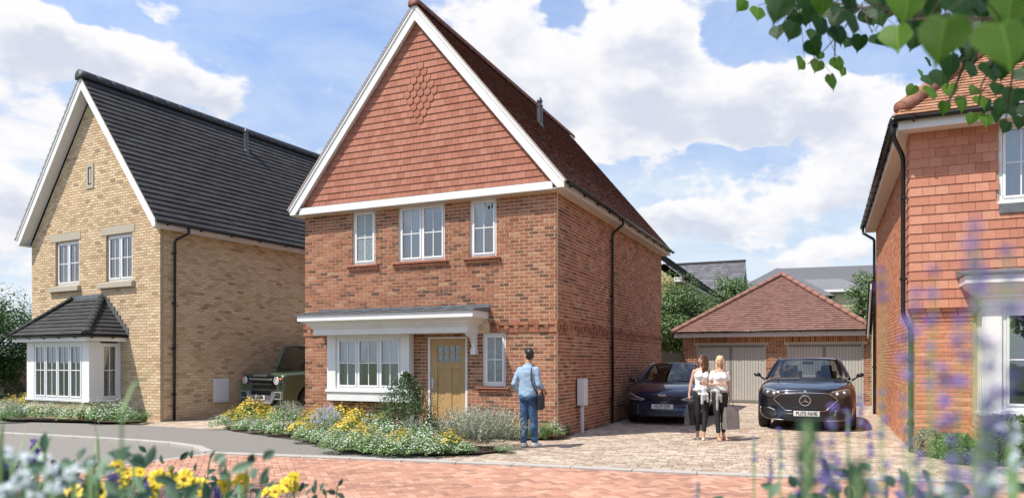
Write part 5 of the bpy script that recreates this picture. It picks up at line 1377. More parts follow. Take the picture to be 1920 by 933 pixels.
# --- SUV facing the camera on the right
FS = math.radians(24.1)
S1 = thing('parked_car', 'dark blue electric SUV with closed dotted grille parked on the drive nearest the orange house', 'car', (6.56, 16.05, 0), -FS)
def prof(w, zb, zt, crown, sh, wt, low=.93, nose=0):
    """half profile: w widest, zb sill, sh shoulder height, wt top half width, zt edge height, crown centre height"""
    return [(0, zb), (w*.55, zb), (w*low, zb+.02), (w*.99, zb+(sh-zb)*.35), (w, zb+(sh-zb)*.75), (w*.975, sh), (wt, zt), (wt*.55, zt+(crown-zt)*.75), (0, crown)]
K = 1.0
secs = [(.30+.0, [(0,.30),(.45,.30),(.80,.32),(.90,.45),(.92,.62),(.86,.80),(.70,.86),(.40,.88),(0,.885)])]
secs = [(.035, [(0,.26),(.40,.26,.02),(.72,.28,.10),(.86,.40,.20),(.86,.62,.20),(.78,.76,.14),(.60,.83,.08),(.35,.86,.03),(0,.87)]),
        (.0, [(0,.22),(.45,.22,.03),(.82,.24,.16),(.985,.38,.34),(.985,.62,.34),(.92,.80,.24),(.72,.90,.14),(.42,.935,.06),(0,.945,.03)]),
        (.20, [(0,.20),(.50,.20,.05),(.90,.22,.22),(1.03,.40,.36),(1.035,.66,.36),(.985,.86,.28),(.80,.955,.16),(.45,.985,.06),(0,.995,.02)]),
        (.60, prof(1.06,.20,1.03,1.06,.95,.86)), (1.0, prof(1.07,.20,1.09,1.125,1.00,.88)), (1.45, prof(1.065,.20,1.13,1.165,1.04,.90)), (2.4, prof(1.06,.20,1.14,1.17,1.06,.92)), (3.4, prof(1.06,.22,1.15,1.18,1.07,.90)), (4.3, prof(1.03,.24,1.12,1.15,1.05,.84)), (4.85, prof(.92,.32,1.02,1.06,.95,.70)), (4.98, prof(.70,.42,.92,.95,.85,.50))]
b1 = loft_body(secs, 'paint_blue', S1, arches=((1.02, .37), (4.05, .37)), ar=.42, hw=1.1); V1 = bvh_of(b1)
MB().box(-.82, .82, .75, 4.4, .22, .75).build('underbody', 'trim', S1)
for s_ in (1, -1):
    wheel(S1, s_*.93, 1.02, .375, .25, side=s_); wheel(S1, s_*.93, 4.05, .375, .25, side=s_)
glasshouse(S1, .93, .70, 1.32, 2.05, 1.14, 1.63, 3.35, 4.45, 1.18, 'paint_blue', 1.0, .78, .065, mid_pillars=(.5,), bulge=.20)
for s_ in (1, -1): door_mirror(S1, s_*1.17, 1.75, 1.24, s_, 'paint_blue')
decal('grille_panel', [(-.50,.84),(-.2,.865),(.2,.865),(.50,.84),(.665,.71),(.42,.47),(-.42,.47),(-.665,.71)], 'trim', S1, V1, .004)
dots = MB()
for rgi in range(2, 13):
    n = rgi*6
    for k in range(n):
        a = 2*PI*(k+.5*(rgi % 2))/n; x, z = math.cos(a)*.045*rgi, .685+math.sin(a)*.036*rgi
        if inpoly(x, z, [(-.50,.83),(.50,.83),(.64,.71),(.41,.48),(-.41,.48),(-.64,.71)]) and not (abs(x) < .28 and z < .5):
            y = surf_y(V1, x, z, .05)-.012; s = .0045; dots.add([(x-s,y,z),(x,y-.003,z-s),(x+s,y,z),(x,y-.003,z+s)], [(0,1,2,3)])
tag(dots.build('grille_dots', 'chrome', S1), kind='stuff')
strip('chrome_strip', [(-.50,.85),(.0,.875),(.50,.85)], .009, 'chrome', S1, V1); 
for s_ in (1, -1):
    strip('chrome_strip', [(s_*.50,.85),(s_*.675,.71),(s_*.42,.46),(s_*.27,.455)], .008, 'chrome', S1, V1)
    hl = decal('headlight', [(s_*.50,.865),(s_*.66,.90),(s_*.84,.945),(s_*.93,.93),(s_*.93,.83),(s_*.80,.76),(s_*.665,.735),(s_*.56,.79)], 'lampglass', S1, V1, .008, default=.3)
    for lx, lz in ((.66,.845),(.80,.865)):
        y = surf_y(V1, s_*lx, lz, .25)-.022; MB().lathe([(0,-.008),(.030,-.006),(.036,.01)], 16, axis='y', origin=(s_*lx, y, lz)).build('lamp', 'lamplight', hl, smooth=True)
    strip('lamp_strip', [(s_*.55,.885),(s_*.70,.915),(s_*.90,.945)], .007, 'lamplight', hl, V1, .016, default=.3)
    decal('side_intake', [(s_*.62,.47),(s_*.80,.53),(s_*.93,.50),(s_*.95,.34),(s_*.86,.27),(s_*.68,.27),(s_*.58,.33)], 'trim', S1, V1, .006, default=.3)
    strip('bumper_trim', [(s_*.45,.245),(s_*.80,.255),(s_*.955,.30),(s_*.975,.52)], .009, 'silver', S1, V1, .008, default=.35)
    MB().box(s_*.62-.004, s_*.62+.004, .75, 1.25, 1.10, 1.125).build('bonnet_crease', 'paint_blue', S1)
decal('lower_intake', [(-.50,.30),(-.44,.40),(.44,.40),(.50,.30),(.42,.255),(-.42,.255)], 'trim', S1, V1, .005)
y0_ = surf_y(V1, 0, .69)
em = MB().lathe([(.105,-.006),(.119,-.010),(.124,0),(.112,.004),(.105,-.006)], 40, axis='y', origin=(0, y0_-.016, .69)).build('emblem', 'chrome', S1, smooth=True)
star = MB()
for k in range(3):
    a = PI/2+2*PI*k/3; d = Vector((math.cos(a), 0, math.sin(a))); n = Vector((-math.sin(a), 0, math.cos(a))); c = Vector((0, y0_-.018, .69))
    star.add([c+n*.017, c-n*.017, c+d*.106, c+Vector((0,-.012,0))], [(0,3,2),(3,1,2)])
star.build('emblem_star', 'chrome', em)
MB().lathe([(0,-.006),(.028,-.003),(.028,.006)], 16, axis='y', origin=(0, surf_y(V1,0,.90)-.01, .905)).build('bonnet_badge', 'chrome', S1)
plate(S1, .03, .40, .54, .118, 'PU73 NHE', surf_y(V1, 0, .40)-.028)
for s_ in (-1, 1): MB().tube([(s_*.60,1.18,1.155),(s_*.15,1.16,1.17)], .010, 6).build('wiper', 'trim', S1)
# --- crossover in the shade of the red house
S2 = thing('parked_car', 'dark navy low hatchback parked in the shade against the red house side wall', 'car', (3.68, 17.6, 0), -math.radians(20))
secs = [(.06, [(0,.24),(.40,.24,.02),(.68,.26,.08),(.80,.36,.16),(.80,.52,.16),(.74,.62,.12),(.56,.67,.07),(.32,.69,.03),(0,.70)]),
        (.0, [(0,.20),(.45,.20,.03),(.76,.22,.14),(.90,.34,.30),(.915,.54,.32),(.86,.68,.24),(.66,.755,.13),(.38,.78,.05),(0,.79,.02)]),
        (.16, [(0,.18),(.45,.18,.04),(.82,.20,.20),(.95,.36,.34),(.96,.58,.36),(.92,.75,.28),(.72,.83,.15),(.40,.855,.06),(0,.865,.03)]),
        (.55, prof(.975,.18,.93,.96,.84,.74)), (.95, prof(.985,.18,1.0,1.02,.90,.78)), (1.35, prof(.98,.18,1.04,1.065,.94,.82)), (2.4, prof(.97,.18,1.05,1.07,.96,.84)), (3.4, prof(.98,.20,1.06,1.08,.98,.82)), (4.1, prof(.95,.24,1.05,1.06,.98,.74)), (4.6, prof(.84,.34,.98,1.0,.90,.6)), (4.7, prof(.6,.44,.86,.88,.80,.4))]
b2 = loft_body(secs, 'paint_navy', S2, arches=((.92, .36), (3.85, .36)), ar=.40, hw=1.0); V2 = bvh_of(b2)
MB().box(-.76, .76, .7, 4.2, .20, .7).build('underbody', 'trim', S2)
for s_ in (1, -1):
    wheel(S2, s_*.85, .92, .36, .235, side=s_); wheel(S2, s_*.85, 3.85, .36, .235, side=s_)
glasshouse(S2, .80, .60, 1.18, 2.0, 1.05, 1.50, 3.1, 4.3, 1.10, 'paint_navy', .90, .66, .055, mid_pillars=(.45,), bulge=.18)
for s_ in (1, -1): door_mirror(S2, s_*1.03, 1.55, 1.08, s_, 'trim', w=.095)
decal('grille_band', [(-.50,.655),(0,.675),(.50,.655),(.46,.60),(0,.595),(-.46,.60)], 'trim', S2, V2, .005)
decal('lower_intake', [(-.50,.36),(.50,.36),(.46,.20),(-.46,.20)], 'trim', S2, V2, .005)
for k in range(4): strip('intake_bar', [(-.44,.23+.03*k),(.44,.23+.03*k)], .004, 'seat', S2, V2, .012)
for s_ in (1, -1):
    hl = decal('headlight', [(s_*.44,.645),(s_*.64,.70),(s_*.86,.79),(s_*.87,.72),(s_*.84,.63),(s_*.52,.60)], 'lampglass', S2, V2, .008, default=.28)
    strip('lamp_strip', [(s_*.45,.625),(s_*.62,.675),(s_*.86,.785)], .009, 'lamplight', hl, V2, .018, default=.28)
    strip('lamp_strip', [(s_*.50,.605),(s_*.68,.622),(s_*.83,.64)], .006, 'lamplight', hl, V2, .018, default=.28)
    decal('bumper_corner', [(s_*.60,.50),(s_*.86,.56),(s_*.88,.30),(s_*.60,.22)], 'trim', S2, V2, .005, default=.28)
text_obj('KIA', .075, 'chrome', S2, (0, surf_y(V2, 0, .735)-.012, .735), sx=1.6, name='badge', bold=.002)
plate(S2, .0, .455, .52, .115, 'HU73 EFR', surf_y(V2, 0, .455)-.024)
for s_ in (-1, 1): MB().tube([(s_*.55,1.10,1.06),(s_*.12,1.08,1.075)], .010, 6).build('wiper', 'trim', S2)
# --- 4x4 between the left houses
F2w = F2.P(1.30, 2.15)
S3 = thing('parked_car', 'dark green boxy 4x4 with white roof half hidden behind the red house corner', 'car', F2w, -math.radians(38))
def bx(w, zb, z1, zt, wt): return [(0,zb),(w*.5,zb),(w*.9,zb),(w*.99,zb+.08),(w,zb+.2),(w,z1-.12),(w*.985,z1-.03),(wt,zt-.01),(wt*.5,zt),(0,zt)]
secs = [(.10, bx(.80,.38,.98,1.0,.72)), (.03, bx(.93,.34,1.03,1.08,.86)), (.0, bx(.965,.32,1.08,1.13,.90)), (.08, bx(.99,.30,1.12,1.17,.92)), (.16, bx(1.0,.30,1.14,1.185,.93)), (.9, bx(1.0,.30,1.17,1.22,.93)), (1.30, bx(1.0,.30,1.19,1.235,.93)), (1.45, bx(1.0,.30,1.21,1.24,.93)), (3.0, bx(1.0,.30,1.22,1.25,.93)), (4.5, bx(1.0,.32,1.22,1.25,.93)), (4.66, bx(.98,.34,1.20,1.23,.90)), (4.72, bx(.9,.42,1.15,1.2,.84))]
b3_ = loft_body(secs, 'paint_green', S3, arches=((.92, .42), (3.9, .42)), ar=.48, hw=1.05); V3 = bvh_of(b3_)
MB().box(-.74, .74, .5, 4.3, .32, .95).build('underbody', 'trim', S3)
for s_ in (1, -1):
    wheel(S3, s_*.87, .92, .41, .26, side=s_, spokes=7); wheel(S3, s_*.87, 3.9, .41, .26, side=s_, spokes=7)
glasshouse(S3, .90, .82, 1.05, 1.30, 1.23, 1.90, 4.45, 4.62, 1.25, 'paint_green', .93, .86, .05, mid_pillars=(.35, .65), bulge=.07, roofm='paint_white', pill=.04)
for s_ in (1, -1): door_mirror(S3, s_*1.10, 1.32, 1.33, s_, 'trim', w=.085)
decal('grille', [(-.55,.96),(.55,.96),(.55,.76),(-.55,.76)], 'trim', S3, V3, .004); MB().box(-.52, .52, -.035, .0, .985, 1.025).build('grille_bar', 'silver', S3, bevel=.01)
MB().box(-.5, .5, -.025, 0, .86, .90).build('grille_bar', 'paint_green', S3, bevel=.008)
decal('lower_intake', [(-.52,.70),(.52,.70),(.52,.60),(-.52,.60)], 'trim', S3, V3, .006)
MB().prism([(-.62,-.03,.70),(-.52,-.03,.70),(-.50,-.05,.60),(.50,-.05,.60),(.52,-.03,.70),(.62,-.03,.70),(.66,-.03,.60),(.48,-.05,.38),(-.48,-.05,.38),(-.66,-.03,.60)], (0,.06,0)).build('skid_plate', 'silver', S3, fix=True)
for s_ in (1, -1):
    hl = decal('headlight', [(s_*.60,1.06),(s_*.97,1.06),(s_*.97,.90),(s_*.64,.88)], 'lampglass', S3, V3, .006, default=.1)
    MB().lathe([(.085,0),(.10,-.012),(.105,.01)], 24, axis='y', origin=(s_*.73, -.03, .975)).build('lamp_ring', 'lamplight', hl, smooth=True)
    MB().lathe([(0,-.004),(.08,0)], 24, axis='y', origin=(s_*.73, -.02, .975)).build('lamp', 'lamplight', hl)
    MB().box(s_*.90-.05, s_*.90+.05, -.02, .03, 1.0, 1.05).build('indicator', 'amber', hl, bevel=.005)
    f = MB(); a, c = sorted((s_*.66, s_*.96)); f.box(a, c, -.05, .02, .67, .70).box(a, c, -.05, .02, .50, .53).box(c-.03 if s_ > 0 else a, c if s_ > 0 else a+.03, -.05, .02, .53, .67)
    f.build('fog_lamp_frame', 'silver', S3, bevel=.006); MB().box(s_*.82-.07, s_*.82+.07, -.04, .0, .57, .63).build('fog_lamp', 'lampglass', S3, bevel=.006)
text_obj('DEFENDER', .075, 'silver', S3, (0, -.035, 1.10), rot=(PI/2-.5, 0, 0), sx=1.75, name='bonnet_lettering', bold=.003)
S3.scale = (1.04, 1.0, 1.07)
plate(S3, 0, .535, .52, .11, 'GS 63288', -.068, blue=True)
MB().tube([(-.5,1.04,1.25),(-.1,1.03,1.26)], .01, 6).build('wiper', 'trim', S3)
# ------------------------------------------------------------------ people
M['skin'] = pmat('skin', (.56, .33, .23), .5, var=.06, scale=20)
M['skin_m'] = pmat('skin_tan', (.46, .26, .17), .5, var=.06, scale=20)
M['hair_black'] = pmat('hair_black', (.014, .010, .009), .4, var=.3, scale=60, stretch=(1,1,.2))
M['hair_brown'] = pmat('hair_brown', (.085, .035, .018), .4, var=.4, scale=50, stretch=(1,1,.2))
M['hair_blonde'] = pmat('hair_blonde', (.62, .46, .26), .4, var=.25, scale=60, stretch=(1,1,.15))
M['denim_shirt'] = pmat('denim_shirt', (.27, .39, .52), .8, var=.12, scale=14, bumps=.5, bscale=25)
M['jeans'] = pmat('blue_jeans', (.045, .10, .20), .85, var=.35, scale=8, bumps=.4, bscale=30)
M['trousers'] = pmat('black_trousers', (.014, .014, .016), .7, var=.3, scale=12)
M['white_top'] = pmat('white_top', (.80, .79, .77), .8, var=.04, scale=12, bumps=.6, bscale=18)
M['grey_cloth'] = pmat('grey_cloth', (.36, .345, .33), .85, var=.1, scale=14, bumps=.6, bscale=22)
M['pale_cloth'] = pmat('pale_cloth', (.52, .53, .54), .85, var=.08, scale=14, bumps=.6, bscale=22)
M['shoe_white'] = pmat('white_shoe', (.72, .72, .74), .5, var=.04)
M['shoe_tan'] = pmat('tan_sandal', (.42, .22, .13), .5, var=.1)
M['shoe_beige'] = pmat('beige_shoe', (.62, .55, .42), .6, var=.05)
M['black_leather'] = pmat('black_leather', (.014, .013, .014), .45, var=.2)
M['bag_grey'] = pmat('grey_shopping_bag', (.20, .185, .175), .35, var=.2, scale=10)
M['bag_dark'] = pmat('dark_shopping_bag', (.035, .035, .036), .3, var=.2, scale=10)
M['eye'] = pmat('eye_dark', (.02, .015, .012), .2); M['lips'] = pmat('lips', (.42, .14, .12), .4)
def ell(mb, c, r, n=14, rot=None):
    vs = []; c = Vector(c)
    for i in range(1, n):
        a = PI*i/n
        for k in range(n): 
            v = Vector((r[0]*math.sin(a)*math.cos(2*PI*k/n), r[1]*math.sin(a)*math.sin(2*PI*k/n), r[2]*math.cos(a)))
            if rot: v = rot @ v
            vs.append(c+v)
    t = Vector((0,0,r[2])); b = -t
    if rot: t, b = rot @ t, rot @ b
    vs += [c+t, c+b]; fs = []
    for i in range(n-2):
        for k in range(n): fs.append((i*n+k, (i+1)*n+k, (i+1)*n+(k+1) % n, i*n+(k+1) % n))
    T, B = len(vs)-2, len(vs)-1
    for k in range(n): fs.append((T, k, (k+1) % n)); fs.append((B, (n-2)*n+(k+1) % n, (n-2)*n+k))
    return mb.add(vs, fs)
def limb(mb, pts, rs, n=12):
    mb.tube(pts, rs, n)
    for p, r in zip(pts, rs): ell(mb, p, (r, r, r), 10)
    return mb
def loftz(mb, secs, n=18, p=2.3):
    """stack of rounded cross sections: (cx, cy, z, rx, ry, yaw)"""
    rows = []
    for cx, cy, z, rx, ry, *yw in secs:
        yw = yw[0] if yw else 0; row = []
        for k in range(n):
            a = 2*PI*k/n; c, s_ = math.cos(a), math.sin(a)
            x = rx*math.copysign(abs(c)**(2/p), c); y = ry*math.copysign(abs(s_)**(2/p), s_)
            row.append((cx+x*math.cos(yw)-y*math.sin(yw), cy+x*math.sin(yw)+y*math.cos(yw), z))
        rows.append(row)
    mb.grid(rows, closed=True); o = len(mb.v)-len(rows)*n
    mb.f.append(tuple(o+k for k in reversed(range(n)))); mb.t.append(.5); mb.f.append(tuple(o+(len(rows)-1)*n+k for k in range(n))); mb.t.append(.5)
    return mb
def fuse(mb, name, m, parent, vox=.009, it=4, wr=0, seed=0):
    tmp = mb.build('tmp', m, None, fix=True); q = tmp.modifiers.new('r', 'REMESH'); q.mode = 'VOXEL'; q.voxel_size = vox
    if it: q = tmp.modifiers.new('s', 'SMOOTH'); q.iterations = it; q.factor = .5
    me = evalmesh(tmp, name); old = tmp.data; bpy.data.objects.remove(tmp)
    if wr:
        from mathutils import noise as mn
        nl = [v.normal.copy() for v in me.vertices]
        for v, vn in zip(me.vertices, nl):
            p = v.co; k = mn.noise(Vector((p.x*9+seed, p.y*9, p.z*16)))+.6*mn.noise(Vector((p.x*22, p.y*22+seed, p.z*30)))
            v.co = p + vn*k*wr
    me.polygons.foreach_set('use_smooth', [True]*len(me.polygons)); me.materials.clear(); me.materials.append(M[m])
    o = bpy.data.objects.new(name, me); C.objects.link(o); o.parent = parent; return o
def hand(mb, w, d, side, palm, curl=.5):
    """palm and five fingers: wrist point, hand direction, side (+1/-1 thumb side vector), palm normal"""
    w, d, s, n = Vector(w), Vector(d).normalized(), Vector(side).normalized(), Vector(palm).normalized()
    s = (s-d*s.dot(d)).normalized(); n = d.cross(s).normalized() if n.dot(d.cross(s)) > 0 else -d.cross(s).normalized()
    c = w+d*.045
    mb.obox(c, s*.036, d*.045, n*.012)
    for i, (o, L_) in enumerate(((.028, .070), (.010, .078), (-.009, .073), (-.027, .058))):
        b = w+d*.085+s*o; p1 = b+(d+n*curl*.3).normalized()*L_*.42; p2 = p1+(d*(1-curl*.4)+n*curl*.8).normalized()*L_*.32; p3 = p2+(d*(1-curl)+n*curl*1.3).normalized()*L_*.26
        limb(mb, [b-d*.01, p1, p2, p3], [.0085, .0082, .0074, .0062], 8)
    b = w+d*.025+s*.032; p1 = b+(s*.7+d*.8+n*.3).normalized()*.032; p2 = p1+(d+n*.5+s*.1).normalized()*.028
    limb(mb, [b-s*.01, p1, p2], [.011, .0095, .0078], 8)
def head(mb, c, yaw, s=1.0, pitch=0, female=False):
    """head about its centre c, face towards -y turned by yaw; returns the transform used"""
    R = Matrix.Rotation(yaw, 3, 'Z') @ Matrix.Rotation(pitch, 3, 'X'); c = Vector(c)
    P = lambda x, y, z: c+R @ Vector((x, y, z))*s
    k = .94 if female else 1
    ell(mb, P(0,.012,.022), (.076*s*k, .094*s, .090*s), 16, R)            # skull
    ell(mb, P(0,-.030,-.045), (.055*s*k, .058*s, .062*s), 14, R)          # face and jaw
    ell(mb, P(0,-.066,-.088), (.024*s*k, .020*s, .018*s), 10, R)          # chin
    limb(mb, [P(0,-.084,.012), P(0,-.104,-.026)], [.009*s, .014*s], 8)    # nose
    ell(mb, P(0,-.102,-.030), (.016*s, .012*s, .010*s), 8, R)
    ell(mb, P(0,-.082,-.056), (.024*s, .014*s, .009*s), 8, R)             # lips
    ell(mb, P(0,-.076,.022), (.050*s, .018*s, .010*s), 8, R)              # brow
    for sx in (1, -1):
        ell(mb, P(sx*.078*k,.010,-.010), (.010*s, .020*s, .030*s), 8, R)  # ear
        ell(mb, P(sx*.036,-.064,-.028), (.022*s, .020*s, .020*s), 8, R)   # cheek
    return P, R
def face_parts(t, P, R, s):
    for sx in (1, -1): ell_o = ell(MB(), P(sx*.030,-.0835,.003), (.012*s, .006*s, .006*s), 8, R).build('eye', 'eye', t, smooth=True)
    ell(MB(), P(0,-.0955,-.056), (.019*s, .004*s, .006*s), 8, R).build('lips', 'lips', t, smooth=True)
def foot(mb, a, d, L_=.17, r=.040):
    a, d = Vector(a), Vector(d).normalized(); limb(mb, [a+Vector((0,0,-.01)), a-d*.03+Vector((0,0,-.045)), a+d*.06+Vector((0,0,-.050)), a+d*L_*.85+Vector((0,0,-.062))], [r*.85, r*.9, r*.95, r*.62], 10)
# --- the man: back three-quarter view, crossbody bag, one hand in his pocket
m1 = thing('person', 'man in pale blue shirt and jeans seen from behind with a black shoulder bag', 'person', (.30, 13.10, 0), math.radians(152))
b = MB(); hl, hr = (.085,0,.93), (-.085,0,.93)
aL, aR = (.085,.03,.085), (-.095,-.07,.085); kL, kR = (.09,-.02,.50), (-.085,-.05,.50)
limb(b, [hl, kL, aL], [.085,.055,.038]); limb(b, [hr, kR, aR], [.085,.055,.038]); limb(b, [(kL[0],kL[1]+.02,.36), (kL[0],kL[1]+.035,.30)], [.052,.050]); limb(b, [(kR[0],kR[1]+.03,.36), (kR[0],kR[1]+.02,.30)], [.052,.050])
foot(b, aL, (.15,-1,0)); foot(b, aR, (-.2,-1,0))
loftz(b, [(0,0,.88,.14,.10),(0,.0,.98,.155,.11),(0,0,1.08,.135,.095),(0,-.0,1.22,.155,.105),(0,0,1.36,.165,.11),(0,.01,1.43,.145,.085),(0,.01,1.49,.08,.06)])
limb(b, [(0,.01,1.47),(0,-.005,1.58)], [.066,.060])
shL, elL, wrL = (.172,.01,1.415), (.250,.09,1.16), (.175,.0,.99)
shR, elR, wrR = (-.172,.01,1.415), (-.225,.03,1.15), (-.225,-.20,1.05)
limb(b, [shL, elL, wrL], [.055,.042,.029]); limb(b, [shR, elR, wrR], [.055,.042,.029])
hand(b, wrL, (-.2,-.15,-1), (.0,-1,0), (-1,0,0), .2); hand(b, wrR, (.08,-.8,-.45), (.8,0,.4), (0,0,-1), .7)
P, R = head(b, (0,-.01,1.685), math.radians(58), 1.06, pitch=-.04)
fuse(b, 'body', 'skin_m', m1, .0075, 3); face_parts(m1, P, R, 1.0)
h = MB(); ell(h, P(0,.024,.036), (.084,.098,.088), 16, R); ell(h, P(0,.040,-.005), (.082,.062,.080), 14, R); ell(h, P(0,-.030,.080), (.064,.062,.040), 12, R); ell(h, P(0,.055,-.015), (.064,.048,.060), 12, R)
for k in range(7): limb(h, [P(-.045+.014*k,.0,.108), P(-.040+.012*k,-.070,.106+.006*(k % 3))], [.018,.012], 6)
for sx in (1, -1): limb(h, [P(sx*.074,.0,.03), P(sx*.076,.0,-.005)], [.014,.009], 6)
fuse(h, 'hair', 'hair_black', m1, .006, 1, wr=.004)
j = MB(); limb(j, [hl, (kL[0],kL[1],.50), (aL[0],aL[1],.13)], [.100,.078,.066]); limb(j, [hr, kR, (aR[0],aR[1],.13)], [.100,.078,.066]); limb(j, [(kL[0],kL[1]+.03,.38), (kL[0],kL[1]+.038,.28)], [.070,.068]); limb(j, [(kR[0],kR[1]+.03,.38), (kR[0],kR[1]+.02,.28)], [.072,.068])
loftz(j, [(0,0,.86,.155,.115),(0,0,.93,.170,.125),(0,0,1.02,.150,.110)]); ell(j, (.07,.07,.92), (.085,.075,.09)); ell(j, (-.07,.07,.92), (.085,.075,.09))
fuse(j, 'jeans', 'jeans', m1, .010, 3, wr=.005)
st_ = MB(); loftz(st_, [(0,.0,.93,.182,.135),(0,.0,1.02,.180,.128),(0,0,1.12,.168,.118),(0,0,1.24,.180,.122),(0,.005,1.36,.182,.125),(0,.01,1.43,.168,.104),(0,.01,1.475,.125,.085),(0,.01,1.51,.078,.068),(0,.005,1.535,.070,.064)])
limb(st_, [shL, elL, (wrL[0]+.005,wrL[1]+.01,wrL[2]+.02)], [.060,.055,.046]); limb(st_, [shR, elR, tuple(Vector(elR).lerp(Vector(wrR), .45))], [.060,.055,.052])
fuse(st_, 'shirt', 'denim_shirt', m1, .010, 3, wr=.007, seed=4)
for a_, d in ((aL, (.15,-1,0)), (aR, (-.2,-1,0))):
    s_ = MB(); foot(s_, (a_[0],a_[1],.095), d, .20, .052); fuse(s_, 'shoe', 'shoe_white', m1, .009, 2)
bg_ = thing('shoulder_bag', 'black rectangular shoulder bag hanging at the right hip of the man', 'bag', m1.matrix_basis @ Vector((0,0,0)), 0)
bg_.location = (.30, 13.10, 0); bg_.rotation_euler.z = math.radians(152)
bb = MB(); bb.obox((-.265,.02,.84), (.05,.02,0), (-.05,.14,0), (0,0,.135)); bb.build('bag_body', 'black_leather', bg_, bevel=.018)
MB().obox((-.293,.055,.80), (.02,.01,0), (-.04,.10,0), (0,0,.07)).build('bag_pocket', 'black_leather', bg_, bevel=.012)
MB().tube([(-.26,-.03,.965),(-.26,-.02,1.01),(-.265,.06,1.01),(-.27,.07,.965)], .010, 6).build('bag_handle', 'black_leather', bg_)
MB().tube([(-.245,-.10,.97),(-.17,-.135,1.2),(-.10,-.10,1.43),(-.088,.0,1.512),(-.10,.09,1.44),(-.125,.142,1.25),(-.19,.145,1.08),(-.245,.09,.97)], .016, 6, flat=.4).build('bag_strap', 'black_leather', bg_)
# --- two women walking together
def woman(name, label, loc, yaw, s, hyaw, legs, arms, top, hairm, hairf, shoe, sleeve, cloth):
    t = thing(name, label, 'person', loc, yaw); t.scale = (s, s, s)
    b = MB(); (kL, aL, fL), (kR, aR, fR) = legs; hl, hr = (.08,0,.90), (-.08,0,.90)
    limb(b, [hl, kL, aL], [.085,.050,.032]); limb(b, [hr, kR, aR], [.085,.050,.032])
    for k_, a_ in ((kL, aL), (kR, aR)): c = Vector(k_).lerp(Vector(a_), .32); limb(b, [tuple(c), tuple(c+Vector((0,.008,-.06)))], [.048,.044])
    foot(b, aL, fL, .15, .034); foot(b, aR, fR, .15, .034)
    loftz(b, [(0,0,.86,.145,.10),(0,.0,.94,.155,.105),(0,0,1.06,.108,.08),(0,0,1.18,.125,.085),(0,-.01,1.28,.14,.10),(0,0,1.40,.145,.075),(0,0,1.44,.07,.05)])
    ell(b, (.062,-.075,1.265), (.055,.050,.055)); ell(b, (-.062,-.075,1.265), (.055,.050,.055))
    limb(b, [(0,0,1.41),(0,-.005,1.51)], [.048,.043])
    for (sh, el, wr, hd, th, pn, cu) in arms: limb(b, [sh, el, wr], [.042,.032,.022]); hand(b, wr, hd, th, pn, cu)
    P, R = head(b, (0,-.01,1.60), hyaw, .93, pitch=-.03, female=True)
    fuse(b, 'body', 'skin', t, .0075, 3); face_parts(t, P, R, .93)
    tr = MB(); limb(tr, [hl, kL, (aL[0]*.7+kL[0]*.3, aL[1]*.7+kL[1]*.3, aL[2]*.75+kL[2]*.25)], [.094,.060,.046]); limb(tr, [hr, kR, (aR[0]*.75+kR[0]*.25, aR[1]*.75+kR[1]*.25, aR[2]*.75+kR[2]*.25)], [.094,.060,.046])
    loftz(tr, [(0,0,.84,.158,.112),(0,0,.93,.164,.116),(0,0,1.02,.135,.098)]); fuse(tr, 'trousers', 'trousers', t, .010, 2, wr=.003)
    tp = MB(); loftz(tp, [(0,0,top,.162,.118),(0,0,1.0,.150,.108),(0,0,1.08,.130,.10),(0,0,1.18,.142,.102),(0,-.01,1.28,.158,.116),(0,0,1.37,.138,.088),(0,0,1.41,.105,.064)])
    ell(tp, (.062,-.078,1.265), (.062,.056,.062)); ell(tp, (-.062,-.078,1.265), (.062,.056,.062))
    if sleeve:
        for (sh, el, wr, *_) in arms: limb(tp, [sh, tuple(Vector(sh).lerp(Vector(el), .50))], [.046,.050])
    else:
        for sx in (1, -1): limb(tp, [(sx*.10,-.03,1.38),(sx*.085,.0,1.44)], [.022,.018])
    fuse(tp, 'top', 'white_top', t, .009, 3, wr=.006, seed=hyaw*9)
    hm = MB(); hairf(hm, P, R); fuse(hm, 'hair', hairm, t, .007, 1, wr=.005)
    cl = MB(); cloth(cl); fuse(cl, 'tied_shirt', 'grey_cloth' if sleeve else 'pale_cloth', t, .008, 2, wr=.006)
    for a_, f_ in ((aL, fL), (aR, fR)):
        q = MB(); d = Vector(f_).normalized(); A = Vector(a_)
        limb(q, [A-d*.045+Vector((0,0,-.070)), A+d*.04+Vector((0,0,-.074)), A+d*.135+Vector((0,0,-.078))], [.030,.034,.028], 8)
        for v in q.v: pass
        q.v = [(x, y, max(.004, min(z, A.z-.045))) for x, y, z in [tuple(v) for v in q.v]]
        if shoe == 'shoe_tan': q.tube([A+Vector((0,.035,-.01)), A+Vector((.036,0,-.01)), A+Vector((0,-.036,-.01)), A+Vector((-.036,0,-.01)), A+Vector((0,.035,-.01))], .006, 6); limb(q, [A+d*.08+d.cross(Vector((0,0,1)))*.036+Vector((0,0,-.07)), A+d*.08+Vector((0,0,-.038)), A+d*.08-d.cross(Vector((0,0,1)))*.036+Vector((0,0,-.07))], [.007,.008,.007], 6)
        else: limb(q, [A+d*.07+Vector((0,0,-.058)), A+d*.125+Vector((0,0,-.066))], [.034,.026], 8)
        fuse(q, 'shoe', shoe, t, .007, 1)
    return t
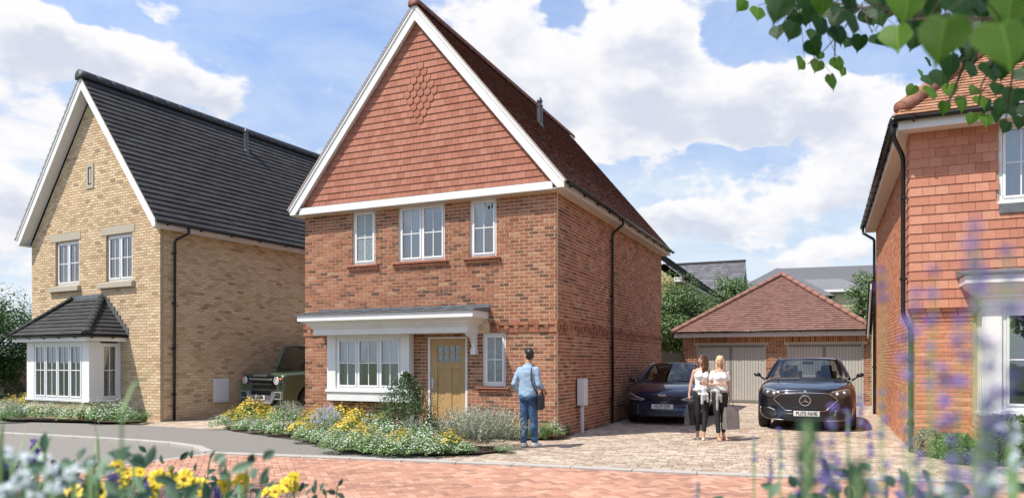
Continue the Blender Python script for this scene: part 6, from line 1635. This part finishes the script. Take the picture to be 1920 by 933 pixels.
def hair_long_brown(h, P, R):
    s = .93; ell(h, P(0,.020,.040), (.080,.098,.082), 14, R)
    for sx in (1, -1):
        for k in range(5):
            x0 = sx*(.062+.006*k); y0 = -.03+.022*k; pts = [P(x0*.6, y0*.6, .09), P(x0, y0, .0), P(x0*1.12, y0+.01, -.08), P(x0*1.15+.01*math.sin(k*2), y0-.012, -.17), P(x0*1.05, y0-.03, -.27-.02*(k % 2))]
            limb(h, pts, [.020,.026,.027,.030,.014], 8)
    for k in range(7): x0 = -.06+.02*k; limb(h, [P(x0,.07,.06), P(x0*1.1,.10,-.06), P(x0*1.15,.095,-.18), P(x0,.08,-.28)], [.03,.032,.032,.016], 8)
def hair_long_blonde(h, P, R):
    ell(h, P(0,.020,.038), (.079,.097,.082), 14, R)
    for sx in (1, -1):
        for k in range(4):
            x0 = sx*(.064+.004*k); y0 = -.025+.024*k; limb(h, [P(x0*.5, y0*.5, .10), P(x0, y0, .01), P(x0*1.05, y0+.005, -.08), P(x0*.98, y0-.002, -.17), P(x0*.9, y0, -.23)], [.018,.022,.022,.020,.010], 8)
    for k in range(6): x0 = -.055+.022*k; limb(h, [P(x0,.075,.05), P(x0*1.05,.10,-.06), P(x0,.095,-.17), P(x0,.09,-.25)], [.03,.03,.028,.012], 8)
def tied(front, hang):
    def f(cl):
        n = 28; ring = [(.158*math.cos(2*PI*k/n), .115*math.sin(2*PI*k/n), 1.0+.012*math.sin(k*1.7)) for k in range(n+1)]
        cl.tube(ring, .030, 8); limb(cl, [(front,-.115,1.0),(front+.01,-.14,.98)], [.04,.035])
        for dx, L_, w in hang: limb(cl, [(front,-.135,.99),(front+dx,-.15,.90),(front+dx*1.4,-.145,.99-L_)], [.03,w,w*.6], 8)
        for k in range(9): a = PI*.15+PI*.7*k/8; limb(cl, [(.155*math.cos(a), .112*math.sin(a), .99), (.165*math.cos(a), .125*math.sin(a), .84)], [.022,.016], 6)
    return f
wA = woman('person', 'brown haired woman in white sleeveless top and black trousers holding a dark bag', (3.84, 14.50, 0), math.radians(-8), 1.0, math.radians(-42),
    (((.055,-.06,.49), (.02,-.10,.085), (-.15,-1,0)), ((-.085,.0,.49), (-.075,.06,.095), (-.2,-1,0))),
    [((.148,.0,1.368), (.175,.05,1.12), (.06,-.17,1.13), (-1,-.3,.05), (0,0,1), (0,-1,0), .5), ((-.148,.0,1.368), (-.215,.01,1.12), (-.255,-.03,.89), (-.05,0,-1), (.2,-1,0), (1,0,0), .8)],
    .90, 'hair_brown', hair_long_brown, 'shoe_beige', False, tied(.03, ((-.03,.26,.045),(.05,.22,.04),(.0,.18,.05))))
wB = woman('person', 'blonde woman in white t-shirt with grey shirt tied round her waist, holding grey bag', (4.14, 14.28, 0), math.radians(6), .985, math.radians(-22),
    (((.08,.0,.49), (.095,.05,.095), (.25,-1,0)), ((-.075,-.05,.49), (-.06,-.09,.085), (-.1,-1,0))),
    [((.150,.0,1.368), (.195,.0,1.10), (.190,-.05,.86), (0,-.05,-1), (-.2,-1,0), (-1,0,0), .8), ((-.150,.0,1.368), (-.20,.03,1.13), (-.10,-.16,1.14), (.9,-.4,.1), (0,0,1), (0,-1,0), .6)],
    .97, 'hair_blonde', hair_long_blonde, 'shoe_tan', True, tied(-.10, ((-.01,.36,.035),(.05,.20,.04))))
def shopping_bag(label, loc, yaw, w, h, d, m, lean=0):
    t = thing('shopping_bag', label, 'bag', loc, yaw); mb = MB()
    v = [(-w/2*.92,-d/2,0),(w/2*.92,-d/2,0),(w/2*.92,d/2,0),(-w/2*.92,d/2,0),(-w/2,-d*.30,h*.6),(w/2,-d*.30,h*.62),(w/2,d*.30,h*.6),(-w/2,d*.30,h*.62),(-w/2*.9,-d*.12,h),(w/2*.9,-d*.16,h),(w/2*.9,d*.12,h),(-w/2*.9,d*.16,h)]
    mb.add(v, [(3,2,1,0)]+[(a+i, a+(i+1) % 4, a+4+(i+1) % 4, a+4+i) for a in (0,4) for i in range(4)])
    mb.build('bag_body', m, t, solid=.004)
    for s_ in (-1, 1): MB().tube([(-w*.2, s_*d*.12, h-.01), (-w*.13, s_*d*.06, h+.11), (0, 0, h+.15), (w*.13, s_*d*.06, h+.11), (w*.2, s_*d*.12, h-.01)], .005, 6).build('bag_handle', m, t)
    return t
shopping_bag('grey shopping bag hanging from the hand of the blonde woman', (4.335, 14.20, .23), math.radians(22), .33, .44, .17, 'bag_grey')
shopping_bag('dark shopping bag hanging from the hand of the brown haired woman', (3.585, 14.50, .30), math.radians(60), .34, .40, .12, 'bag_dark')
# ------------------------------------------------------------------ foreground: overhanging lime tree branch
def vein_leaf(name, base, light):
    m, t, p = newmat(name)
    tc_ = t.nodes.new('ShaderNodeTexCoord').outputs['UV']; sx = t.nodes.new('ShaderNodeSeparateXYZ'); t.links.new(tc_, sx.inputs[0])
    def mth(op, a, b=None, c=None, cl=False):
        n = t.nodes.new('ShaderNodeMath'); n.operation = op; n.use_clamp = cl
        for i, x in enumerate((a, b, c)):
            if x is None: continue
            if isinstance(x, (int, float)): n.inputs[i].default_value = x
            else: t.links.new(x, n.inputs[i])
        return n.outputs[0]
    ax = mth('ABSOLUTE', mth('SUBTRACT', sx.outputs['X'], .5)); ph = mth('MULTIPLY', mth('MULTIPLY_ADD', ax, 1.15, mth('MULTIPLY', sx.outputs['Y'], 1.0)), 7.0)
    v = mth('ABSOLUTE', mth('SUBTRACT', mth('FRACT', ph), .5)); vein = mr(t, v, .0, .10, 1, 0)
    mid_ = mr(t, ax, .0, .016, 1, 0); vv = mth('MAXIMUM', mth('MULTIPLY', vein, .6), mid_)
    oi = t.nodes.new('ShaderNodeObjectInfo'); rr = mr(t, oi.outputs['Random'], 0, 1, .75, 1.3)
    col = mixc(t, vv, base, light); sc = t.nodes.new('ShaderNodeVectorMath'); sc.operation = 'SCALE'; t.links.new(col, sc.inputs[0]); t.links.new(rr, sc.inputs['Scale'])
    t.links.new(sc.outputs[0], p.inputs['Base Color']); p.inputs['Roughness'].default_value = .5; p.inputs['Specular IOR Level'].default_value = .3; bump(t, p, vv, .5, .002)
    tr = t.nodes.new('ShaderNodeBsdfTranslucent'); t2 = mixc(t, 1.0, sc.outputs[0], (1.5, 1.9, .7), 'MULTIPLY'); t.links.new(t2, tr.inputs[0])
    ms = t.nodes.new('ShaderNodeMixShader'); ms.inputs[0].default_value = .45
    t.links.new(p.outputs[0], ms.inputs[1]); t.links.new(tr.outputs[0], ms.inputs[2]); t.links.new(ms.outputs[0], t.nodes['Material Output'].inputs[0])
    return m
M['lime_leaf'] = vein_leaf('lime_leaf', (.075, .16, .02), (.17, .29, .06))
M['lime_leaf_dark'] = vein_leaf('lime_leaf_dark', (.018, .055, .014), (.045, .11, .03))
def heart_mesh(m, seed):
    rr = random.Random(seed); n = 9; out = [(0, .10), (.14, .0), (.32, .02), (.46, .16), (.52, .36), (.46, .56), (.33, .74), (.17, .90), (.06, 1.0), (0, 1.18)]
    asym = 1+rr.uniform(-.12, .12); vs = []; fs = []; uv = []
    cols = 4
    for s_, a_ in ((1, asym), (-1, 2-asym)):
        base = len(vs)
        for (x, y) in out:
            for c in range(cols+1):
                f_ = c/cols; X = x*f_; 
                ym = max(.10, y) if c == 0 else y
                yy = .10+(y-.10)*f_ if y < .12 else y*(f_*.0+1)-(.0 if f_ else 0)
                z = -.22*X - .10*(yy-.5)**2*2 + .05*math.sin(yy*9+X*5)*X*2
                vs.append((s_*X*a_, -z*.9, -yy)); uv.append((.5+s_*X*.5/.55*.5*2*.5, yy))
        for i in range(len(out)-1):
            for c in range(cols):
                q = (base+i*(cols+1)+c, base+i*(cols+1)+c+1, base+(i+1)*(cols+1)+c+1, base+(i+1)*(cols+1)+c)
                fs.append(q if s_ > 0 else tuple(reversed(q)))
    me = bpy.data.meshes.new('leaf'); me.from_pydata(vs, [], fs); ul = me.uv_layers.new(name='uv')
    for lp in me.loops: ul.data[lp.index].uv = uv[lp.vertex_index]
    me.polygons.foreach_set('use_smooth', [True]*len(me.polygons)); me.materials.append(M[m]); return me
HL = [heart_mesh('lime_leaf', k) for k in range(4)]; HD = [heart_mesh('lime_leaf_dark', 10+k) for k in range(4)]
def pt(px, py, D): return Vector(((px-960)/1344*D, D, CAMH+(676-py)/1344*D))
lime = thing('lime_tree', 'overhanging lime tree branch with heart shaped leaves across the top right corner', 'tree', (4.6, 2.2, 0))
MB().tube([(0,0,-.05),(.05,.05,1.5),(-.05,.1,3.0),(.1,0,5.0)], [.16,.14,.12,.08], 12).build('trunk', 'bark', lime, smooth=True)
lo = Vector((4.6, 2.2, 0))
LV = [  # photo px of the leaf centre, px width, dark?, tilt
 (1398,14,14,0,.5),(1421,31,17,0,.2),(1470,18,28,1,.3),(1501,32,15,0,-.2),(1457,65,16,1,.1),(1491,64,21,1,.3),(1519,94,19,1,-.3),(1542,55,22,1,.4),(1553,30,20,1,-.2),(1599,50,24,1,.1),(1570,70,20,1,-.3),(1592,85,15,1,.4),(1616,82,16,1,.1),(1642,83,19,1,-.2),(1651,17,17,1,.2),(1647,40,15,1,-.1),
 (1508,128,15,0,.4),(1535,128,15,0,.1),(1542,108,10,0,.3),(1568,123,15,0,-.1),(1583,138,13,0,.3),(1557,156,16,0,-.2),(1681,78,30,0,.1),(1716,85,13,0,.4),(1774,78,46,0,.05),(1877,95,52,0,-.1),(1708,14,36,0,.2),(1896,24,40,0,.3),(1547,6,24,0,-.2),(1527,10,22,1,.3),(1596,12,22,1,-.1),
 (1668,28,18,1,.3),(1728,31,22,1,.1),(1694,40,20,1,-.4),(1748,26,28,1,.3),(1790,17,32,1,.0),(1828,18,34,1,.4),(1852,34,26,1,-.2),(1857,10,28,1,.1),(1728,143,10,0,.2),(1742,122,11,1,.5),(1715,172,12,0,.6),(1739,155,14,1,.1),(1743,180,17,0,.1),(1765,152,20,1,.2),(1780,172,15,0,-.3),(1785,126,24,1,.2),(1773,204,14,0,-.1),(1806,198,16,0,.2),(1831,175,12,0,.8),(1834,195,15,0,-.3),(1826,224,12,0,.5),(1850,229,15,0,.0),(1854,200,14,1,.4),(1822,138,19,1,.1),(1854,143,24,1,-.2),(1874,172,15,1,.3),(1903,186,21,1,.2),(1894,212,18,1,-.1),(1892,242,14,1,.3),(1916,232,13,1,.1),(1911,149,21,1,-.3),(1829,96,22,1,.2),(1817,115,17,1,-.3),(1912,60,30,1,.2),(1765,50,22,1,-.2),(1640,5,20,1,.1),(1688,8,18,1,-.3),(1768,4,30,1,.2),(1815,45,24,1,.1),(1735,60,20,1,.35),(1840,62,26,1,-.15),(1886,130,22,1,.1),(1505,5,16,1,.2),(1440,5,13,0,.4),(1575,40,18,1,.1),(1620,35,16,1,-.3),(1490,45,16,1,-.2),(1530,75,17,1,.2)]
rl = random.Random(5); pts_ = []
for k in range(26): LV.append((rl.uniform(1640, 1925), rl.uniform(-12, 50+(k % 3)*16), rl.uniform(16, 26), 1, rl.uniform(-.5, .5)))
for k in range(12): LV.append((rl.uniform(1865, 1925), rl.uniform(90, 235), rl.uniform(13, 19), 1, rl.uniform(-.4, .4)))
for k in range(10): LV.append((rl.uniform(1455, 1640), rl.uniform(-8, 40), rl.uniform(11, 16), 1, rl.uniform(-.5, .5)))
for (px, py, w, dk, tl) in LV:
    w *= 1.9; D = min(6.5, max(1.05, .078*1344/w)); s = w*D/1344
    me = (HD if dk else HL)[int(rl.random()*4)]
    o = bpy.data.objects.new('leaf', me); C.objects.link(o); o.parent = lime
    p = pt(px, py, D); top = p + Vector((0, 0, s*.62)); o.location = top-lo; o.scale = (s*1.02, s, s*1.0)
    o.rotation_euler = (rl.uniform(-.45, .35), rl.uniform(-.25, .25)+tl, rl.uniform(-.55, .55)); pts_.append((px, py, top))
# twigs: from the limb out to the leaves
tw_ = MB(); limbs = [[(2080,-60,1.6),(1900,20,2.0),(1790,50,2.3),(1700,30,2.7),(1560,5,3.3),(1440,-5,3.8)], [(1790,60,2.3),(1785,130,2.5),(1775,165,2.8)], [(1900,20,2.0),(1900,130,2.3),(1885,230,2.6)], [(1610,10,3.1),(1585,50,3.0),(1545,95,3.1),(1515,120,3.4)], [(1566,60,3.0),(1565,115,3.3)], [(1615,8,3.1),(1625,40,3.0),(1636,62,3.0)], [(1500,2,3.5),(1470,40,3.3)], [(1870,100,2.1),(1840,160,2.6),(1835,200,2.8)], [(1810,110,2.4),(1790,170,2.8),(1776,195,3.1)], [(1960,-10,1.5),(1880,40,1.4),(1780,30,1.5),(1690,40,1.9)]]
LP = []
for i, L_ in enumerate(limbs):
    P_ = [pt(*q)-lo for q in L_]
    if i == 0: P_ = [Vector((-.0,.05,3.6))]+P_
    r0 = .016 if i == 0 else .004
    MB().tube(P_, [max(.0022, r0*(1-k/len(P_))) for k in range(len(P_))], 6).build('branch' if i == 0 else 'twig', 'bark', lime, smooth=True)
    for k in range(len(P_)-1):
        for j in range(8): LP.append(P_[k].lerp(P_[k+1], j/8))
for (px, py, top) in pts_:
    q = top-lo; n_ = min(LP, key=lambda a: (a-q).length)
    if (n_-q).length < .42: tw_.tube([q-Vector((0,0,.0)), (q+n_)/2+Vector((0,0,.05)), n_], [.0012,.0012,.0016], 4)
tag(tw_.build('leaf_stalks', 'bark', lime), kind='stuff')
# ------------------------------------------------------------------ foreground flowers close to the camera
M['daisy'] = pmat('daisy_petal', (.82, .62, .03), .5, var=.12, scale=40)
M['daisy_mid'] = pmat('daisy_centre', (.55, .25, .02), .8, var=.3, scale=80)
M['dark_mid'] = pmat('dark_centre', (.07, .025, .012), .8, var=.3, scale=80)
M['stem'] = pmat('green_stem', (.10, .19, .06), .6, var=.3, scale=12)
M['fg_leaf'] = leafmat('foreground_leaves', [(0, (.035, .08, .05)), (.5, (.09, .17, .11)), (1, (.20, .31, .20))], trans=.25)
M['purple'] = leafmat('purple_florets', [(0, (.14, .09, .36)), (.5, (.26, .19, .56)), (1, (.42, .34, .72))], trans=.3)
M['white_fl'] = pmat('white_petal', (.50, .58, .62), .6, var=.08, scale=30)
rf = random.Random(21)
def leafy(mb, base, d, n, L_, w):
    for k in range(n):
        t = (k+.5)/n; p = base+d*t; a = rf.uniform(0, 2*PI); o = Vector((math.cos(a), math.sin(a), rf.uniform(.1, .7)))
        ovalleaf(mb, p, o.cross(Vector((rf.uniform(-1,1), rf.uniform(-1,1), .3)))+Vector((0,-.5,.5)), o, L_*rf.uniform(.7,1.3), w*1.1, rf.random())
def stemmed(name, label, cat, tip, lean, group=None, n=11, leaf=.045, lw=.024, leaves=True, r=.0035):
    base = Vector((tip.x+lean[0], tip.y+lean[1], .03)); t = thing(name, label, cat, base, 0, group); d = tip-base
    mid_ = d*.5+Vector((-lean[0]*.25, -lean[1]*.25, 0))
    MB().tube([(0,0,0), mid_*.6, mid_*1.25, d], [r*1.3, r*1.1, r, r*.8], 6).build('stem', 'stem', t, smooth=True)
    if leaves: mb = MB(); leafy(mb, d*.30, d*.55, n, leaf*.8, lw*.8); mb.build('foliage', 'fg_leaf', t)
    return t, d
def daisy(px, py, wpx, D, face=(0,-1,.5), dark=False, label='', bud=False):
    p = pt(px, py, D); R0 = wpx/2*D/1344; t, d = stemmed('yellow_daisy', label, 'flower', p, (rf.uniform(-.12,.12), rf.uniform(.0,.15)), 'yellow daisies in the foreground')
    n = Vector(face).normalized(); x_ = n.cross(Vector((0,0,1))).normalized(); y_ = x_.cross(n)
    if bud:
        ell(MB(), d, (R0,R0,R0*1.1), 8).build('bud', 'stem', t, smooth=True); mb = MB()
        for k in range(6): a = 2*PI*k/6; mb.add([d+Vector((0,0,R0*.3)), d+(x_*math.cos(a)+y_*math.sin(a))*R0*.8+n*R0*.9, d+(x_*math.cos(a+.8)+y_*math.sin(a+.8))*R0*.8+n*R0*.9], [(0,1,2)])
        mb.build('petal', 'daisy', t); return
    m_ = 10
    for k in range(m_):
        a = 2*PI*k/m_+rf.uniform(-.1,.1); dr = x_*math.cos(a)+y_*math.sin(a); sd = -x_*math.sin(a)+y_*math.cos(a); c_ = rf.uniform(-.12,.16); w = R0*.34; L_ = R0*rf.uniform(.9,1.08); off_ = n*(.0012*(k % 2))
        mb = MB(); P = lambda f, s_, h: d+off_+dr*L_*f+sd*w*s_+n*R0*h
        mb.add([P(.12,-.35,0),P(.12,.35,0),P(.5,-.85,.10+c_*.3),P(.5,0,.03+c_*.3),P(.5,.85,.10+c_*.3),P(.85,-.75,.04+c_),P(.85,0,c_),P(.85,.75,.04+c_),P(1.0,-.3,-.04+c_),P(1.02,.3,-.04+c_)], [(0,1,3),(0,3,2),(1,4,3),(2,3,6,5),(3,4,7,6),(5,6,8),(6,9,8),(6,7,9)])
        mb.build('petal', 'daisy', t, smooth=True)
    q = Matrix.Identity(3); cm_ = MB(); ell(cm_, d+n*R0*.06, (R0*.27,R0*.27,R0*.20 if not dark else R0*.34), 10); cm_.build('flower_centre', 'dark_mid' if dark else 'daisy_mid', t, smooth=True)
DS = [(220,872,27,(.2,-1,.3),'topmost yellow daisy of the left cluster'),(203,880,24,(-.7,-.7,.4),'yellow daisy facing left beside the top of the left cluster'),(238,886,26,(.4,-.6,.8),'yellow daisy tucked under the top of the left cluster'),(226,902,38,(-.1,-1,.1),'large yellow daisy low in the left cluster'),(261,884,27,(.6,-.4,.8),'small yellow daisy at the right of the left cluster'),
 (296,897,40,(0,-1,.25),'widest yellow daisy left of the bottom middle'),(321,896,24,(.5,-.8,.5),'small yellow daisy between two wide ones'),(344,896,38,(.1,-1,.4),'wide yellow daisy right of the widest one'),(373,911,38,(-.1,-1,.3),'wide yellow daisy low beside the leafy gap'),(421,908,32,(.8,-.6,.1),'yellow daisy turned to the right below the bud'),(453,902,34,(.7,-.8,.0),'yellow daisy under the tall closed bud'),
 (497,921,22,(-.7,-.5,.5),'small yellow daisy at the left of the right cluster'),(515,920,27,(.2,-1,.5),'yellow daisy low in the right cluster'),(538,908,32,(-.3,-1,.4),'yellow daisy in the middle of the right cluster'),(552,893,25,(.6,-.5,.7),'topmost yellow daisy of the right cluster'),(551,912,24,(.8,-.7,.1),'rightmost yellow daisy of the right cluster'),(284,923,30,(.1,-1,.1),'yellow daisy cut by the bottom edge below the widest one')]
for px, py, w, fc, lb in DS: daisy(px, py, w, 2.35, fc, label=lb)
daisy(134, 926, 42, 1.9, (0,-1,.6), True, 'yellow daisy with dark centre nearest the bottom left'); daisy(188, 920, 40, 1.95, (.3,-1,.5), True, 'yellow daisy with dark centre beside the purple spike'); 
daisy(451, 878, 11, 2.35, label='closed bud on the tallest stem above the daisies', bud=True); daisy(321, 878, 12, 2.35, label='closed green bud over the wide daisies', bud=True)
# purple salvia spikes and lavender
def floret_mesh(seed, r=.0045):
    rr = random.Random(seed); mb = MB()
    for k in range(26):
        v = rv(rr); v.normalize(); s = rr.uniform(.5, 1.0)*r; c = v*r*2.2*rr.uniform(.5, 1)
        x_ = v.orthogonal().normalized()*s; y_ = v.cross(x_)
        mb.add([c-x_, c+y_, c+x_, c-y_+v*s], [(0,1,2,3)], rr.random())
    return mb.mesh('whorl', 'purple')
FL = [floret_mesh(k) for k in range(4)]
def spike(name, label, tip, length, sc, lean=(0,.1), gap=.022, group=None, droop=0, leaves=True, taper=.6, cat='flower'):
    t, d = stemmed(name, label, cat, tip, lean, group, leaves=leaves, n=10, leaf=.05, lw=.014, r=.0022 if tip.y > 1 else .0009)
    dn = d.normalized(); k = 0; a = 0
    while a < length:
        f_ = 1-(1-taper)*(1-a/length); s = sc*(taper+(1-taper)*a/length)
        o = inst('whorl', FL[int(rf.random()*4)], t, d-dn*a+Vector((rf.uniform(-1,1), rf.uniform(-1,1), 0))*.002, (rf.random()*6, rf.random()*6, 0), (s, s, s*.8)); a += gap*rf.uniform(.7,1.4)
    return t
for px, py, ln, D, sc, lb in [(64,826,.075,2.3,1.9,'purple flower spike rising over the white flowers at left'),(4,842,.09,2.2,2.0,'purple flower spike at the left edge'),(212,892,.10,1.8,2.0,'deep purple spike in front of the left daisies'),(26,872,.06,2.1,1.9,'short purple spike beside the left edge'),(322,912,.06,2.3,1.8,'purple spike below the wide daisies'),(275,905,.05,2.3,1.6,'small purple spike behind the daisies'),(406,915,.05,2.3,1.6,'small purple spike beside the right daisies')]:
    spike('salvia', lb, pt(px, py, D), ln, sc, gap=.009, leaves=False, group='purple spikes among the daisies')
# white blurred phlox heads at the lower left and right
def phlox(px, py, wpx, D, lb):
    p = pt(px, py, D); t, d = stemmed('white_phlox', lb, 'flower', p, (rf.uniform(-.1,.1), .08), 'white flower heads in the foreground'); R0 = wpx/2*D/1344; mb = MB()
    for k in range(13):
        c = d+rv(rf)*R0*.95; n = (c-d+Vector((0,-.02,.01))).normalized(); x_ = n.orthogonal().normalized(); y_ = n.cross(x_); r = R0*.30
        mb.add([c]+[c+(x_*math.cos(2*PI*j/5)+y_*math.sin(2*PI*j/5))*r+n*r*.2 for j in range(5)], [(0,1+j,1+(j+1) % 5) for j in range(5)], rf.random())
    mb.build('petals', 'white_fl', t)
wl = 'lowest upper leftmost rightmost centre small'.split()
for i, (px, py, w, D, lb) in enumerate([(24,852,34,1.0,'white flower head nearest the left edge, above the others'),(52,858,30,1.1,'white flower head right of the topmost one'),(98,878,36,.95,'white flower head over the dark leaves at lower left'),(140,886,38,.95,'white flower head in the middle of the lower left foliage'),(42,898,44,.85,'wide white flower head low at the left'),(103,914,36,.9,'white flower head at the bottom edge left of the dark daisies'),(83,858,22,1.2,'small pale flower head beside the purple spike'),(170,868,14,1.2,'tiny pale flower head left of the daisies'),(15,922,40,.85,'white flower head in the bottom left corner'),(66,930,36,.85,'white flower head cut by the bottom edge'),(250,862,10,2.0,'tiny white bud by the road edge'),
  (1893,812,52,.75,'pale white flower head blurred at the right edge'),(1862,905,62,.62,'large blurred white flower head in the bottom right corner'),(1772,918,40,.75,'blurred white flower head at the bottom right'),(1905,862,40,.70,'blurred white flower head below the upper one at right')]):
    phlox(px, py, w, D, lb)
# leafy undergrowth at the lower left and right
for i, (px, py, D, n, sp, lb) in enumerate([(60,925,1.25,420,.42,'blue green leafy mass at the bottom left'),(230,935,2.75,380,.60,'leafy mass under the left daisies'),(400,938,2.75,260,.60,'leafy mass under the right daisies'),(1850,950,1.3,260,.34,'dark leafy mass in the bottom right corner'),(110,895,2.5,420,.60,'leafy growth behind the white flowers'),(1640,962,1.5,170,.40,'dim leafy stems along the bottom right')]):
    p = pt(px, py, D); t = thing('leafy_plant', lb, 'plant', (p.x, p.y, .03)); mb = MB(); sm = MB()
    for k in range(n):
        a = Vector((rf.uniform(-1,1)*sp*.8, rf.uniform(-.15,.35), p.z-.03+rf.uniform(-.35, .04)*(.6+sp)))
        ovalleaf(mb, a, Vector((rf.uniform(-1,1), -1, rf.uniform(-.2,1))), rv(rf), rf.uniform(.03,.055)*.9, .024*.9, rf.random())
        if k % 8 == 0: sm.tube([(a.x*.6, a.y, 0), (a.x*.9, a.y, a.z*.6), a], .003, 4)
    mb.build('foliage', 'fg_leaf', t); sm.build('stem', 'stem', t)
# grass blades
M['blade'] = pmat('grass_blade', (.16, .26, .10), .6, var=.25, scale=10)
def blade(p0, p1, p2, w, lb):
    a, b, c = pt(*p0), pt(*p1), pt(*p2); t = thing('tall_grass', lb, 'plant', (a.x, a.y, .03), 0, 'long grass blades in the foreground'); o = Vector((a.x, a.y, .03))
    s = Vector((w, 0, 0)); MB().add([Vector((0,0,0))-s, Vector((0,0,0))+s, a-o-s, a-o+s, b-o-s*.8, b-o+s*.8, c-o], [(0,1,3,2),(2,3,5,4),(4,5,6)]).build('blade', 'blade', t, solid=.0008)
for p0, p1, p2, w, lb in [((25,880,1.6),(42,830,1.65),(54,795,1.7),.0035,'grass blade rising steeply left of the purple spike'),((40,870,1.5),(75,825,1.6),(106,792,1.7),.004,'long grass blade leaning right over the road'),((70,880,1.5),(90,835,1.6),(100,805,1.7),.0035,'shorter grass blade beside the long one'),((0,850,1.2),(3,815,1.2),(6,785,1.2),.004,'grass blade at the very left edge'),((176,920,1.6),(178,850,1.6),(183,795,1.65),.003,'upright grass blade before the tarmac'),((185,860,1.8),(183,820,1.8),(176,790,1.8),.0025,'thin grass blade bending left before the tarmac'),((228,770,.9),(250,720,.95),(300,680,1.0),.0018,'faint grass stalk crossing the buff house corner')]:
    blade(p0, p1, p2, w, lb)
# lavender in front of the lens at the right
LVD = [(1828,425,.045,.40,.55),(1890,470,.04,.42,.5),(1750,505,.035,.50,.5),(1712,550,.035,.52,.5),(1655,505,.035,.60,.5),(1800,600,.04,.46,.55),(1860,650,.05,.42,.6),(1742,650,.04,.58,.55),(1655,735,.06,.85,.62),(1612,745,.045,1.0,.62),(1590,770,.045,1.1,.6),(1632,800,.04,1.0,.62),(1562,765,.08,.70,.62),(1462,805,.07,1.15,.6),(1445,860,.04,1.2,.55),(1540,830,.06,1.0,.68),(1575,868,.04,1.0,.65),(1413,818,.04,1.25,.5),(1310,905,.04,1.3,.5),(1700,745,.05,.70,.6),(1720,850,.05,.75,.65),(1790,780,.06,.55,.65),(1822,860,.06,.52,.7),(1660,870,.05,.9,.65),(1890,700,.05,.42,.6),(1610,890,.05,.9,.65)]
LVD += [(1700,600,.05,.55,.6),(1835,520,.05,.42,.55),(1770,690,.05,.55,.65),(1850,760,.06,.48,.7),(1690,900,.05,.8,.75),(1745,905,.05,.7,.8),(1500,880,.04,1.0,.65),(1790,885,.05,.6,.8),(1845,880,.05,.55,.8),(1545,900,.04,.95,.7),(1640,905,.04,.9,.7)]
LVD.sort()
for i, (px, py, ln, D, sc) in enumerate(LVD):
    side_ = 'over the orange house wall' if px > 1690 else ('over the drive edge' if px > 1600 else 'over the drive')
    spike('lavender', 'blurred lavender spike '+side_+', '+('%s from the left' % (ORD+['twenty-sixth','twenty-seventh','twenty-eighth','twenty-ninth','thirtieth','thirty-first','thirty-second','thirty-third','thirty-fourth','thirty-fifth','thirty-sixth','thirty-seventh','thirty-eighth','thirty-ninth','fortieth'])[i]), pt(px, py, D), ln, sc*1.0, lean=(rf.uniform(-.05,.08), rf.uniform(-.02,.06)), gap=.013, group='lavender spikes in front of the camera', leaves=False, taper=.75)
# two thick blurred green shoots in the middle of the lavender
for px, py, D, h_, lb in ((1515, 790, .55, .10, 'thick blurred green shoot before the dark SUV'), (1608, 885, .55, .05, 'shorter blurred green shoot right of the dark SUV')):
    p = pt(px, py, D); t, d = stemmed('green_shoot', lb, 'plant', p, (.02, 0), leaves=False, r=.0028); mb = MB()
    for k in range(60): q = d-Vector((rf.uniform(-.006,.006), 0, rf.random()*h_)); leafquad(mb, q, Vector((rf.uniform(-1,1), -1, .3)), Vector((rf.uniform(-.5,.5), 0, 1)), .014, .006, rf.random()*.5)
    mb.build('foliage', 'fg_leaf', t)
bpy.data.scenes.remove(TS)
